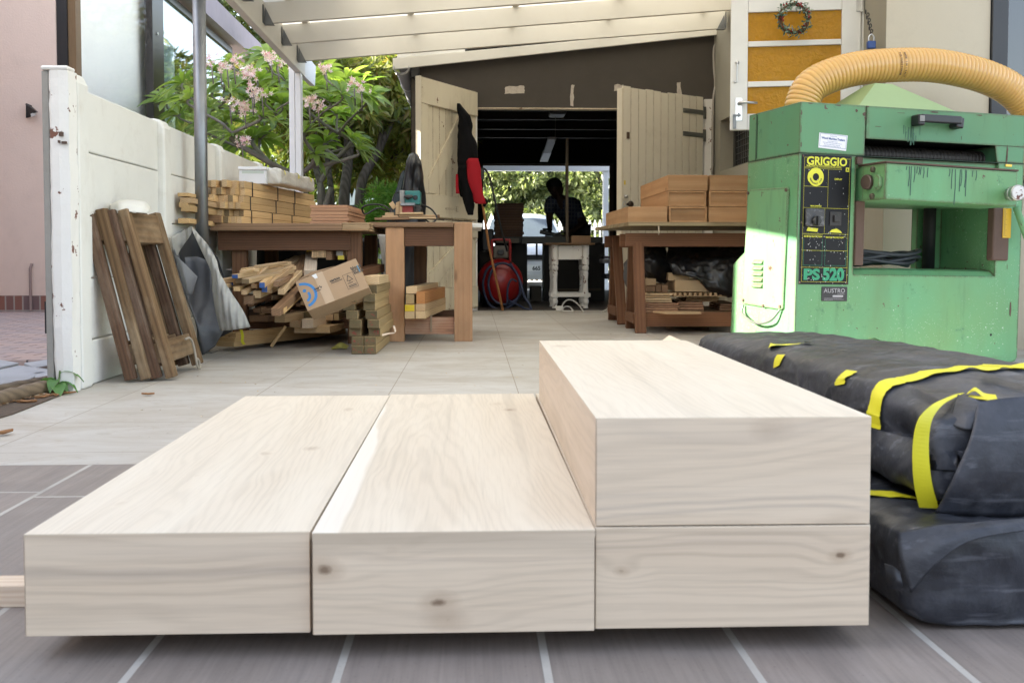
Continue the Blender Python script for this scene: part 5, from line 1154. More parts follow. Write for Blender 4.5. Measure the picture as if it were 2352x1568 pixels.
put_text(mb, 'MOTOR PROTECTION', .0095, (.032, y_, .636), ex, ez, .0003, width=.095); put_text(mb, 'MOTOR PROTECTION', .0095, (.148, y_, .634), ex, ez, .0003, width=.095)
cc = V(.085, y_, .905); k = 40; vs = [cc + V(r * math.cos(2 * math.pi * j / k), 0, r * math.sin(2 * math.pi * j / k)) for r in (.017, .042) for j in range(k)]
mb.add(vs, [(j, (j + 1) % k, k + (j + 1) % k, k + j) for j in range(k)])
mb.box(.246, .264, y_, y_ + .0004, .934, .953)
mb.prism([(.045, y_, .664), (.10, y_, .660), (.105, y_, .675), (.05, y_, .680)], (0, .0003, 0)).prism([(.165, y_, .660), (.235, y_, .658), (.225, y_, .668), (.205, y_, .677), (.18, y_, .672)], (0, .0003, 0))
B('yellow_lettering', mb, YEL, cpn, local=True)
mb = MB()
for j, ch in enumerate('EMERGENCY STOP'):
    a = math.pi * (1.08 + .84 * j / 13); c = cc + V(.0335 * math.cos(a), -.0006, .0335 * math.sin(a)); t_ = V(-math.sin(a), 0, math.cos(a)); put_text(mb, ch, .009, c - V(math.cos(a), 0, math.sin(a)) * -.0, t_, -V(math.cos(a), 0, math.sin(a)), .0004, 'CENTER')
put_text(mb, 'A', .013, (.251, y_ - .0008, .939), ex, ez, .001)
B('black_lettering', mb, BLACKM, cpn, local=True)
mb = MB(); put_text(mb, 'PS', .068, (.034, y_, .447), ex, ez, .003, width=.085); put_text(mb, '520', .078, (.136, y_, .445), ex, ez, .004, width=.118)
for u0, w0, u1, w1 in ((.032, .512, .130, .512), (.032, .512, .032, .630), (.130, .512, .130, .630), (.145, .512, .260, .512), (.145, .512, .145, .628), (.260, .512, .260, .628)): line(mb, u0, w0, u1, w1)
B('green_lettering', mb, GRT, cpn, local=True)
sw = B('main_switch', MB().box(.034, .132, -.022, -.0065, .684, .762), paint('worn switch plate', (.055, .055, .058), .35, .3, .6, (.35, .35, .36), scale=6), cpn, local=True, bevel=.006)
B('switch_knob', MB().lathe([(.024, 0), (.024, .012), (.020, .018), (.001, .019)], (.085, -.0225, .722), (0, -1, 0), 20).box(.080, .091, -.052, -.0415, .700, .744), plain('black bakelite', (.015, .015, .015), .3), sw, local=True)
B('selector_plate', MB().box(.165, .228, -.011, -.0065, .690, .752).box(.183, .212, -.022, -.0112, .706, .737), plain('dull brown black switch', (.022, .019, .018), .5), cpn, local=True, bevel=.003)
mb = MB()
for u, w in ((.018, .998), (.274, .996), (.018, .70), (.272, .71), (.018, .432), (.27, .43)): mb.lathe([(.005, 0), (.004, .002), (.001, .003)], (u, -.0062, w), (0, -1, 0), 8)
B('panel_screw', mb, RUST, cpn, local=True)
mb = MB(); r_ = random.Random(4)
for k in range(210):
    u, w = r_.uniform(.02, .272), r_.uniform(.43, .66) if k % 3 else r_.uniform(.43, .95)
    if r_.random() > math.exp(-abs(u - .1) * 7): continue
    q = r_.uniform(.0006, .0022); mb.add([V(u + q * math.cos(t), y_ - .0009, w + q * 1.4 * math.sin(t)) for t in (0, 1.2, 2.4, 3.7, 5.1)], [(0, 1, 2, 3, 4)])
B('plaster_spatter', mb, plain('dried plaster specks', (.5, .5, .48), .8), cpn, local=True)
au = B('maker_plate', MB().box(.136, .277, -.0035, -.0005, .343, .413), plain('dark plate', (.022, .020, .022), .4), pn, local=True, bevel=.002)
mb = MB(); y_ = -.0045; put_text(mb, 'AUSTRO', .030, (.147, y_, .384), ex, ez, .0, width=.115); put_text(mb, 'ENGINEERING', .006, (.222, y_, .376), ex, ez, 0); mb.box(.196, .253, y_, y_ + .0004, .363, .372)
for k, w in ((.356, .10), (.351, .11), (.347, .05)):
    for j in range(int(w / .006)): c = V(.15 + .006 * j, y_, k); mb.add([c, c + ex * .004, c + ex * .004 + ez * .0016, c + ez * .0016], [(0, 1, 2, 3)])
B('plate_lettering', mb, plain('pale etched letters', (.35, .34, .35), .4), au, local=True)
# infeed table block in front of the opening
tv = -.20
mb = MB().prism([(.335, tv, .962), (1.068, tv, .950), (1.068, tv, .790), (.335, tv, .802)], (0, .25, 0))
mb.box(.312, 1.12, .055, .42, .802, .948)
B('feed_table', mb, GRS, pn, local=True, bevel=.005)
B('table_cheek', MB().prism([(.3345, tv + .002, .9615), (.3345, -.02, .9615), (.3345, -.02, .803), (.3345, tv + .002, .803)], (-.004, 0, 0)), GRL, pn, local=True, bevel=.002)
B('table_top_plate', MB().prism([(.330, tv - .004, .9635), (1.072, tv - .002, .9515), (1.072, .25, .9515), (.330, .25, .9635)], (0, 0, .008)), RUST, pn, local=True, bevel=.001)
dsc = MB()
for k, (u, L_) in enumerate(((.405, .018), (.418, .09), (.430, .13), (.447, .07), (.462, .03), (.472, .035), (.482, .035), (.497, .05), (.520, .045), (.64, .035), (.655, .09), (.672, .16), (.70, .10), (.707, .075), (.735, .12), (.728, .08), (.77, .03), (.79, .045))):
    u += .04; z = .955 - .016 * (u - .3)
    P = [V(u, tv - .0012, z), V(u - .002 + .004 * (k % 2), tv - .0012, z - L_ * .5), V(u - .003, tv - .0012, z - L_)]
    for a, b in zip(P, P[1:]): w = .0022; dsc.add([a - ex * w, b - ex * w, b + ex * w, a + ex * w], [(0, 1, 2, 3)])
B('drip_stain', dsc, plain('dried dark drip', (.012, .045, .035), .5), pn, local=True)
dsc = MB(); r_ = random.Random(9)
for k in range(16):
    u = .575 + r_.gauss(.03, .03); z = 1.165 - r_.uniform(0, .05); L_ = r_.uniform(.02, .07); w = r_.uniform(.0015, .004)
    dsc.add([V(u - w, -.0012, z), V(u - w * .6, -.0012, z - L_), V(u + w * .6, -.0012, z - L_), V(u + w, -.0012, z)], [(0, 1, 2, 3)])
B('drip_stain', dsc, plain('old paint run', (.035, .12, .065), .5), pn, local=True)
mb = MB(); mb.lathe([(.028, 0), (.028, .03), (.034, .033), (.034, .055), (.028, .058), (.034, .061), (.034, .085), (.036, .088), (.036, .10), (.032, .106), (.001, .107)], (1.022, tv - .002, .846), (-.35, -1, 0), 28)
kb = B('knob', mb, plain('dull chromed knob', (.45, .45, .44), .35, .9), pn, local=True, smooth=False, bevel=.001)
B('knob_face', MB().lathe([(.030, .1075), (.030, .109), (.001, .1095)], (1.022, tv - .002, .846), (-.35, -1, 0), 24), paint('white face with rust', (.6, .6, .6), .5, .1, .1, chip=1.0, chipc=(.12, .05, .04), chip_scale=26), kb, local=True)
mb = MB()
for w in (.94, .82): mb.lathe([(.014, 0), (.014, .012), (.010, .016), (.001, .017)], (.3305, tv + .09, w), (-1, 0, 0), 6)
B('bolt', mb, plain('oily bolt', (.10, .085, .06), .5, .4), pn, local=True)
mb = MB().lathe([(.034, 0), (.034, .02), (.030, .024), (.001, .025)], (.329, tv + .125, .885), (-1, -.2, 0), 20); B('shaft_end', mb, plain('brown steel shaft', (.12, .085, .07), .4, .5), pn, local=True)
mb = MB().prism([(.3305, tv + .02, .90), (.3305, tv + .04, .915), (.3305, tv + .065, .905), (.3305, tv + .065, .855), (.3305, tv + .04, .845), (.3305, tv + .02, .86)], (-.018, 0, 0)); B('boss', mb, GRL, pn, local=True, bevel=.004)
B('guide_bar', MB().box(.308, .355, -.012, .03, .515, .803), RUST, pn, local=True, bevel=.004); B('guide_bar', MB().box(1.098, 1.195, -.014, .03, .548, .795), RUST, pn, local=True, bevel=.008)
B('guide_top', MB().box(.30, .33, -.02, .02, .972, 1.004), RUST, pn, local=True)
ru = B('ruler', MB().box(1.150, 1.198, -.0185, -.0145, .655, .793), plain('yellow steel rule', (.60, .36, .02), .45), pn, local=True)
mb = MB()
for k in range(26): z = .665 + k * .005; mb.box(1.153, 1.153 + (.02 if k % 5 == 0 else .011), -.0192, -.0187, z, z + .0009)
B('ruler_marks', mb, BLACKM, ru, local=True)
B('lever', MB().cyl((1.205, -.04, .80), (1.262, -.075, .64), .017, .019, 14), GRL, pn, local=True, smooth=True)
B('brass_clip', MB().box(1.165, 1.205, -.006, -.001, .993, 1.004), plain('brass', (.6, .4, .08), .35, .8), pn, local=True)
B('spindle', MB().cyl((1.0, .30, .504), (1.0, .30, .95), .03, n=16), BLK, pn, local=True, smooth=True)
B('drain_hole', MB().lathe([(.007, 0), (.001, .0005)], (1.115, -.0006, .175), (0, -1, 0), 10), BLK, pn, local=True)
# coil of black cable lying inside the opening
cb_ = thing('cable_coil', 'coil of black cable lying inside the planer opening', 'cable', PO + PU * .5 + PVV * .33 + V(0, 0, .50))
mb = MB()
for k in range(6):
    r1, r2 = .25 + .015 * (k % 3), .13 + .01 * (k % 2); mb.tube([PO + PU * (.58 + .02 * (k % 3) + r1 * math.cos(t)) + PVV * (.30 + r2 * math.sin(t)) + V(0, 0, .515 + .011 * k + .012 * math.sin(3 * t + k * 1.7)) for t in [i * 2 * math.pi / 40 for i in range(41)]], .0105, 8)
B('loops', mb, plain('black rubber cable', (.035, .037, .042), .5), cb_, smooth=True)
# yellow suction hose over the planer
def hosemat():
    m = N('amber plastic hose'); m.done((.62, .355, .10), .22, spec=.5); m.b.inputs['Subsurface Weight'].default_value = .25; m.b.inputs['Subsurface Radius'].default_value = (.04, .02, .005); m.b.inputs['Coat Weight'].default_value = .4; m.b.inputs['Coat Roughness'].default_value = .15
    return m.mat
ctr = [at(1836, 290, 5.25), at(1844, 236, 5.26), at(1868, 195, 5.27), at(1930, 167, 5.29), at(2010, 153, 5.32), at(2130, 150, 5.36), at(2230, 167, 5.39), at(2300, 193, 5.42), at(2345, 227, 5.44), at(2378, 275, 5.45), at(2392, 330, 5.45), at(2396, 420, 5.45), V(3.30, 5.47, .5), V(3.45, 5.5, .17), V(3.7, 5.6, .095), V(3.9, 5.62, .095)]
P = bez(ctr, 60); dist = [0]
for a, b in zip(P, P[1:]): dist.append(dist[-1] + (b - a).length)
pitch = .0225; Q = []; ra = []; s_ = 0; i = 0
while s_ < dist[-1]:
    while dist[i + 1] < s_: i += 1
    t = (s_ - dist[i]) / (dist[i + 1] - dist[i]); Q.append(P[i].lerp(P[i + 1], t)); ph = (s_ / pitch) % 1
    ra.append(.083 + .0062 * abs(math.sin(math.pi * ph)) ** .45); s_ += pitch / 8
ho = thing('suction_hose', 'thick ribbed amber yellow suction hose arching over the planer', 'hose', PO + PU * .6 + V(0, 0, 1.25))
B('hose_wall', MB().tube(Q, ra, 40, caps=False), hosemat(), ho, smooth=True)
mb = MB(); k = min(range(len(Q)), key=lambda j: (Q[j] - at(2052, 150, 5.33)).length)
q0 = Q[k]; ax = (Q[k + 4] - Q[k - 4]).normalized(); fx = (CV - q0); fx = (fx - ax * fx.dot(ax)).normalized(); fz = fx.cross(ax)
for txt, oa in (('MADE IN ITALY', .018), ('POLYURETHANE', -.008)):
    for j, ch in enumerate(txt):
        a = .75 - j * .115; nrm = fx * math.cos(a) + (-fz if fz.z < 0 else fz) * math.sin(a); tg = (-fx * math.sin(a) + (-fz if fz.z < 0 else fz) * math.cos(a))
        put_text(mb, ch, .014, q0 + ax * oa + nrm * .0935, -tg, ax, .0006)
B('hose_print', mb, plain('faded black print', (.10, .05, .02), .7), ho)
# ---------------------------------------------------------------- timber kinds
WFLOOR = wood('yellow pine batten', (.66, .46, .24), (.50, .31, .13), ring=36, knots=.4)
WEND = wood('weathered grey end pine', (.30, .22, .12), (.16, .11, .06), ring=36, knots=.0)
BROWN = wood('red brown bench timber', (.20, .10, .05), (.11, .05, .025), ring=22, axis='Z', dirt=.25)
BROWNX = wood('red brown bench timber, lying', (.17, .08, .04), (.095, .042, .021), ring=22, axis='X', dirt=.3)  # bench browns darkened for the shadow on the table apron
BROWNY = wood('red brown bench timber, running away', (.17, .08, .04), (.095, .042, .021), ring=22, axis='Y', dirt=.3)
LEGW = wood('orange brown planed leg', (.54, .31, .17), (.43, .23, .115), ring=10, axis='Z', fig=.6, dirt=.2, knots=.25)
OLDB = wood('old dark brown trestle timber', (.20, .105, .05), (.095, .05, .026), ring=20, axis='Z', dirt=.45, dirtc=(.30, .22, .14), rough=.75)
OLDBR = wood('old reddish trestle timber', (.26, .12, .065), (.13, .06, .035), ring=20, axis='Z', dirt=.35, dirtc=(.30, .22, .14), rough=.75)
PLYE = wood('plywood edges', (.60, .44, .26), (.24, .14, .07), ring=4, knots=0)
TREAT = wood('greenish treated pine', (.50, .36, .19), (.32, .22, .10), ring=30, knots=.3)
TREATE = wood('dark treated end grain', (.215, .155, .075), (.10, .078, .037), ring=40, knots=0, dirt=.3)
OFF = wood('offcut pine', (.56, .40, .24), (.38, .24, .12), ring=34, knots=.3)
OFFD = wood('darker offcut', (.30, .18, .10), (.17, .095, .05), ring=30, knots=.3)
BEAMW = wood('orange blond hardwood', (.58, .36, .19), (.44, .24, .11), ring=5, fig=.7, knots=.35, vary=.24, dirt=.3, dirtc=(.22, .12, .05))
MERW = wood('pinkish hardwood boards', (.50, .29, .17), (.36, .19, .11), ring=12, knots=0, vary=.18)
def pieces(name, p, q, w, h, mat, label, group=None, cat='timber', up=(0, 0, 1), end=None, parent=None):
    o = plank(name, p, q, w, h, mat, parent, up)
    if end is not None:
        o.data.materials.append(end)
        for pl in o.data.polygons:
            if abs(pl.normal.x) > .9: pl.material_index = 1
    if parent is None: T(o, label, cat, group)
    return o
# ---------------------------------------------------------------- left long table
TZ, TF = .752, 6.30
lt = thing('work_table', 'long brown timber work table against the boundary wall, loaded with battens', 'table', (-1.15, 6.95, 0))
B('tabletop', MB().box(-1.60, -.80, TF, 7.62, TZ - .045, TZ), wood('worn grey brown top', (.30, .19, .11), (.16, .09, .05), ring=18), lt, bevel=.004)
B('apron', MB().box(-1.58, -.76, TF + .10, TF + .135, TZ - .165, TZ - .046), BROWNX, lt, bevel=.003)
for x, y in ((-1.46, TF + .14), (-.74, TF + .12), (-1.46, 7.45), (-.74, 7.45)):
    B('leg', MB().box(x - .045, x + .045, y, y + .07, 0, TZ - .046 if y < 7 and x < -1 else TZ - .05), BROWN, lt, bevel=.004)
B('stretcher', MB().box(-1.58, -.70, TF + .22, TF + .26, .09, .16), BROWNX, lt, bevel=.003); B('stretcher', MB().box(-1.58, -.70, 7.38, 7.42, .09, .16), BROWNX, lt)
ends = thing('ply_sheets', 'short stack of plywood sheets at the right end of the long table, edges showing', 'plywood', (-.72, 6.9, TZ - .045))
for k in range(4): B('sheet', MB().box(-.798, -.635 + .004 * (k % 2), TF + .004 * k, 7.5, TZ - .044 + k * .0125, TZ - .0325 + k * .0125), PLYE, ends, bevel=.001)
# three strapped bundles of battens
_a, _b = at(548, 412, 6.30), at(713, 447, 7.80); BD = V(_b.x - _a.x, _b.y - _a.y, 0); BL = BD.length; BD.normalize(); BSIDE = V(BD.y, -BD.x, 0); BP = V(_a.x, _a.y, 0) - BSIDE * (6 * .0345)
names = ('lowest strapped bundle of yellow pine battens on the long table', 'middle strapped bundle of yellow pine battens, with the knotty ends', 'topmost strapped bundle of pine battens, under the white box')
z = TZ + .001; wv = .0345
rb = random.Random(5)
for bi, (rows, ncol, shift) in enumerate(((2, 6, .0), (2, 6, .01), (2, 6, .02))):
    g = thing('batten_bundle', names[bi], 'timber', BP + V(.15, .6, z), 'strapped batten bundles')
    hh = .0425 if bi < 2 else .045
    for r in range(rows):
        for cidx in range(ncol):
            if bi == 2 and r == 1 and cidx == 1: pass
            s0 = rb.uniform(-.05, .04) + (.05 if cidx > 3 else 0) + (.03 if bi == 2 else 0); p = BP + BSIDE * (wv * (cidx + .5) + rb.uniform(-.0015, .0015)) + BD * s0 + V(0, 0, z + hh * (r + .5)); q = p + BD * (BL + rb.uniform(-.03, .03))
            dark = (cidx, r) in (((3, 1), (2, 0), (5, 1), (3, 0)), ((0, 1), (4, 1)), ((2, 1), (2, 0)))[bi]
            pieces('batten', p, q, wv - .0015, hh - .001, WFLOOR, None, end=WEND if dark else PINE, parent=g)
    for t in ((.22, .62, 1.05), (.20, .70, 1.1), (.24, .74, 1.12))[bi]:
        a = BP + BD * t + V(0, 0, z); w = ncol * wv + .002; h = rows * hh + .001
        pts = [a - BSIDE * .002, a + BSIDE * w, a + BSIDE * w + V(0, 0, h), a - BSIDE * .002 + V(0, 0, h)]
        mb = MB()
        for i in range(4): mb.beam(pts[i], pts[(i + 1) % 4], .012, .002, up=BD.cross((pts[(i + 1) % 4] - pts[i]).normalized()))
        B('strap', mb, plain('black strap', (.02, .02, .022), .5), g)
    z += rows * hh + .002
ZB = z
# loose battens by the wall, behind the pole
for k, (px0, py0, L, w, h, lab) in enumerate(((432, 507, .9, .10, .028, 'broad batten lowest in the loose pile by the wall, behind the pole'), (423, 478, .95, .05, .035, 'batten third from the top in the loose pile behind the pole'), (428, 470, .8, .05, .03, 'batten with a notched end near the top of the loose pile behind the pole'), (415, 460, .9, .06, .03, 'reddish batten second from the top behind the pole'), (412, 447, .85, .07, .02, 'split topmost batten in the loose pile behind the pole'))):
    p = at(px0, py0, 5.72); p.x = -1.598 + .012 * (k % 2); w = min(w, .062); pieces('batten', p, p + V(-.004, L, .0), w, h, WFLOOR if k != 3 else OFF, lab, 'loose battens behind the pole')
for k, (zz, lab) in enumerate(((.79, 'hidden bearer block under the loose battens by the wall'),)): T(B('block', MB().box(-1.61, -1.53, 6.25, 6.5, TZ + .001, .80), OFFD), lab, 'timber')
# white box and plastic-wrapped roll on the battens
wb = thing('carton', 'white box with a clear lid on top of the batten stack', 'box', at(580, 425, 6.9))
c0, c1 = at(549, 424, 6.72), at(610, 424, 6.72); zt = at(580, 391, 6.72).z
B('box_body', MB().prism([(c0.x, 6.72, ZB + .002), (c1.x, 6.72, ZB + .002), (c1.x, 6.72, zt), (c0.x, 6.72, zt)], (.05, .3, 0)), paint('white carton', (.68, .69, .72), .5, .05, .05), wb, bevel=.003)
B('lid', MB().prism([(c0.x - .006, 6.712, zt + .001), (c1.x + .006, 6.712, zt + .001), (c1.x + .006, 6.712, zt + .022), (c0.x - .006, 6.712, zt + .022)], (.05, .31, 0)), paint('white lid', (.72, .73, .75), .3), wb, bevel=.004)
B('label_strip', MB().box(c0.x + .02, c1.x - .01, 6.7185, 6.7195, zt - .022, zt - .004), plain('pale green label strip', (.48, .54, .50), .5), wb)
def drape(rows, Y, depth, seed, amp=.012, nseg=26, sub=3, fold=7):
    """hanging cloth: closed outline rows (y, left px, right px) turned into a folded tube of real depth"""
    L = []; rows_ = []
    for i in range(len(rows) - 1):
        for k in range(sub): t = k / sub; rows_.append([rows[i][j] + (rows[i + 1][j] - rows[i][j]) * t for j in range(3)])
    rows_.append(list(rows[-1]))
    vs = []
    for i, (y, a, b) in enumerate(rows_):
        A, Bp = at(a, y, Y), at(b, y, Y); c = (A + Bp) / 2; hw = (Bp - A).length / 2
        for j in range(nseg):
            th = 2 * math.pi * j / nseg; k = 1 + amp / max(hw, .02) * noise.noise((math.cos(th) * 2 + seed, math.sin(th) * 2, i * .18)) + .05 * math.sin(fold * th + i * .25)
            vs.append(c + V(hw * math.cos(th) * k, depth * min(1, hw / .06) * math.sin(th) * k, 0))
    mb = MB(); k = nseg; n = len(rows_)
    return mb.add(vs, [(i * k + j, i * k + (j + 1) % k, (i + 1) * k + (j + 1) % k, (i + 1) * k + j) for i in range(n - 1) for j in range(k)] + [tuple(range(k)), tuple(range((n - 1) * k, n * k))])
def clearplastic():
    m = N('milky wrapping film'); n1 = m.noise(m.coords(), 25, 5, .6, 1.0); m.done(m.mix(n1, (.50, .47, .41), (.62, .60, .55)), .25); m.bump(n1, .5, .01); return m.mat
FILM = clearplastic()
pr = thing('wrapped_roll', 'milky plastic wrapped roll with yellow tape lying behind the white box', 'package', at(660, 430, 6.9))
a, b = at(628, 425, 6.75), at(706, 436, 7.6); cxy = (a + b) / 2; hl_ = (b - a).length / 2
pk_ = Bundle(cxy.x - .055, cxy.x + .055, cxy.y - hl_, cxy.y + hl_, ZB + .001, ZB + .105, 5.0, .008, rot=-math.atan2(b.x - a.x, b.y - a.y))
B('film', pk_.body(60, 80), FILM, pr, smooth=True)
for t in (.10, .5, .88): B('tape', pk_.strip([(.30, t), (.42, t), (.55, t), (.70, t)], .022, off=.003), TAPE, pr)
# stack of boards on the right part of the table
for k in range(6):
    zz = TZ + .006 + k * .0205; j = rb.uniform(-.006, .006)
    T(B('board', MB().prism([(-1.04 + j, 6.62, zz), (-.80 + j, 6.62, zz), (-.775 + j, 7.42, zz), (-1.02 + j, 7.42, zz)], (0, 0, .0185)), MERW, bevel=.001), '%s of six stacked pinkish hardwood boards on the long table' % ('lowest', 'second from the bottom', 'third from the bottom', 'third from the top', 'second from the top', 'topmost')[k], 'timber', 'pinkish boards stacked on the long table')
# ---------------------------------------------------------------- small bench at the middle
mbn = thing('work_bench', 'tall narrow bench with thick orange brown legs in front of the open garage door', 'bench', (-.28, 7.0, 0))
BY = 6.58
for x0, x1 in ((-.558, -.440), (-.118, 0.0)): B('leg', MB().box(x0, x1, BY, BY + .09, 0, .735 if x0 < -.3 else .768), LEGW, mbn, bevel=.004)
for x0, x1 in ((-.43, -.34), (-.118, -.03)): B('leg', MB().box(x0, x1, 7.55, 7.63, 0, .735), BROWN, mbn, bevel=.004)
B('tabletop', MB().box(-.66, -.121, BY - .02, 7.65, .7365, .768), wood('bench top', (.34, .21, .12), (.2, .11, .06), ring=18), mbn, bevel=.005)
B('tabletop', MB().box(-.119, .065, BY + .1, 7.65, .737, .766), OLDW, mbn, bevel=.004)
B('apron', MB().box(-.438, -.12, BY + .02, BY + .05, .615, .735), BROWNX, mbn, bevel=.003); B('apron', MB().box(-.53, -.49, BY + .1, 7.5, .615, .735), BROWNY, mbn)
B('rail', MB().box(-.438, -.12, BY + .03, BY + .06, .045, .155), wood('paint stained rail', (.38, .20, .12), (.24, .12, .075), ring=20, dirt=.5, dirtc=(.4, .3, .22)), mbn, bevel=.003)
B('rail', MB().box(-.43, -.05, 7.5, 7.53, .07, .15), BROWNX, mbn); B('rail', MB().box(-.53, -.49, BY + .1, 7.5, .05, .15), BROWNY, mbn)
B('rail_block', MB().box(-.275, -.262, BY + .02, BY + .029, .06, .17), wood('grey strip', (.3, .22, .15), (.2, .13, .08), axis='Z'), mbn)
# battens threaded through the bench
bt = [(0, 0, .062, .045, PINE, 'lowest left batten in the pile through the bench'), (1, 0, .062, .045, PINE, 'lowest right batten in the pile through the bench'), (0, 1, .062, .042, plain('yellow painted end', (.66, .48, .02), .5), 'batten with a yellow painted end, through the bench'), (1, 1, .062, .045, OFF, 'batten above the lowest right one, through the bench'), (0, 2, .052, .06, TREAT, 'upright greenish batten with end grain rings, through the bench'), (1, 2, .055, .075, wood('orange red batten', (.5, .24, .09), (.36, .15, .05)), 'orange red batten standing on edge, through the bench'), (0, 3, .07, .045, PINE, 'topmost pale batten, through the bench')]
for c_, r_, w, h, mt, lab in bt:
    z0 = (.157, .203, .248, .312)[r_] if c_ == 0 else (.157, .203, .249)[r_]; x = -.438 + .03 + c_ * .068 + (.01 if r_ == 3 else 0) + .012
    pieces('batten', V(x, 6.42 + .02 * r_, z0 + h / 2 + .001), V(x + .10, 7.49, z0 + h / 2 + .001), w, h, mt if 'yellow' not in lab else WFLOOR, lab, 'battens through the bench', end=mt if 'yellow' in lab else None)
# sander and offcuts on the bench
bs = thing('belt_sander', 'teal and red bench sander with a black knob, on the small bench', 'power tool', at(945, 490, 6.75))
zz = .768 + .060
def pxb(mb, a, b, y0, y1, Y, d): A, C_ = at(a, y1, Y), at(b, y0, Y); return mb.box(A.x, C_.x, Y, Y + d, A.z, C_.z)
B('motor_housing', pxb(MB(), 930, 965, 438, 470, 6.78, .17), plain('teal machine enamel', (.018, .16, .15), .4), bs, bevel=.008, seg=3)
B('belt_frame', pxb(MB(), 918, 929.5, 437, 488, 6.80, .12), plain('grey cast metal', (.28, .28, .27), .5, .3), bs, bevel=.004)
B('table', pxb(MB(), 919, 953, 466, 472.5, 6.68, .12), GALV, bs, bevel=.003)
B('red_base', pxb(MB(), 918, 948, 473, 491, 6.72, .16), paint('scuffed red enamel', (.33, .055, .05), .5, .2, .3, (.45, .38, .34)), bs, bevel=.004)
B('disc_guard', pxb(MB(), 953.5, 966, 471, 493, 6.76, .15), plain('black casting', (.03, .026, .022), .5), bs, bevel=.005)
kc = at(938, 458, 6.74); B('knob', MB().lathe([(.012, 0), (.02, .008), (.032, .014), (.03, .026), (.001, .03)], kc, (0, -.2, 1), 16), BLACKM, bs, smooth=True)
B('vent', MB().lathe([(.016, 0), (.014, .003), (.001, .0035)], at(954, 454, 6.779), (0, -1, 0), 14), BLACKM, bs)
B('power_cord', MB().tube(bez([at(921, 440, 6.85), at(908, 445, 6.85), at(901, 462, 6.8), at(900, 485, 6.75), at(905, 496, 6.72)], 6), .005, 6), BLACKM, bs, smooth=True)
offs = [((862, 503), (940, 502), 6.62, .10, .016, OFFD, 'wide thin board at the bottom left of the bench top pile'), ((918, 501), (1002, 501), 6.66, .09, .011, PLYE, 'thin ply strip lowest under the sander'), ((917, 496), (1000, 496), 6.70, .09, .012, OFF, 'dark edged board in the middle of the pile under the sander'), ((918, 491), (972, 490), 6.68, .08, .012, PINE, 'short pale board directly under the sander'), ((878, 499), (915, 499), 6.68, .06, .02, OFF, 'small offcut left of the sander, on the wide board'), ((885, 492), (905, 492), 6.70, .05, .02, OFF, 'small square offcut stacked second, left of the sander'), ((966, 498), (1010, 497), 6.95, .08, .02, OFFD, 'brown offcut behind the sander, by the door')]
for a, b, Y, w, h, mt, lab in offs: pieces('offcut', at(*a, Y), at(*b, Y), w, h, mt, lab, 'offcuts on the small bench')
T(B('offcut', MB().prism([at(908, 494, 6.70), at(916, 492, 6.70), at(917, 462, 6.70), at(909, 466, 6.70)], (0, .05, 0)).prism([at(917, 492, 6.70), at(923, 494, 6.70), at(924, 467, 6.70), at(917.5, 462, 6.70)], (0, .05, 0)), OFF, bevel=.001), 'upright pointed offcut standing beside the sander', 'timber', 'offcuts on the small bench')
T(B('offcut', MB().prism([at(893, 468, 6.75), at(902, 462, 6.75), at(909, 475, 6.75), at(903, 482, 6.75)], (0, .04, 0)), PINE, bevel=.001), 'pale cube offcut tilted against the pointed one', 'timber', 'offcuts on the small bench')
for k, (pts, lab) in enumerate(((((966, 478), (974, 500), (990, 512), (1003, 500), (990, 480), (968, 470)), 'black cable looping right of the sander'), (((905, 490), (880, 472), (850, 470), (832, 478), (840, 492), (868, 478), (893, 486)), 'black cable looping left off the bench towards the ply stack'))):
    T(B('cable', MB().tube(bez([at(px, py, 6.8 + .03 * i) for i, (px, py) in enumerate(pts)], 8), .006, 7), BLACKM, smooth=True), lab, 'cable')
# black plastic covered column behind the bench
cv = thing('plastic_sheet', 'black dusty plastic sheet draped over something tall behind the small bench', 'plastic sheet', at(930, 600, 8.6))
PLASD = plain('dusty black plastic behind', (.012, .013, .017), .35, var=.5, scale=8, bump=.5)
B('drape', drape([(352, 946, 952), (358, 941, 960), (380, 933, 968), (410, 926, 972), (440, 920, 975), (480, 906, 978), (520, 893, 980), (570, 880, 980), (620, 876, 978), (660, 874, 976), (690, 872, 974)], 8.6, .16, 4, .03, 34, 4, 9), PLASD, cv, smooth=True)
B('drape', drape([(392, 926, 930), (400, 920, 930), (430, 912, 924), (470, 900, 918), (510, 888, 908)], 8.45, .03, 6, .01), plain('dark teal plastic', (.012, .025, .032), .45, var=.4), cv, smooth=True)
B('clear_corner', drape([(535, 866, 900), (560, 872, 900), (620, 880, 893), (650, 884, 890)], 7.9, .02, 2, .01), FILM, cv, smooth=True)
# jacket on the door
jk = thing('jacket', 'black jacket with red lining hanging on the open cream garage door', 'jacket', at(1075, 490, 9.75))
BLKC = plain('black cloth', (.006, .006, .007), .9, spec=.15); REDC = plain('red quilted lining', (.36, .012, .022), .75, spec=.2)
B('shell', drape([(238, 1050, 1056), (250, 1050, 1066), (267, 1052, 1080), (285, 1053, 1085), (296, 1053, 1085), (310, 1052, 1087), (325, 1051, 1092), (345, 1050, 1096), (362, 1050, 1097), (374, 1050, 1086), (410, 1051, 1082), (440, 1054, 1086), (452, 1058, 1086)], 9.70, .085, 1, .012, 30, 4, 5), BLKC, jk, smooth=True)
B('sleeve', drape([(380, 1052, 1076), (410, 1054, 1080), (440, 1060, 1088), (468, 1066, 1089), (484, 1070, 1088), (491, 1073, 1088), (494, 1075, 1086)], 9.62, .05, 3, .008, 24, 4, 4), BLKC, jk, smooth=True)
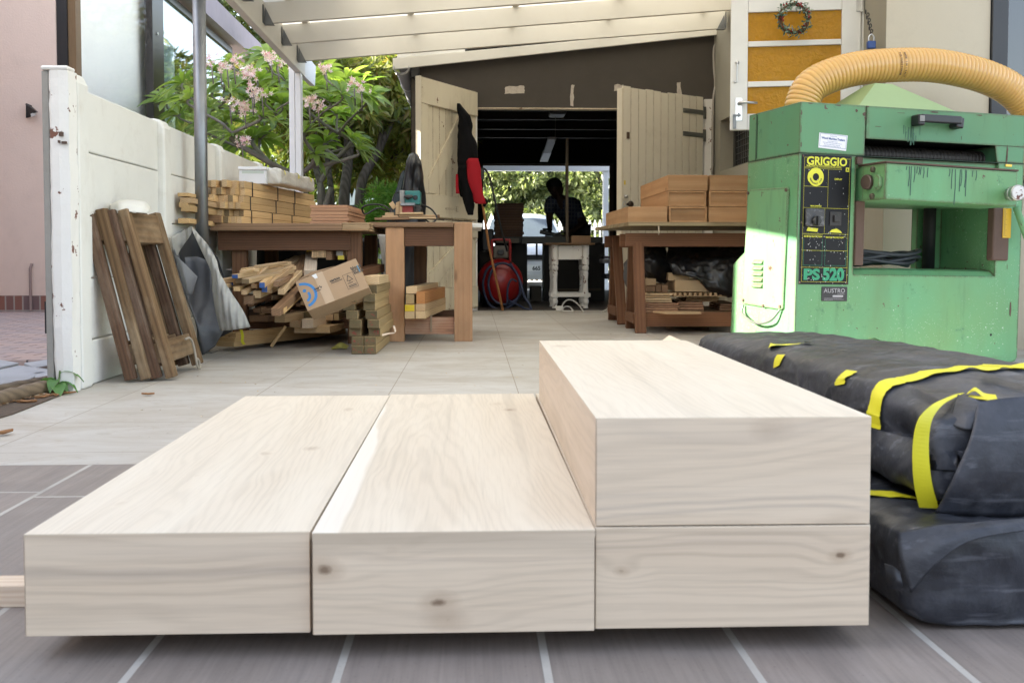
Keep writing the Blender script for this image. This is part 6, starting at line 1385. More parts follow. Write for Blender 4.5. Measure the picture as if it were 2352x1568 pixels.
B('lining', drape([(364, 1076, 1098), (370, 1071, 1100), (390, 1072, 1103), (411, 1074, 1105), (430, 1080, 1108), (447, 1086, 1111), (462, 1089, 1115), (468, 1093, 1116)], 9.58, .035, 5, .008, 24, 4, 3), REDC, jk, smooth=True)
B('lining', drape([(400, 1047, 1052), (430, 1046, 1053), (445, 1047, 1056)], 9.62, .03, 9, .006), REDC, jk, smooth=True)
B('hood_lump', drape([(452, 1105, 1110), (458, 1105, 1118), (466, 1108, 1121), (474, 1109, 1115)], 9.8, .04, 7, .01), BLKC, jk, smooth=True)
# ---------------------------------------------------------------- under the long table
SHZ = .165
T(B('shelf_board', MB().box(-1.56, -.84, TF + .18, 7.40, .161, .175), BROWNX), 'low shelf board lying on the stretchers of the long table', 'board')
c3 = lambda x, y: (363 + x * .3241, 363 + y * .3241)
st_ = [((420, 880), (640, 838), .030, .026, 'thin batten with a dark end, leftmost in the scrap pile'), ((545, 838), (840, 795), .035, .022, 'long batten with a blue end lying on the scrap pile'), ((575, 868), (820, 822), .04, .028, 'thick batten with dark end in the middle of the scrap pile'), ((515, 888), (700, 860), .028, .02, 'small batten with a blue end low in the scrap pile'), ((620, 872), (850, 822), .04, .026, 'batten with grey end crossing the scrap pile'),
       ((738, 900), (838, 815), .03, .03, 'blue ended batten slanting up through the scrap pile'), ((755, 928), (885, 825), .032, .034, 'pale batten beside the blue ended slanting one'), ((872, 948), (965, 852), .034, .03, 'pale sharp ended batten nearest the cardboard box'), ((556, 928), (650, 905), .03, .022, 'short batten end low on the left of the scrap pile'), ((608, 952), (720, 890), .028, .024, 'short batten slanting low in the scrap pile'),
       ((600, 806), (830, 762), .035, .016, 'thin lath on the top left of the scrap pile'), ((606, 790), (720, 772), .03, .014, 'short thin lath topmost on the left of the scrap pile'), ((700, 770), (835, 750), .03, .014, 'grey lath topmost in the middle of the scrap pile'), ((835, 1092), (1000, 935), .05, .04, 'thick brown slanting offcut left of the cardboard box'), ((868, 1085), (1010, 955), .04, .03, 'second slanting offcut left of the cardboard box'), ((680, 905), (800, 850), .03, .025, 'pale batten end in the middle of the scrap pile'), ((470, 910), (560, 885), .026, .022, 'small batten end under the leftmost one'), ((838, 893), (935, 850), .03, .028, 'reddish batten end beside the cardboard box'), ((640, 1005), (730, 985), .05, .045, 'dark beam end in the shade under the scrap pile'), ((700, 965), (790, 930), .04, .04, 'dark batten end in the shade under the scrap pile'), ((800, 1335), (905, 1190), .03, .018, 'lath leaning from the floor up to the scrap pile')]
OFFV = [OFF, PINE, WFLOOR]
for i, (a, b, w, h, lab) in enumerate(st_):
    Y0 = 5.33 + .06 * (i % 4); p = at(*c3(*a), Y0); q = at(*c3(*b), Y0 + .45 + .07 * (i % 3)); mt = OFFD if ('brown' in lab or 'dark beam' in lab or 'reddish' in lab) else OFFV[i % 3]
    if i == 20: p = fl(*c3(*a), .012); q = at(*c3(*b), 6.15)
    else: q = q + (q - p).normalized() * .25
    e = None
    if 'blue' in lab: e = plain('blue painted end', (.03, .09, .28), .5)
    elif 'dark end' in lab or 'grey end' in lab: e = WEND
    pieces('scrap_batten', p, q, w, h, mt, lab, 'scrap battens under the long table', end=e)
for a, b in (((590, 850), (735, 915)), ((700, 795), (555, 856)), ((640, 935), (770, 858)), ((790, 945), (705, 850)), ((905, 910), (815, 848)), ((535, 908), (670, 930)), ((660, 870), (780, 770)), ((480, 900), (600, 845))):
    Y0 = rnd.uniform(5.5, 5.75); pieces('scrap_batten', at(*c3(*a), Y0), at(*c3(*b), Y0 + rnd.uniform(.1, .35)), rnd.uniform(.02, .032), rnd.uniform(.012, .022), OFFV[int(a[0]) % 3], 'short offcut lying crosswise on top of the scrap pile', 'offcuts lying crosswise on the scrap pile')
for k in range(22):      # more of the same, deeper in the pile
    p = V(rnd.uniform(-1.42, -1.0), rnd.uniform(6.42, 6.5), .185 + .30 * (k / 22) * rnd.uniform(.6, 1)); d = V(rnd.uniform(-.05, .35), 1, rnd.uniform(-.05, .08)).normalized()
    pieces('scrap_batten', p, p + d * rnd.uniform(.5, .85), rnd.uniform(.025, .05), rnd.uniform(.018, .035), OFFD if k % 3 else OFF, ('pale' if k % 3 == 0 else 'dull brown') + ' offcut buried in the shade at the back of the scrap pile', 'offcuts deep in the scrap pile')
brd = [((852, 792), (1000, 700), 6.30, .065, .020, OFF, 'left board of the three flat boards on top of the scrap pile'), ((890, 800), (1010, 700), 6.36, .065, .020, OFF, 'middle board of the three flat boards on the scrap pile'), ((935, 806), (1030, 700), 6.42, .065, .020, OFF, 'right board of the three flat boards on the scrap pile'), ((842, 812), (985, 726), 6.30, .14, .024, OFFD, 'wide board under the three flat boards'), ((1005, 838), (1060, 705), 6.30, .075, .045, OFFD, 'dark thick board leaning right of the flat boards'), ((1078, 815), (1090, 680), 6.28, .075, .04, PINEP, 'pale layered block beside the dark leaning board')]
for a, b, Y, w, h, mt, lab in brd: pieces('board', at(*c3(*a), Y), at(*c3(*b), Y + .35), w, h, mt, lab, 'boards on the scrap pile')
def pbx(x0, x1, y0, y1, Y, d, mt, lab, end=None, dx=.05, name='timber_block', grp='blocks stacked under the right of the table'):
    A, C_ = at(*c3(x0, y1), Y), at(*c3(x1, y0), Y); w, h = C_.x - A.x, C_.z - A.z; c = V((A.x + C_.x) / 2, Y, (A.z + C_.z) / 2)
    return pieces(name, c, c + V(dx, d, 0), w, h, mt, lab, grp, end=end)
pbx(1098, 1185, 590, 640, 6.45, .5, OFF, 'brown block with a split end, top of the blocks under the table'); pbx(1052, 1110, 612, 660, 6.50, .45, WFLOOR, 'block with a yellow painted end under the table', end=plain('yellow painted end', (.66, .48, .02), .5))
pbx(1242, 1315, 600, 645, 6.46, .5, WFLOOR, 'block with a bright orange painted end under the table', end=plain('orange painted end', (.75, .10, .02), .5)); pbx(1262, 1312, 655, 692, 6.46, .4, WFLOOR, 'block with a white paper end label under the orange one', end=plain('paper end label', (.45, .42, .38), .7))
for k in range(8): x0 = 1088 + k * 12.5; pbx(x0, x0 + 11.5, 650 + k * .5, 706, 6.42, .4, OFF, 'upright thin slat in the row of slats under the brown block', grp='slats standing under the table', name='slat')
pbx(1190, 1230, 660, 722, 6.43, .4, OFFD, 'rough knotty block right of the upright slats'); pbx(1272, 1320, 690, 720, 6.44, .4, WFLOOR, 'block wrapped in yellow film under the labelled one', end=plain('yellow film', (.6, .5, .05), .4))
pbx(822, 900, 1110, 1165, 6.10, .8, PINE, 'thick pale beam pushed out of the lower pile, left of the white ended one', dx=.22); pbx(1030, 1105, 1088, 1135, 6.22, .8, TREAT, 'greenish beam end directly under the cardboard box', end=TREATE, dx=.12)
pbx(1018, 1100, 1140, 1205, 6.14, .8, PINEP, 'beam with a white ringed end under the cardboard box', dx=.12); pbx(932, 1012, 1150, 1200, 6.18, .8, OFF, 'reddish beam beside the white ringed end', dx=.1); pbx(960, 1222, 1190, 1240, 6.22, .8, PINE, 'wide bottom board of the lower pile', dx=.12)
pbx(1165, 1240, 1058, 1100, 6.40, .7, TREAT, 'beam end in the upper left of the shaded block wall'); pbx(1245, 1282, 1040, 1095, 6.40, .7, OFF, 'beam end in the upper right of the shaded block wall'); pbx(1165, 1240, 1105, 1150, 6.40, .7, OFF, 'beam end in the lower left of the shaded block wall'); pbx(1245, 1282, 1100, 1150, 6.40, .7, TREAT, 'beam end in the lower right of the shaded block wall')
pbx(645, 785, 1120, 1160, 6.30, .7, OFFD, 'flat brown board end in the middle of the lower pile', dx=.1); pbx(735, 800, 1070, 1100, 6.38, .7, OFFD, 'dark board end above the flat brown one', dx=.1)
for k in range(3):
    a = at(*c3(475, 1318 - 29 * k), 5.98); pieces('board', a + V(.02 * (k == 2), .02 * k, 0), a + V(.52, 1.0, .0), .085 if k == 2 else .135, .029, WFLOOR, ('lowest', 'middle', 'top')[k] + ' of three orange boards taped together at the floor left of the pile', 'timber' and 'taped orange boards')
a = at(*c3(578, 1258), 5.98); T(B('tape', ribbon([a + V(.012, -.012, .035), a + V(.02, -.014, .0), a + V(.018, -.014, -.03), a + V(.03, -.016, -.05)], .016, (V(1, 0, 0), V(1, 0, .3))), TAPE, solid=.001), 'yellow tape end hanging on the orange boards', 'tape')
# cardboard box
KB = [at(*c3(970, 875), 5.72), at(*c3(1400, 710), 5.74), at(*c3(1465, 935), 5.66), at(*c3(1060, 1085), 5.64)]
ux = (KB[1] - KB[0]).normalized(); uy = (KB[0] - KB[3]).normalized(); un = ux.cross(uy).normalized()
if un.y > 0: un = -un
bw_, bh_ = (KB[1] - KB[0]).length, (KB[0] - KB[3]).length; b0 = KB[3]
cbx = thing('cardboard_box', 'tilted brown cardboard box with a blue smile print on the timber pile', 'box', KB[3])
CARD = plain('brown corrugated card', (.38, .255, .15), .75, var=.15, scale=14)
d = .15
B('box_body', MB().prism([b0, b0 + ux * bw_, b0 + ux * bw_ + uy * bh_, b0 + uy * bh_], -un * d), CARD, cbx, bevel=.003)
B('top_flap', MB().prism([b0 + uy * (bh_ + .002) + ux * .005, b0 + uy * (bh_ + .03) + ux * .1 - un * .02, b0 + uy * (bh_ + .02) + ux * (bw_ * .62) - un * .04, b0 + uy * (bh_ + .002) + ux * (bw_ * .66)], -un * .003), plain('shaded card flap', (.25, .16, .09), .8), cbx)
tp = B('parcel_tape', MB().prism([b0 + ux * (bw_ * .295) + un * .0008, b0 + ux * (bw_ * .445) + un * .0008, b0 + ux * (bw_ * .445) + uy * bh_ + un * .0008, b0 + ux * (bw_ * .295) + uy * bh_ + un * .0008], un * .0006), plain('buff parcel tape', (.46, .33, .21), .35), cbx)
mb = MB(); cc = b0 + uy * (bh_ * .50) + ux * .012
def arc(mb, c, r, w, a0, a1, n=28):
    vs = []
    for i in range(n + 1):
        a = a0 + (a1 - a0) * i / n; e = ux * math.cos(a) + uy * math.sin(a); vs += [c + e * (r - w / 2) + un * .0012, c + e * (r + w / 2) + un * .0012]
    mb.add(vs, [(2 * i, 2 * i + 1, 2 * i + 3, 2 * i + 2) for i in range(n)])
arc(mb, cc, bh_ * .355, bh_ * .08, -1.5, 1.55); arc(mb, cc - uy * (bh_ * .04), bh_ * .17, bh_ * .07, -1.3, .45); arc(mb, cc + ux * .016 + uy * (bh_ * .12), bh_ * .026, bh_ * .05, 0, 6.283)
B('smile_print', mb, plain('blue print', (.035, .19, .46), .6), cbx)
mb = MB(); ub = un * .0016
put_text(mb, "our's", .022, b0 + ux * (bw_ * .222) + uy * (bh_ * .52) + ub, ux, uy, .001); put_text(mb, 'cartoo', .022, b0 + ux * (bw_ * .49) + uy * (bh_ * .58) + ub, ux, uy, .0008)
for o_, n_ in ((.225, 6), (.50, 11)):
    for j in range(n_): c = b0 + ux * (bw_ * o_ + .006 * j) + uy * (bh_ * (.46 if n_ == 6 else .52)) + ub; mb.add([c, c + ux * .004, c + ux * .004 + uy * .006, c + uy * .006], [(0, 1, 2, 3)])
put_text(mb, 'blood', .026, b0 + ux * (bw_ * .86) + uy * (bh_ * .70) + ub, ux, uy, .0006); put_text(mb, 'brot', .026, b0 + ux * (bw_ * .875) + uy * (bh_ * .62) + ub, ux, uy, .0006); put_text(mb, 'stool', .026, b0 + ux * (bw_ * .88) + uy * (bh_ * .54) + ub, ux, uy, .0006)
def rect(mb, o_, w, h, t=.0018):
    for a, b, c_, e in ((0, 0, w, t), (0, h - t, w, t), (0, 0, t, h), (w - t, 0, t, h)): p = o_ + ux * a + uy * b; mb.add([p, p + ux * c_, p + ux * c_ + uy * e, p + uy * e], [(0, 1, 2, 3)])
o_ = b0 + ux * (bw_ * .70) + uy * (bh_ * .16) + ub; rect(mb, o_, .062, .095)
tr_ = [(.013, .052), (.025, .052), (.025, .045), (.029, .045), (.029, .052), (.046, .052), (.027, .085)]
for a, b in zip(tr_, tr_[1:] + tr_[:1]):
    p, q = o_ + ux * a[0] + uy * a[1], o_ + ux * b[0] + uy * b[1]; s_ = (q - p).normalized().cross(un) * .0014; mb.add([p - s_, q - s_, q + s_, p + s_], [(0, 1, 2, 3)])
for j, (k, w) in enumerate(((.034, .03), (.018, .045), (.010, .045))): p = o_ + ux * .01 + uy * k; mb.add([p, p + ux * w, p + ux * w + uy * .0035, p + uy * .0035], [(0, 1, 2, 3)])
B('lettering', mb, plain('grey black print', (.05, .045, .04), .7), cbx)
mb = MB(); p = b0 + ux * (bw_ * .965) + uy * (bh_ * .55) + ub; mb.add([p, p + ux * .007, p + ux * .007 + uy * .045, p + uy * .045], [(0, 1, 2, 3)]); B('logo_bar', mb, plain('pale blue print', (.15, .30, .42), .6), cbx)
B('price_label', MB().prism([b0 + ux * (bw_ * .27) + uy * (bh_ - .004) + un * .003, b0 + ux * (bw_ * .345) + uy * (bh_ - .002) + un * .003, b0 + ux * (bw_ * .345) + uy * (bh_ - .03) + un * .003, b0 + ux * (bw_ * .30) + uy * (bh_ - .03) + un * .003], un * .0006), plain('white label', (.7, .7, .7), .5), cbx)
# two columns of treated posts
RED_ = plain('red grading stamp', (.35, .03, .03), .7)
colz = [('left', [(898, 1356), (898, 1243), (868, 1133), (868, 1018), (826, 905), (786, 808), (798, 652)]), ('right', [(1070, 1360), (1070, 1248), (1128, 1140), (1112, 1025), (1086, 905), (1058, 792), (1058, 683), (1080, 575), (1055, 470)])]
c9 = lambda x, y: ((900 + x * .23599) / 1.3776, (780 + y * .23599) / 1.3776)
ordn = ('lowest', 'second from the bottom', 'third from the bottom', 'fourth from the bottom', 'fifth from the bottom', 'sixth from the bottom', 'seventh from the bottom', 'eighth from the bottom', 'topmost')
for side, lst in colz:
    zc = .002
    for k, (x, y) in enumerate(lst):
        Yp = 5.74 + .02 * ((k * 7) % 3); A = at(*c9(x, y), Yp); w = .067 if k < 8 else .09; h = .0487
        top_pale = side == 'right' and k == len(lst) - 1
        o = pieces('treated_post', V(A.x + w / 2, Yp, zc + h / 2), V(A.x + w / 2 + .012, Yp + (.80 if k < 8 else .5), zc + h / 2), w, h - .001, PINE if top_pale else TREAT, ('topmost pale beam' if top_pale else ordn[k] + ' treated post') + ' in the %s post stack on the floor' % side, 'treated posts stacked in two columns', end=PINE if top_pale else TREATE)
        if side == 'left' and k < 3 or side == 'right' and k in (0, 1, 2, 3, 4):
            mb = MB(); r5 = random.Random(k * 3 + len(side)); x0 = A.x + w * .1; xe = A.x + w * .85; x_ = x0; Mx = MW[o].to_3x3(); fn = -(Mx @ V(1, 0, 0)); tx = V(-fn.y, fn.x, 0); tx = tx if tx.x > 0 else -tx
            c_ = V(A.x + w / 2, Yp, zc + h / 2) + fn * .0012
            for j in range(r5.randint(4, 8) if k < 3 else 2):
                a_, b_ = tx * r5.uniform(-.026, .02) + V(0, 0, r5.uniform(-.013, .010)), tx * r5.uniform(.004, .012) + V(0, 0, r5.uniform(-.012, .012)); s_ = V(0, 0, .0016); mb.add([c_ + a_ - s_, c_ + a_ + b_ - s_, c_ + a_ + b_ + s_, c_ + a_ + s_], [(0, 1, 2, 3)])
            B('grade_stamp', mb, RED_, o)
        zc += h
T(B('ply_scrap', MB().prism([at(*c9(860, 652), 5.8), at(*c9(1080, 600), 5.8), at(*c9(1085, 590), 6.0), at(*c9(900, 640), 6.0)], (0, 0, .008)), OFF), 'thin slat across the top of the left post stack', 'timber')
pieces('timber_beam', at(808, 632, 6.2), at(868, 615, 6.7), .09, .05, BROWNX, 'dark brown beam lying behind the two post stacks', None)
T(B('shaving', ribbon([at(*c9(1310, 1185), 5.72), at(*c9(1400, 1165), 5.72), at(*c9(1480, 1155), 5.7), at(*c9(1485, 1120), 5.7), at(*c9(1465, 1060), 5.7)], .012, (V(0, .2, 1), V(1, 0, 0))), PINEP, solid=.001), 'pale curled shaving caught between post stack and bench leg', 'shaving')
q = fl(783, 801, 0); T(B('crumpled_tape', quad_sheet([[q + V(-.06, 0, .004), q + V(-.01, .01, .03), q + V(.05, .01, .012)], [q + V(-.05, -.03, .004), q + V(0, -.03, .04), q + V(.05, -.025, .02)], [q + V(-.05, -.06, .003), q + V(0, -.06, .01), q + V(.04, -.05, .005)]], 4), plain('dull yellow film', (.32, .30, .06), .6), solid=.001), 'crumpled yellow film on the floor under the long table', 'litter')
# black sheet hanging at the back under the table
T(B('plastic_sheet', quad_sheet([[V(-1.62, 7.75, .68), V(-1.3, 7.72, .70), V(-1.0, 7.74, .70), V(-.70, 7.7, .68)], [V(-1.62, 7.70, .35), V(-1.3, 7.66, .40), V(-1.0, 7.72, .38), V(-.72, 7.66, .36)], [V(-1.62, 7.6, .02), V(-1.3, 7.58, .02), V(-1.0, 7.6, .02), V(-.74, 7.56, .02)]]), plain('black plastic in the shade', (.01, .01, .012), .5), smooth=True, solid=.002), 'black plastic sheet hanging behind the scrap pile', 'plastic sheet')
# ---------------------------------------------------------------- grey sheet folded over at the table's end
def sheetm(name, c, sc):
    m = N(name); w = m.n('TexWave', wave_type='BANDS', bands_direction='X', i_Scale=sc, i_Distortion=1.5, i_Detail=2.0); m.l(m.coords(), w.inputs[0]); n1 = m.noise(m.coords(), 7, 7, .65)
    m.bump(w.outputs['Fac'], .9, .01); return m.done(m.mix(m.mul(m.ramp(n1, .35, .7), .5), c, [x * .5 for x in c]), .7)
GS = thing('grey_sheet', 'stiff grey foam sheet folded over like a tent at the end of the long table', 'sheet', (-1.4, 5.7, 0))
def G(x, y, Y):
    Y += -.10 + .26 * max(0, (y - 1200) / 190); p = at(*c3(x, y), Y)
    return p if p.x > -1.59 else at(*c3(x, y), Y * -1.59 / p.x)
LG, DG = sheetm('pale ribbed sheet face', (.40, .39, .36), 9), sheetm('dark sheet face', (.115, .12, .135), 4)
B('front_flap', quad_sheet([[G(232, 485, 5.62), G(262, 508, 5.60), G(292, 545, 5.58)], [G(262, 560, 5.55), G(300, 585, 5.52), G(345, 605, 5.50)], [G(318, 680, 5.50), G(365, 690, 5.46), G(412, 715, 5.46)], [G(372, 800, 5.47), G(405, 800, 5.42), G(440, 815, 5.43)], [G(385, 940, 5.46), G(440, 930, 5.40), G(515, 945, 5.42)], [G(410, 1100, 5.46), G(490, 1085, 5.39), G(600, 1075, 5.42)], [G(440, 1224, 5.46), G(540, 1216, 5.40), G(655, 1196, 5.44)]], 5), LG, GS, smooth=True, solid=.004)
B('rear_flap', quad_sheet([[G(232, 485, 5.62), G(160, 525, 5.64), G(95, 562, 5.66)], [G(228, 545, 5.63), G(170, 590, 5.65), G(112, 650, 5.67)], [G(150, 660, 5.68), G(140, 690, 5.68), G(128, 720, 5.69)]], 5), LG, GS, smooth=True, solid=.004)
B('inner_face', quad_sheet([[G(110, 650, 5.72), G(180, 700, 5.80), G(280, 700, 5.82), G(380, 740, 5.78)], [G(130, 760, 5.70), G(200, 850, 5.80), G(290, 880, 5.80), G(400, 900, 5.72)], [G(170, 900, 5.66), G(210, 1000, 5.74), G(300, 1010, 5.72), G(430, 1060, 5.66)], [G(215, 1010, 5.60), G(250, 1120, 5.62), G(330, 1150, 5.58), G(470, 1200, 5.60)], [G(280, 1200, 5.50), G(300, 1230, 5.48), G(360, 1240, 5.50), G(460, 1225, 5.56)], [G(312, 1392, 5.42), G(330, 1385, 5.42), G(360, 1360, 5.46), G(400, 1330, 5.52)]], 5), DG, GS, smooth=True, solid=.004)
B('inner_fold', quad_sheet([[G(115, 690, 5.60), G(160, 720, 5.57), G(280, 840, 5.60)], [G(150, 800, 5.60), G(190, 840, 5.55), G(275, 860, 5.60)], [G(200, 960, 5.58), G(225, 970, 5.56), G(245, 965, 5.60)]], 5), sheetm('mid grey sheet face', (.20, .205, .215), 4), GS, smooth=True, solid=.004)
B('back_face', quad_sheet([[G(235, 495, 5.95), G(300, 560, 5.93), G(420, 700, 5.9)], [G(140, 640, 5.95), G(280, 720, 5.95), G(470, 860, 5.9)], [G(200, 900, 5.95), G(330, 960, 5.95), G(520, 1100, 5.9)], [G(300, 1300, 5.75), G(390, 1290, 5.8), G(520, 1230, 5.85)]], 5), plain('black sheet back', (.02, .02, .022), .7), GS, smooth=True, solid=.003)
# ---------------------------------------------------------------- folded trestles leaning on the wall
def trestle(label, xb, xt, y0, y1, rails, mats, group):
    """two hinged frames; bottom edge at xb on the floor, top edge at xt, z .755"""
    t = thing('folded_trestle', label, 'trestle', (xb, (y0 + y1) / 2, 0), group)
    for i, (b, tt, zt, yo) in enumerate(((xb, xt, .760, 0), (xb - .058, xt - .054, .755, -.03))):
        M_ = mats[i]
        for y, w in ((y0 + yo, .056 if i == 0 else .04), (y1 + yo, .072 if i == 0 else .05)):
            plank('leg', V(b, y, .012 + .012 * (y > 4.8)), V(tt, y, zt), w, .042 if i == 0 else .048, M_ if False else (OLDX if i == 0 else OLDXR), t, up=(1, 0, .3), bevel=.004)
        if i == 1:
            for f0, f1 in ((.82, .985), (.10, .22)):
                f = (f0 + f1) / 2; xm = b + .029 + (tt - b) * f; c_ = V(xm, y0 - .005, zt * f); ax = V(tt - b, 0, zt).normalized(); plank('spacer', c_ - ax * (.755 * (f1 - f0) / 2), c_ + ax * (.755 * (f1 - f0) / 2), .036, .022, OLDX, t, up=(1, 0, .3), bevel=.003)
        L_ = V(tt - b, 0, zt).normalized()
        for f0, f1 in ((.80, .985), (.10, .235)):
            p = V(b + (tt - b) * (f0 + f1) / 2, y0 + yo + .03, zt * (f0 + f1) / 2); q = p + V(0, y1 - y0 - .06, 0)
            plank('rail', p, q, zt * (f1 - f0), .030, OLDX, t, up=(1, 0, (xb - xt) / .76 * -1 * -1), bevel=.003) if rails else None
    return t
OLDX = wood('old brown trestle timber', (.20, .12, .058), (.09, .052, .025), ring=20, dirt=.6, dirtc=(.33, .25, .16), rough=.75); OLDXR = wood('old reddish trestle timber, inner', (.15, .08, .045), (.07, .038, .022), ring=20, dirt=.55, dirtc=(.30, .22, .16), rough=.75)
t1 = trestle('dark brown folded trestle leaning outermost against the white wall', -1.345, -1.545, 4.60, 5.03, True, (OLDB, OLDBR), 'folded trestles against the wall')
trestle('dark brown folded trestle leaning between the outer one and the white wall', -1.44, -1.625, 4.55, 5.02, True, (OLDB, OLDBR), 'folded trestles against the wall')
ro = thing('rope', 'frayed pale cord tied round the foot rail of the outer trestle', 'rope', (-1.37, 4.85, 0))
rc = V(-1.335, 4.84, .115)
B('cord', MB().tube(bez([rc + V(-.01, -.03, .05), rc + V(.005, -.01, .055), rc + V(.012, .02, .03), rc + V(.02, .03, -.02), rc + V(.03, .01, -.05), rc + V(.035, .02, -.085), rc + V(.035, .055, -.095), rc + V(.03, .06, -.06), rc + V(.025, .035, -.045)], 6), .0055, 7), plain('grey hemp cord', (.33, .29, .23), .9), ro, smooth=True)
T(B('crumpled_plastic', quad_sheet([[at(250, 470, 4.75), at(285, 458, 4.75), at(330, 462, 4.8), at(347, 476, 4.85)], [at(254, 482, 4.66), at(275, 463, 4.62), at(325, 468, 4.66), at(345, 484, 4.7)], [at(262, 486, 4.60), at(280, 484, 4.58), at(320, 488, 4.62), at(338, 489, 4.66)]], 6), plain('white crumpled plastic', (.68, .66, .60), .35), smooth=True, solid=.003), 'white crumpled plastic cover lying on top of the leaning trestles', 'plastic cover')
# ---------------------------------------------------------------- right-hand table on trestles
TRW = wood('dull red brown trestle', (.25, .115, .055), (.15, .066, .032), ring=22, dirt=.2)
rt0 = .762
for j, (yc, sp, lab) in enumerate(((7.45, .27, 'near red brown sawhorse under the right hand table'), (8.40, .32, 'far red brown sawhorse under the right hand table'))):
    t = thing('sawhorse', lab, 'trestle', (1.8, yc, 0), 'sawhorses under the right table')
    plank('top_beam', V(1.10, yc - .16 * (1 - j) + .05 * j, rt0 - .095), V(2.38, yc - .16 * (1 - j) + .05 * j, rt0 - .095), .045, .095, TRW, t)
    if j == 0: plank('top_beam', V(1.10, yc + .13, rt0 - .095), V(2.38, yc + .13, rt0 - .095), .045, .095, TRW, t)
    for x in (1.20, 2.30):
        plank('leg', V(x, yc - sp + .04, .0), V(x - .012, yc - .13 * (1 - j) - .02, rt0 - .05), .075, .05, TRW, t, up=(0, 1, 0)); plank('leg', V(x + .005, yc + sp, .0), V(x, yc + .10, rt0 - .05), .075, .05, TRW, t, up=(0, 1, 0))
        plank('foot_rail', V(x - .03, yc - sp + .1, .10), V(x - .03, yc + sp - .05, .10), .03, .07, TRW, t)
    plank('stretcher', V(1.24, yc - sp + .09, .095), V(2.3, yc - sp + .09, .095), .03, .10, TRW, t)
T(B('table_board', MB().prism([(1.09, 7.10, rt0), (2.40, 7.10, rt0), (2.40, 8.55, rt0), (1.03, 8.55, rt0)], (0, 0, .027)), wood('paint crusted board edge', (.50, .42, .26), (.26, .17, .08), ring=5, dirt=.6, dirtc=(.10, .07, .03)), bevel=.003), 'paint crusted board laid on sawhorses as the right hand table', 'table top')
T(B('paint_drip', MB().box(0, 0, 0, 0, 0, 0) if False else MB().prism([(1.30, 7.096, .70), (1.306, 7.096, .70), (1.308, 7.096, .76), (1.298, 7.096, .76)], (0, .003, 0)), plain('cream drip', (.5, .42, .3), .6)), 'thin cream paint drip hanging at the right table edge', 'drip')
z0 = rt0 + .028; hb = .1135
def tbeam(x0, x1, z, y0, y1, lab, rec):
    t = thing('hollow_beam', lab, 'wooden beam', ((x0 + x1) / 2, (y0 + y1) / 2, z), 'hollow timber beams stacked on the right table')
    o = MB().box(x0, x1, y0 + (.0 if not rec else .0), y1, z + .001, z + hb - .002)
    if rec:
        mb = MB().box(x0, x1, y0, y1, z + hb - .014, z + hb - .002).box(x0, x1, y0, y1, z + .001, z + .013).box(x0, x0 + .012, y0, y1, z + .0131, z + hb - .0141).box(x1 - .012, x1, y0, y1, z + .0131, z + hb - .0141)
        B('shell', mb, BEAMY, t, bevel=.001); B('end_panel', MB().box(x0 + .0125, x1 - .0125, y0 + .014, y0 + .03, z + .0135, z + hb - .0145), BEAMW, t)
    else:
        B('shell', MB().box(x0, x1, y0 + .012, y1, z + .001, z + hb - .002), BEAMY, t, bevel=.001); B('end_panel', MB().box(x0 + .0005, x1 - .0005, y0, y0 + .0115, z + .0015, z + hb - .0025), BEAMW, t, bevel=.001)
    return t
BEAMY = wood('orange blond hardwood, long side', (.56, .34, .175), (.42, .225, .10), ring=5, fig=.7, axis='Y', knots=.35, vary=.24, dirt=.3, dirtc=(.22, .12, .05))
xs = (1.108, 1.398, 1.69, 1.985); yb = 7.24
tbeam(xs[0], xs[0] + .282, z0, yb, yb + 1.2, 'hollow beam nearest the garage door, alone at the left end of the table', False)
lab3 = {(0, 0): 'hollow beam with recessed end, bottom of the left stack on the right table', (1, 0): 'hollow beam with recessed end, middle of the left stack on the right table', (2, 0): 'hollow beam with flush end, top of the left stack on the right table', (0, 1): 'flush ended hollow beam, bottom of the stack beside the planer', (1, 1): 'reddish hollow beam with recessed end, middle of the stack beside the planer', (2, 1): 'flush ended hollow beam, top of the stack beside the planer'}
for r_ in range(3):
    for c_ in range(2):
        x = xs[1 + c_] + (.004 * r_ if c_ else -.0) + (.006 if r_ == 0 and c_ == 0 else 0); tbeam(x, x + (.282 if r_ == 2 or c_ else .272), z0 + r_ * hb, yb + .004 * r_ + .006 * c_, yb + 1.2 + .01 * r_, lab3[(r_, c_)], (r_, c_) in ((0, 0), (1, 0), (1, 1)))
# under the right table: planks, boards, black sheet
UZ = .145
T(B('shelf_board', MB().box(1.26, 2.35, 7.30, 8.1, UZ - .014, UZ), OFFD), 'low shelf board on the sawhorse stretchers under the right table', 'board')
def stackb(px0, px1, py0, py1, n, Y, d, lab, mt, dx=.06, grp='floorboards stacked under the right table'):
    A, C_ = at(px0, py1, Y), at(px1, py0, Y); h = (C_.z - A.z) / n
    for k in range(n):
        j = rnd.uniform(-.008, .008); c = V((A.x + C_.x) / 2 + j, Y + rnd.uniform(-.01, .01), A.z + h * (k + .5)); pieces('floorboard', c, c + V(dx, d, 0), C_.x - A.x, h - .0035, mt, lab, grp)
cc8 = lambda x, y: ((1850 + x * .41465) / 1.3776, (500 + y * .41465) / 1.3776)
def stk8(x0, x1, y0, y1, n, Y, d, lab, mt=OFF, **k): a, b = cc8(x0, y0), cc8(x1, y1); stackb(a[0], b[0], a[1], b[1], n, Y, d, lab, mt, **k)
stk8(468, 718, 1105, 1195, 5, 7.34, .6, 'short floorboard in the lower left stack under the right table', MERW); stk8(468, 665, 1030, 1103, 4, 7.36, .6, 'short floorboard in the upper left stack under the right table', PINE)
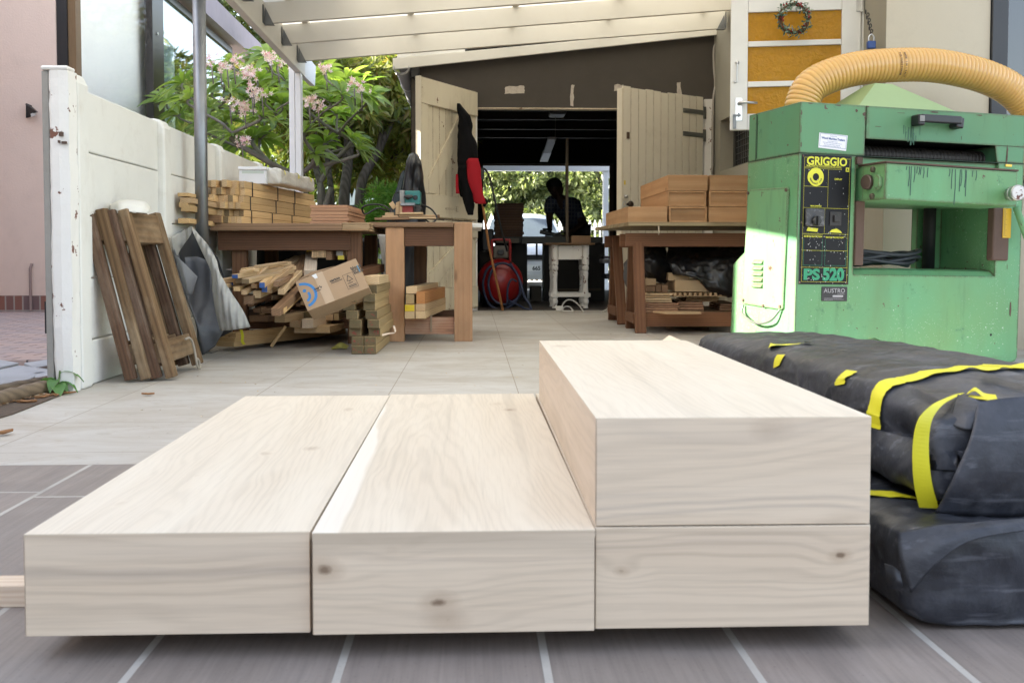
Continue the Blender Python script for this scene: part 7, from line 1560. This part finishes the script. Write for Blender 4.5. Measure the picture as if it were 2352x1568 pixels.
stk8(718, 905, 1095, 1180, 4, 7.42, .6, 'short floorboard in the middle stack under the right table', MERW); stk8(772, 1018, 1062, 1098, 3, 7.46, .6, 'thin floorboard bridging the middle stack under the right table', OFF); stk8(1030, 1150, 1110, 1215, 6, 7.5, .6, 'floorboard in the stack beside the planer foot', MERW); stk8(775, 980, 1183, 1215, 2, 7.38, .5, 'floorboard lowest in the middle stack', OFF)
a = [at(*cc8(520, 1200), 7.20), at(*cc8(625, 1248), 7.02), at(*cc8(890, 1245), 7.02), at(*cc8(880, 1218), 7.20)]
for p in a: p.z = UZ + .003
T(B('panel_board', MB().prism(a, (0, 0, .012)), OFF, bevel=.001), 'wide thin board jutting out at the foot of the right table stacks', 'board')
p, q = at(*cc8(680, 1045), 7.36), at(*cc8(1090, 1045), 7.36)
sl_ = thing('slatted_rack', 'narrow slatted timber rack lying on the stacks under the right table', 'rack', (p + q) / 2)
B('base_strip', MB().box(p.x, q.x, 7.36, 7.75, p.z - .012, p.z - .004), OFF, sl_)
for k in range(11): x = p.x + (q.x - p.x) * k / 10.6; B('slat', MB().box(x, x + .018, 7.355, 7.75, p.z - .0035, p.z + .016), OFF, sl_)
for (x0, x1, y0, y1, Y, mt, lab) in ((690, 965, 930, 1020, 7.40, PINE, 'pale thick block lower of two under the black sheet'), (640, 800, 875, 935, 7.46, PINE, 'pale block with a white end under the black sheet'), (468, 545, 920, 970, 7.40, OFF, 'pale offcut on top of the left floorboard stack'), (470, 540, 972, 1022, 7.42, OFFD, 'dark block under the pale offcut, left stack'), (545, 585, 965, 1022, 7.42, OFFD, 'narrow dark block in the middle of the left stack top'), (588, 635, 968, 1024, 7.42, OFFD, 'reddish block on the right of the left stack top')):
    a, b = cc8(x0, y1), cc8(x1, y0); A, C_ = at(*a, Y), at(*b, Y); c = V((A.x + C_.x) / 2, Y, (A.z + C_.z) / 2); pieces('timber_block', c, c + V(.03, .5, 0), C_.x - A.x, C_.z - A.z, mt, lab, 'blocks under the right table')
bp = thing('plastic_sheet', 'crumpled black plastic sheet heaped under the right hand table', 'plastic sheet', (1.75, 7.7, .4))
GLB = plain('glossy black plastic', (.012, .012, .013), .28, var=.4, scale=12)
def crump(rows, seed, amp=.02, n=9):
    mb = quad_sheet(rows, n)
    for i, v in enumerate(mb.v):
        v = Vector(v); g = v * 9 + V(seed, 0, 0); k = noise.noise(g) * amp + abs(noise.noise(g * 2.3)) * -amp * .9 + noise.noise(g * 5) * amp * .25; mb.v[i] = tuple(v + V(k * .3, -k, k * .6))
    return mb
q8 = lambda x, y, Y: at(*cc8(x, y), Y)
B('heap', crump([[q8(650, 640, 7.75), q8(760, 632, 7.75), q8(900, 628, 7.75), q8(1080, 640, 7.75), q8(1240, 660, 7.75)], [q8(630, 720, 7.6), q8(760, 730, 7.55), q8(900, 735, 7.5), q8(1080, 735, 7.5), q8(1240, 745, 7.5)], [q8(640, 800, 7.45), q8(760, 810, 7.38), q8(900, 810, 7.36), q8(1080, 800, 7.36), q8(1240, 790, 7.38)], [q8(680, 880, 7.42), q8(800, 900, 7.34), q8(950, 950, 7.32), q8(1080, 1000, 7.32), q8(1240, 1020, 7.36)], [q8(740, 880, 7.46), q8(850, 930, 7.36), q8(980, 1010, 7.35), q8(1080, 1050, 7.35), q8(1240, 1060, 7.38)]], 3, .03, 10), GLB, bp, smooth=True, solid=.003)
B('heap', crump([[q8(455, 640, 7.7), q8(520, 625, 7.7), q8(610, 640, 7.75)], [q8(450, 760, 7.55), q8(540, 740, 7.5), q8(640, 760, 7.6)], [q8(460, 850, 7.55), q8(545, 860, 7.5), q8(680, 870, 7.6)], [q8(470, 930, 7.65), q8(560, 950, 7.6), q8(620, 960, 7.65)]], 6, .02, 10), GLB, bp, smooth=True, solid=.003)
B('heap_bottom', crump([[q8(300, 800, 8.2), q8(360, 740, 8.2), q8(460, 700, 8.2)], [q8(305, 930, 8.1), q8(380, 900, 8.05), q8(480, 900, 8.1)], [q8(320, 1000, 8.1), q8(400, 1010, 8.05), q8(500, 1020, 8.1)]], 8, .02, 8), plain('dull grey plastic', (.08, .08, .078), .5), bp, smooth=True, solid=.003)
T(B('concrete_base', MB().lathe([(.235, 0), (.235, .05), (.225, .058), (.0, .060)], fl(1700, 757, 0), n=48), plain('pale cast concrete', (.36, .32, .27), .9, var=.25, bump=.2), bevel=.003), 'round pale concrete base on the floor beside the planer foot', 'concrete base')
# ---------------------------------------------------------------- inside the garage
def c7(x, y): return (1450 + x * .3827) / 1.3776, (450 + y * .3827) / 1.3776
sx0, sx1 = at(*c7(770, 900), 10.75).x, at(*c7(1080, 900), 10.75).x
stl = thing('stool', 'white peeling stool with turned legs just inside the garage', 'stool', ((sx0 + sx1) / 2, 10.9, 0))
sc_ = [(.030, 0), (.024, .03), (.034, .06), (.034, .085), (.024, .10), (.034, .11), (.034, .165), (.030, .17), (.026, .20), (.024, .30), (.030, .375), (.024, .39), (.034, .41), (.034, .44), (.026, .45), (.034, .458), (.036, .475), (.036, .665)]
for x in (sx0 + .036, sx1 - .036):
    for y in (10.74, 11.10): B('leg', MB().lathe(sc_, (x, y, -.004), n=14), OLDW, stl, smooth=False)
B('apron', MB().box(sx0 + .074, sx1 - .074, 10.725, 10.745, .51, .655).box(sx0 + .03, sx0 + .05, 10.78, 11.06, .51, .655).box(sx1 - .05, sx1 - .03, 10.78, 11.06, .51, .655).box(sx0 + .074, sx1 - .074, 11.095, 11.115, .51, .655), OLDW, stl)
B('foot_rail', MB().box(sx0 - .01, sx1 + .015, 10.71, 10.775, .115, .155).box(sx0, sx1, 11.06, 11.12, .115, .155), OLDW, stl, bevel=.003)
B('seat', MB().box(sx0 - .07, sx1 + .055, 10.66, 11.16, .662, .684), wood('worn brown seat', (.20, .12, .06), (.10, .06, .03)), stl, bevel=.006)
A, C_ = at(*c7(935, 830), 10.72), at(*c7(1095, 773), 10.72)
T(B('timber_block', MB().box(A.x, C_.x, 10.72, 10.95, .685, C_.z), OFFD, bevel=.003), 'brown timber block lying on the white stool', 'timber')
A, C_ = at(*c7(905, 830), 10.80), at(*c7(928, -30), 10.80)
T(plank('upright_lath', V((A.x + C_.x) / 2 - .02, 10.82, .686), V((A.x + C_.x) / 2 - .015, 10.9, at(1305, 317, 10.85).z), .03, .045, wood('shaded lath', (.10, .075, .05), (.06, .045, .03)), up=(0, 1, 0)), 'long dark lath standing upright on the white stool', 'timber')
wbg = thing('machine_bench', 'long dark workbench across the garage, in front of the bending man', 'bench', (1.2, 12.4, 0))
A, C_ = at(*c7(390, 800), 12.3), at(*c7(1120, 770), 12.3)
B('bench_top', MB().box(at(1110, 550, 12.3).x, at(1385, 550, 12.3).x, 12.3, 12.75, .70, .775), plain('dark iron table', (.016, .018, .014), .45), wbg, bevel=.005)
B('bench_slab', MB().box(at(1198, 550, 12.2).x, at(1305, 550, 12.2).x, 12.2, 12.299, .69, .778), plain('olive black casting', (.03, .032, .022), .45), wbg, bevel=.005)
for a, b in ((1138, 1211), (1250, 1389)): B('cabinet', MB().box(at(a, 600, 12.35).x, at(b, 600, 12.35).x, 12.35, 12.7, -.003, .699), plain('near-black cabinet', (.012, .011, .010), .7), wbg)
x = at(1233, 560, 12.3).x; B('clamp_screw', MB().cyl((x, 12.32, .52), (x, 12.32, .699), .012).box(x - .11, x + .06, 12.31, 12.33, .505, .525), BLACKM, wbg)
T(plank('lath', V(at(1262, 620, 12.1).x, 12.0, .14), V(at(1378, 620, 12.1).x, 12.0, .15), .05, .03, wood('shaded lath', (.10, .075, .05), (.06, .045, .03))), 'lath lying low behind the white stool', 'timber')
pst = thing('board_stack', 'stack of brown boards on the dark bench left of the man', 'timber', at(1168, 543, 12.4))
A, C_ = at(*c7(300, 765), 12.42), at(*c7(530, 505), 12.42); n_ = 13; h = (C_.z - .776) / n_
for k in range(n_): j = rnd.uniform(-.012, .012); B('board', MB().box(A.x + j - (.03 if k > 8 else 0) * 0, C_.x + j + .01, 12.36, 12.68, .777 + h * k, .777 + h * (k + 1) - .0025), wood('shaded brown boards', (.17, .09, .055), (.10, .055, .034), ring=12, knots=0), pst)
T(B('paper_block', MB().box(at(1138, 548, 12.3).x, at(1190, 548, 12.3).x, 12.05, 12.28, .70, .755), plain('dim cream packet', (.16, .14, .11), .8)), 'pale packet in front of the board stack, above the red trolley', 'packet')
# red compressor / welder trolley with hose
cm = thing('compressor', 'round red compressor tank with a red tube handle inside the garage door', 'compressor', at(1150, 700, 11.0))
cc_ = at(*c7(345, 1150), 11.0); RDP = plain('red machine enamel', (.30, .012, .012), .3, var=.2)
prof = [(.001, -.20)] + [(.245 * math.sin(a), -.05 - .15 * math.cos(a)) for a in [i * math.pi / 16 for i in range(1, 9)]] + [(.245, .25)] + [(.245 * math.cos(a), .25 + .12 * math.sin(a)) for a in [i * math.pi / 16 for i in range(1, 8)]] + [(.001, .37)]
B('tank', MB().lathe(prof, cc_, (0, 1, 0), 36), RDP, cm, smooth=True)
a, b, y0, y1 = at(*c7(278, 1000), 10.95), at(*c7(428, 1000), 10.95), at(*c7(278, 830), 10.95).z, at(*c7(278, 808), 10.95).z
B('handle', MB().tube(bez([a, V(a.x, a.y, y0), V(a.x + .03, a.y, y1), V(b.x - .03, b.y, y1), V(b.x, b.y, y0), b], 6), .014, 10), RDP, cm, smooth=True)
A, C_ = at(*c7(290, 960), 11.1), at(*c7(415, 855), 11.1); B('motor_cover', MB().box(A.x, C_.x, 11.1, 11.35, A.z, C_.z), plain('dirty cream casing', (.20, .18, .15), .6), cm, bevel=.015)
A, C_ = at(*c7(325, 930), 11.09), at(*c7(375, 890), 11.09); B('gauge_box', MB().box(A.x, C_.x, 11.05, 11.099, A.z, C_.z), BLACKM, cm, bevel=.005)
for x in (-.17, .17): B('wheel', MB().cyl((cc_.x + x - .02, 11.2, .09), (cc_.x + x + .02, 11.2, .09), .09, n=18), BLACKM, cm)
hs_ = thing('air_hose', 'dark blue air hose looped over the red compressor and along the floor', 'hose', at(1180, 705, 10.7))
BLH = plain('dark blue rubber', (.022, .032, .075), .45)
B('loops', MB().tube(bez([at(*c7(x, y), 10.78) for x, y in ((330, 1000), (240, 1050), (205, 1180), (250, 1330), (360, 1385), (470, 1320), (520, 1200), (470, 1060), (380, 1000), (300, 1030), (250, 1160), (290, 1300), (400, 1340), (500, 1270), (500, 1120), (430, 1020))], 8), .014, 8), BLH, hs_, smooth=True)
B('trail', MB().tube(bez([at(*c7(430, 1000), 10.7), at(*c7(500, 1120), 10.6), at(*c7(545, 1270), 10.55), at(*c7(590, 1340), 10.5), at(*c7(605, 1390), 10.45)], 8), .013, 8), BLH, hs_, smooth=True)
B('trail', MB().tube(bez([at(*c7(405, 1340), 10.6), at(*c7(410, 1200), 10.6), at(*c7(440, 1135), 10.6), at(*c7(480, 1150), 10.65)], 8), .011, 8), BLH, hs_, smooth=True)
B('trail', MB().tube(bez([at(*c7(420, 1310), 10.5) , at(*c7(490, 1340), 10.45), at(*c7(540, 1370), 10.4), at(*c7(590, 1385), 10.4)], 8), .011, 8), BLH, hs_, smooth=True)
T(B('broom_handle', MB().tube([fl(1155, 713, .01), at(1122, 560, 10.25), at(1108, 465, 10.14)], .0125, 10), wood('orange broom stick', (.48, .22, .08), (.36, .15, .05), knots=0), smooth=True), 'orange broom handle leaning in the left side of the garage doorway', 'broom handle')
T(B('cable', MB().tube(bez([at(*c7(190, 215), 10.3), at(*c7(230, 235), 10.25), at(*c7(270, 330), 10.25), at(*c7(310, 520), 10.25), at(*c7(360, 740), 10.3), at(*c7(405, 900), 10.5)], 10), .011, 8), BLACKM, smooth=True), 'black cable hanging down from a socket in the garage doorway', 'cable')
T(B('socket_box', MB().box(at(1103, 400, 10.28).x, at(1112, 400, 10.28).x, 10.22, 10.28, at(1105, 412, 10.28).z, at(1105, 388, 10.28).z), BLACKM, bevel=.004), 'black plug socket at the left jamb of the garage doorway', 'socket')
wc_ = thing('extension_lead', 'white extension lead with plug on the floor under the stool', 'cable', fl(1310, 714))
WCB = plain('white cable', (.62, .60, .56), .5)
B('lead', MB().tube(bez([fl(*c7(1035, 1400), .008), at(*c7(1000, 1350), 10.5), at(*c7(950, 1310), 10.6), at(*c7(900, 1305), 10.6), at(*c7(865, 1340), 10.5), fl(*c7(860, 1390), .01), fl(*c7(950, 1397), .008)], 8), .008, 7), WCB, wc_, smooth=True)
B('lead', MB().tube(bez([fl(*c7(855, 1385), .01), at(*c7(880, 1362), 10.4), at(*c7(920, 1360), 10.45), fl(*c7(950, 1392), .008)], 8), .008, 7), WCB, wc_, smooth=True)
A = fl(*c7(840, 1395), .0); B('plug', MB().box(A.x - .04, A.x + .035, A.y - .02, A.y + .03, .001, .05), WCB, wc_, bevel=.008)
T(B('cable', MB().tube(bez([fl(*c7(1190, 1400), .008), at(*c7(1230, 1380), 9.9), at(*c7(1258, 1335), 9.6)], 8), .008, 7), WCB, smooth=True), 'white cable curving behind the near sawhorse leg', 'cable')
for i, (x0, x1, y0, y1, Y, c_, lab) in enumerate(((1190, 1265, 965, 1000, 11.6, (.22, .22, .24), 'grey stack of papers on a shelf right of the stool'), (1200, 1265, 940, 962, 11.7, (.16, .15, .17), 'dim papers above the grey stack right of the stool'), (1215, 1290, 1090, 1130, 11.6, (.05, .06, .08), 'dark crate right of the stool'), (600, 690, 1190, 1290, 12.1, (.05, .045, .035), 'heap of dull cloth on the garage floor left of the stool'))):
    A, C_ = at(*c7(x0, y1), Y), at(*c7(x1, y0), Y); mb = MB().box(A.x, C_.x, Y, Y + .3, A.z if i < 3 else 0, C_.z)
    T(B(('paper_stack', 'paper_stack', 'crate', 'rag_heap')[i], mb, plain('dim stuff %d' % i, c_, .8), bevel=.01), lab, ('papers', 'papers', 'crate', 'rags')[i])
shf = thing('shelf_unit', 'dark shelf unit against the right wall inside the garage', 'shelf', (2.25, 11.75, 0))
B('side_panel', MB().box(2.02, 2.05, 11.55, 12.0, -.003, .62).box(2.42, 2.45, 11.55, 12.0, -.003, .62), NEARBLK, shf)
for z in (.05, .26, .37, .60): B('shelf', MB().box(2.051, 2.419, 11.55, 12.0, z, z + .02), NEARBLK, shf)
T(B('toolbox', MB().box(at(1106, 540, 11.9).x, at(1134, 540, 11.9).x, 11.9, 12.2, .60, .86), plain('dark bin', (.012, .012, .013), .4), bevel=.02), 'dark bin with shiny edges behind the broom handle', 'bin')
T(B('bin_stand', MB().box(at(1106, 540, 11.9).x - .02, at(1134, 540, 11.9).x + .02, 11.88, 12.22, -.003, .599), NEARBLK), 'near-black stand below the dark bin by the doorway', 'stand')
# ---------------------------------------------------------------- the man at the bench
def skinbody(name, joints, edges, mat, parent, root=0, sub=2):
    me = bpy.data.meshes.new(name); me.from_pydata([tuple(MW[parent].inverted() @ Vector(j[0])) for j in joints], edges, []); me.materials.append(mat)
    o = bpy.data.objects.new(name, me); COL.objects.link(o)
    sk = o.modifiers.new('skin', 'SKIN'); sk.use_smooth_shade = True
    lay = me.skin_vertices[0].data if me.skin_vertices else None
    if lay is None:
        bpy.context.view_layer.objects.active = o; lay = me.skin_vertices[0].data
    for i, j in enumerate(joints): r = j[1] if isinstance(j[1], tuple) else (j[1], j[1]); lay[i].radius = r; lay[i].use_root = (i == root)
    s = o.modifiers.new('subsurf', 'SUBSURF'); s.levels = s.render_levels = sub
    if parent: o.parent = parent
    MW[o] = MW[parent]
    return o
man = thing('person', 'man in a dark blue checked shirt bending over the bench inside the garage', 'person', at(1325, 545, 13.2) * 1.0)
man.location.z = 0; MW[man] = Matrix.Translation(man.location)
def J(px, py, Y): return at(px, py, Y)
hipc = J(1325, 522, 13.35); chest = J(1297, 468, 13.0); neck = J(1282, 452, 12.88); head = J(1275, 433, 12.85); crown = J(1271, 420, 12.83); chin = J(1272, 447, 12.76)
shl, shr = J(1262, 464, 12.92), J(1320, 468, 13.12); ell, elr = J(1262, 505, 12.85), J(1337, 515, 13.05); wrl, wrr = J(1263, 528, 12.72), J(1310, 535, 12.85)
kn = [hipc + V(-.10, -.05, -.42), hipc + V(.12, -.03, -.42)]; an = [V(hipc.x - .12, 13.42, .09), V(hipc.x + .14, 13.44, .09)]; toe = [a + V(0, -.17, -.055) for a in an]; hj = [hipc + V(-.09, 0, -.06), hipc + V(.10, 0, -.06)]
joints = [(hipc, (.15, .11)), (hipc.lerp(chest, .5), (.145, .11)), (chest, (.17, .12)), (neck, .058), (head, (.086, .094)), (crown, (.068, .075)), (shl, .062), (ell, .044), (wrl, .030), (shr, .062), (elr, .044), (wrr, .030), (hj[0], .085), (kn[0], .06), (an[0], .04), (toe[0], .035), (hj[1], .085), (kn[1], .06), (an[1], .04), (toe[1], .035)]
edges = [(0, 1), (1, 2), (2, 3), (3, 4), (4, 5), (2, 6), (6, 7), (7, 8), (2, 9), (9, 10), (10, 11), (0, 12), (12, 13), (13, 14), (14, 15), (0, 16), (16, 17), (17, 18), (18, 19)]
nose = J(1270, 438, 12.755); joints.append((nose, .012)); edges.append((4, len(joints) - 1))
for e in (J(1258, 434, 12.86), J(1293, 434, 12.87)): joints.append((e, .016)); edges.append((4, len(joints) - 1))
for wi, w, dr_ in ((8, wrl, V(-.03, -.10, -.06)), (11, wrr, V(-.11, -.04, -.05))):
    palm = w + dr_ * .6; joints.append((palm, (.034, .018))); pi = len(joints) - 1; edges.append((wi, pi)); sd = dr_.cross(V(0, 0, 1)).normalized()
    for k, (o_, L_) in enumerate(((-.030, .055), (-.011, .068), (.009, .064), (.028, .05))):
        a = palm + sd * o_ + dr_.normalized() * .03; b = a + dr_.normalized() * L_ * .5 + V(0, 0, -.012); c = b + dr_.normalized() * L_ * .35 + V(0, 0, -.03)
        i0 = len(joints); joints += [(a, .010), (b, .009), (c, .007)]; edges += [(pi, i0), (i0, i0 + 1), (i0 + 1, i0 + 2)]
    i0 = len(joints); joints += [(palm - sd * .045 + V(0, 0, -.01), .011), (palm - sd * .055 + dr_.normalized() * .04 + V(0, 0, -.02), .008)]; edges += [(pi, i0), (i0, i0 + 1)]
SKIN = plain('dark brown skin', (.045, .022, .013), .5, var=.1)
skinbody('body', joints, edges, SKIN, man)
def checks():
    m = N('dark blue checked cotton'); ck = m.n('TexBrick', offset=0.0); ck.inputs['Scale'].default_value = 1; ck.inputs['Brick Width'].default_value = .045; ck.inputs['Row Height'].default_value = .05; ck.inputs['Mortar Size'].default_value = .006
    ck.inputs['Color1'].default_value = (.018, .028, .06, 1); ck.inputs['Color2'].default_value = (.03, .045, .09, 1); ck.inputs['Mortar'].default_value = (.085, .095, .12, 1)
    g = m.n('NewGeometry'); sp = m.n('SeparateXYZ'); m.l(g.outputs['Position'], sp.inputs[0]); cb = m.n('CombineXYZ'); m.l(sp.outputs[0], cb.inputs[0]); m.l(sp.outputs[2], cb.inputs[1]); m.l(cb.outputs[0], ck.inputs['Vector']); return m.done(ck.outputs['Color'], .85)
sj = [(hipc + V(0, 0, .0), (.175, .135)), (hipc.lerp(chest, .5), (.165, .13)), (chest, (.205, .15)), (neck.lerp(chest, .35), .095), (shl, .09), (shl.lerp(ell, .75), .068), (shr, .082), (shr.lerp(elr, .8), .068)]
skinbody('shirt', sj, [(0, 1), (1, 2), (2, 3), (2, 4), (4, 5), (2, 6), (6, 7)], checks(), man)
tj = [(hipc + V(0, 0, -.02), (.165, .125)), (hj[0], .10), (kn[0], .075), (an[0] + V(0, 0, .03), .06), (hj[1], .10), (kn[1], .075), (an[1] + V(0, 0, .03), .06)]
skinbody('trousers', tj, [(0, 1), (1, 2), (2, 3), (0, 4), (4, 5), (5, 6)], plain('dark work trousers', (.02, .02, .024), .9), man)
hm = MB(); hm.grid(20, 9, lambda u, v: head.lerp(crown, .45) + V(.104 * math.sin(v * 1.75) * math.cos(u * 6.2832), .108 * math.sin(v * 1.75) * math.sin(u * 6.2832) + .012, .104 * math.cos(v * 1.75) + .004), cu=True)
B('hair', hm, plain('black hair', (.006, .006, .006), .8), man, smooth=True)
tl_ = thing('hand_tool', 'black hand tool with a bar held down on the bench by the man', 'tool', J(1268, 540, 12.6))
B('tool_body', MB().beam(J(1240, 532, 12.55), J(1292, 543, 12.55), .05, .05), BLACKM, tl_, bevel=.012); B('tool_grip', MB().tube([J(1247, 527, 12.55), J(1268, 527, 12.58)], .016, 10), BLACKM, tl_, smooth=True); B('clamp_bar', MB().beam(J(1268, 541, 12.5), J(1305, 528, 12.5), .03, .03), BLACKM, tl_, bevel=.005)
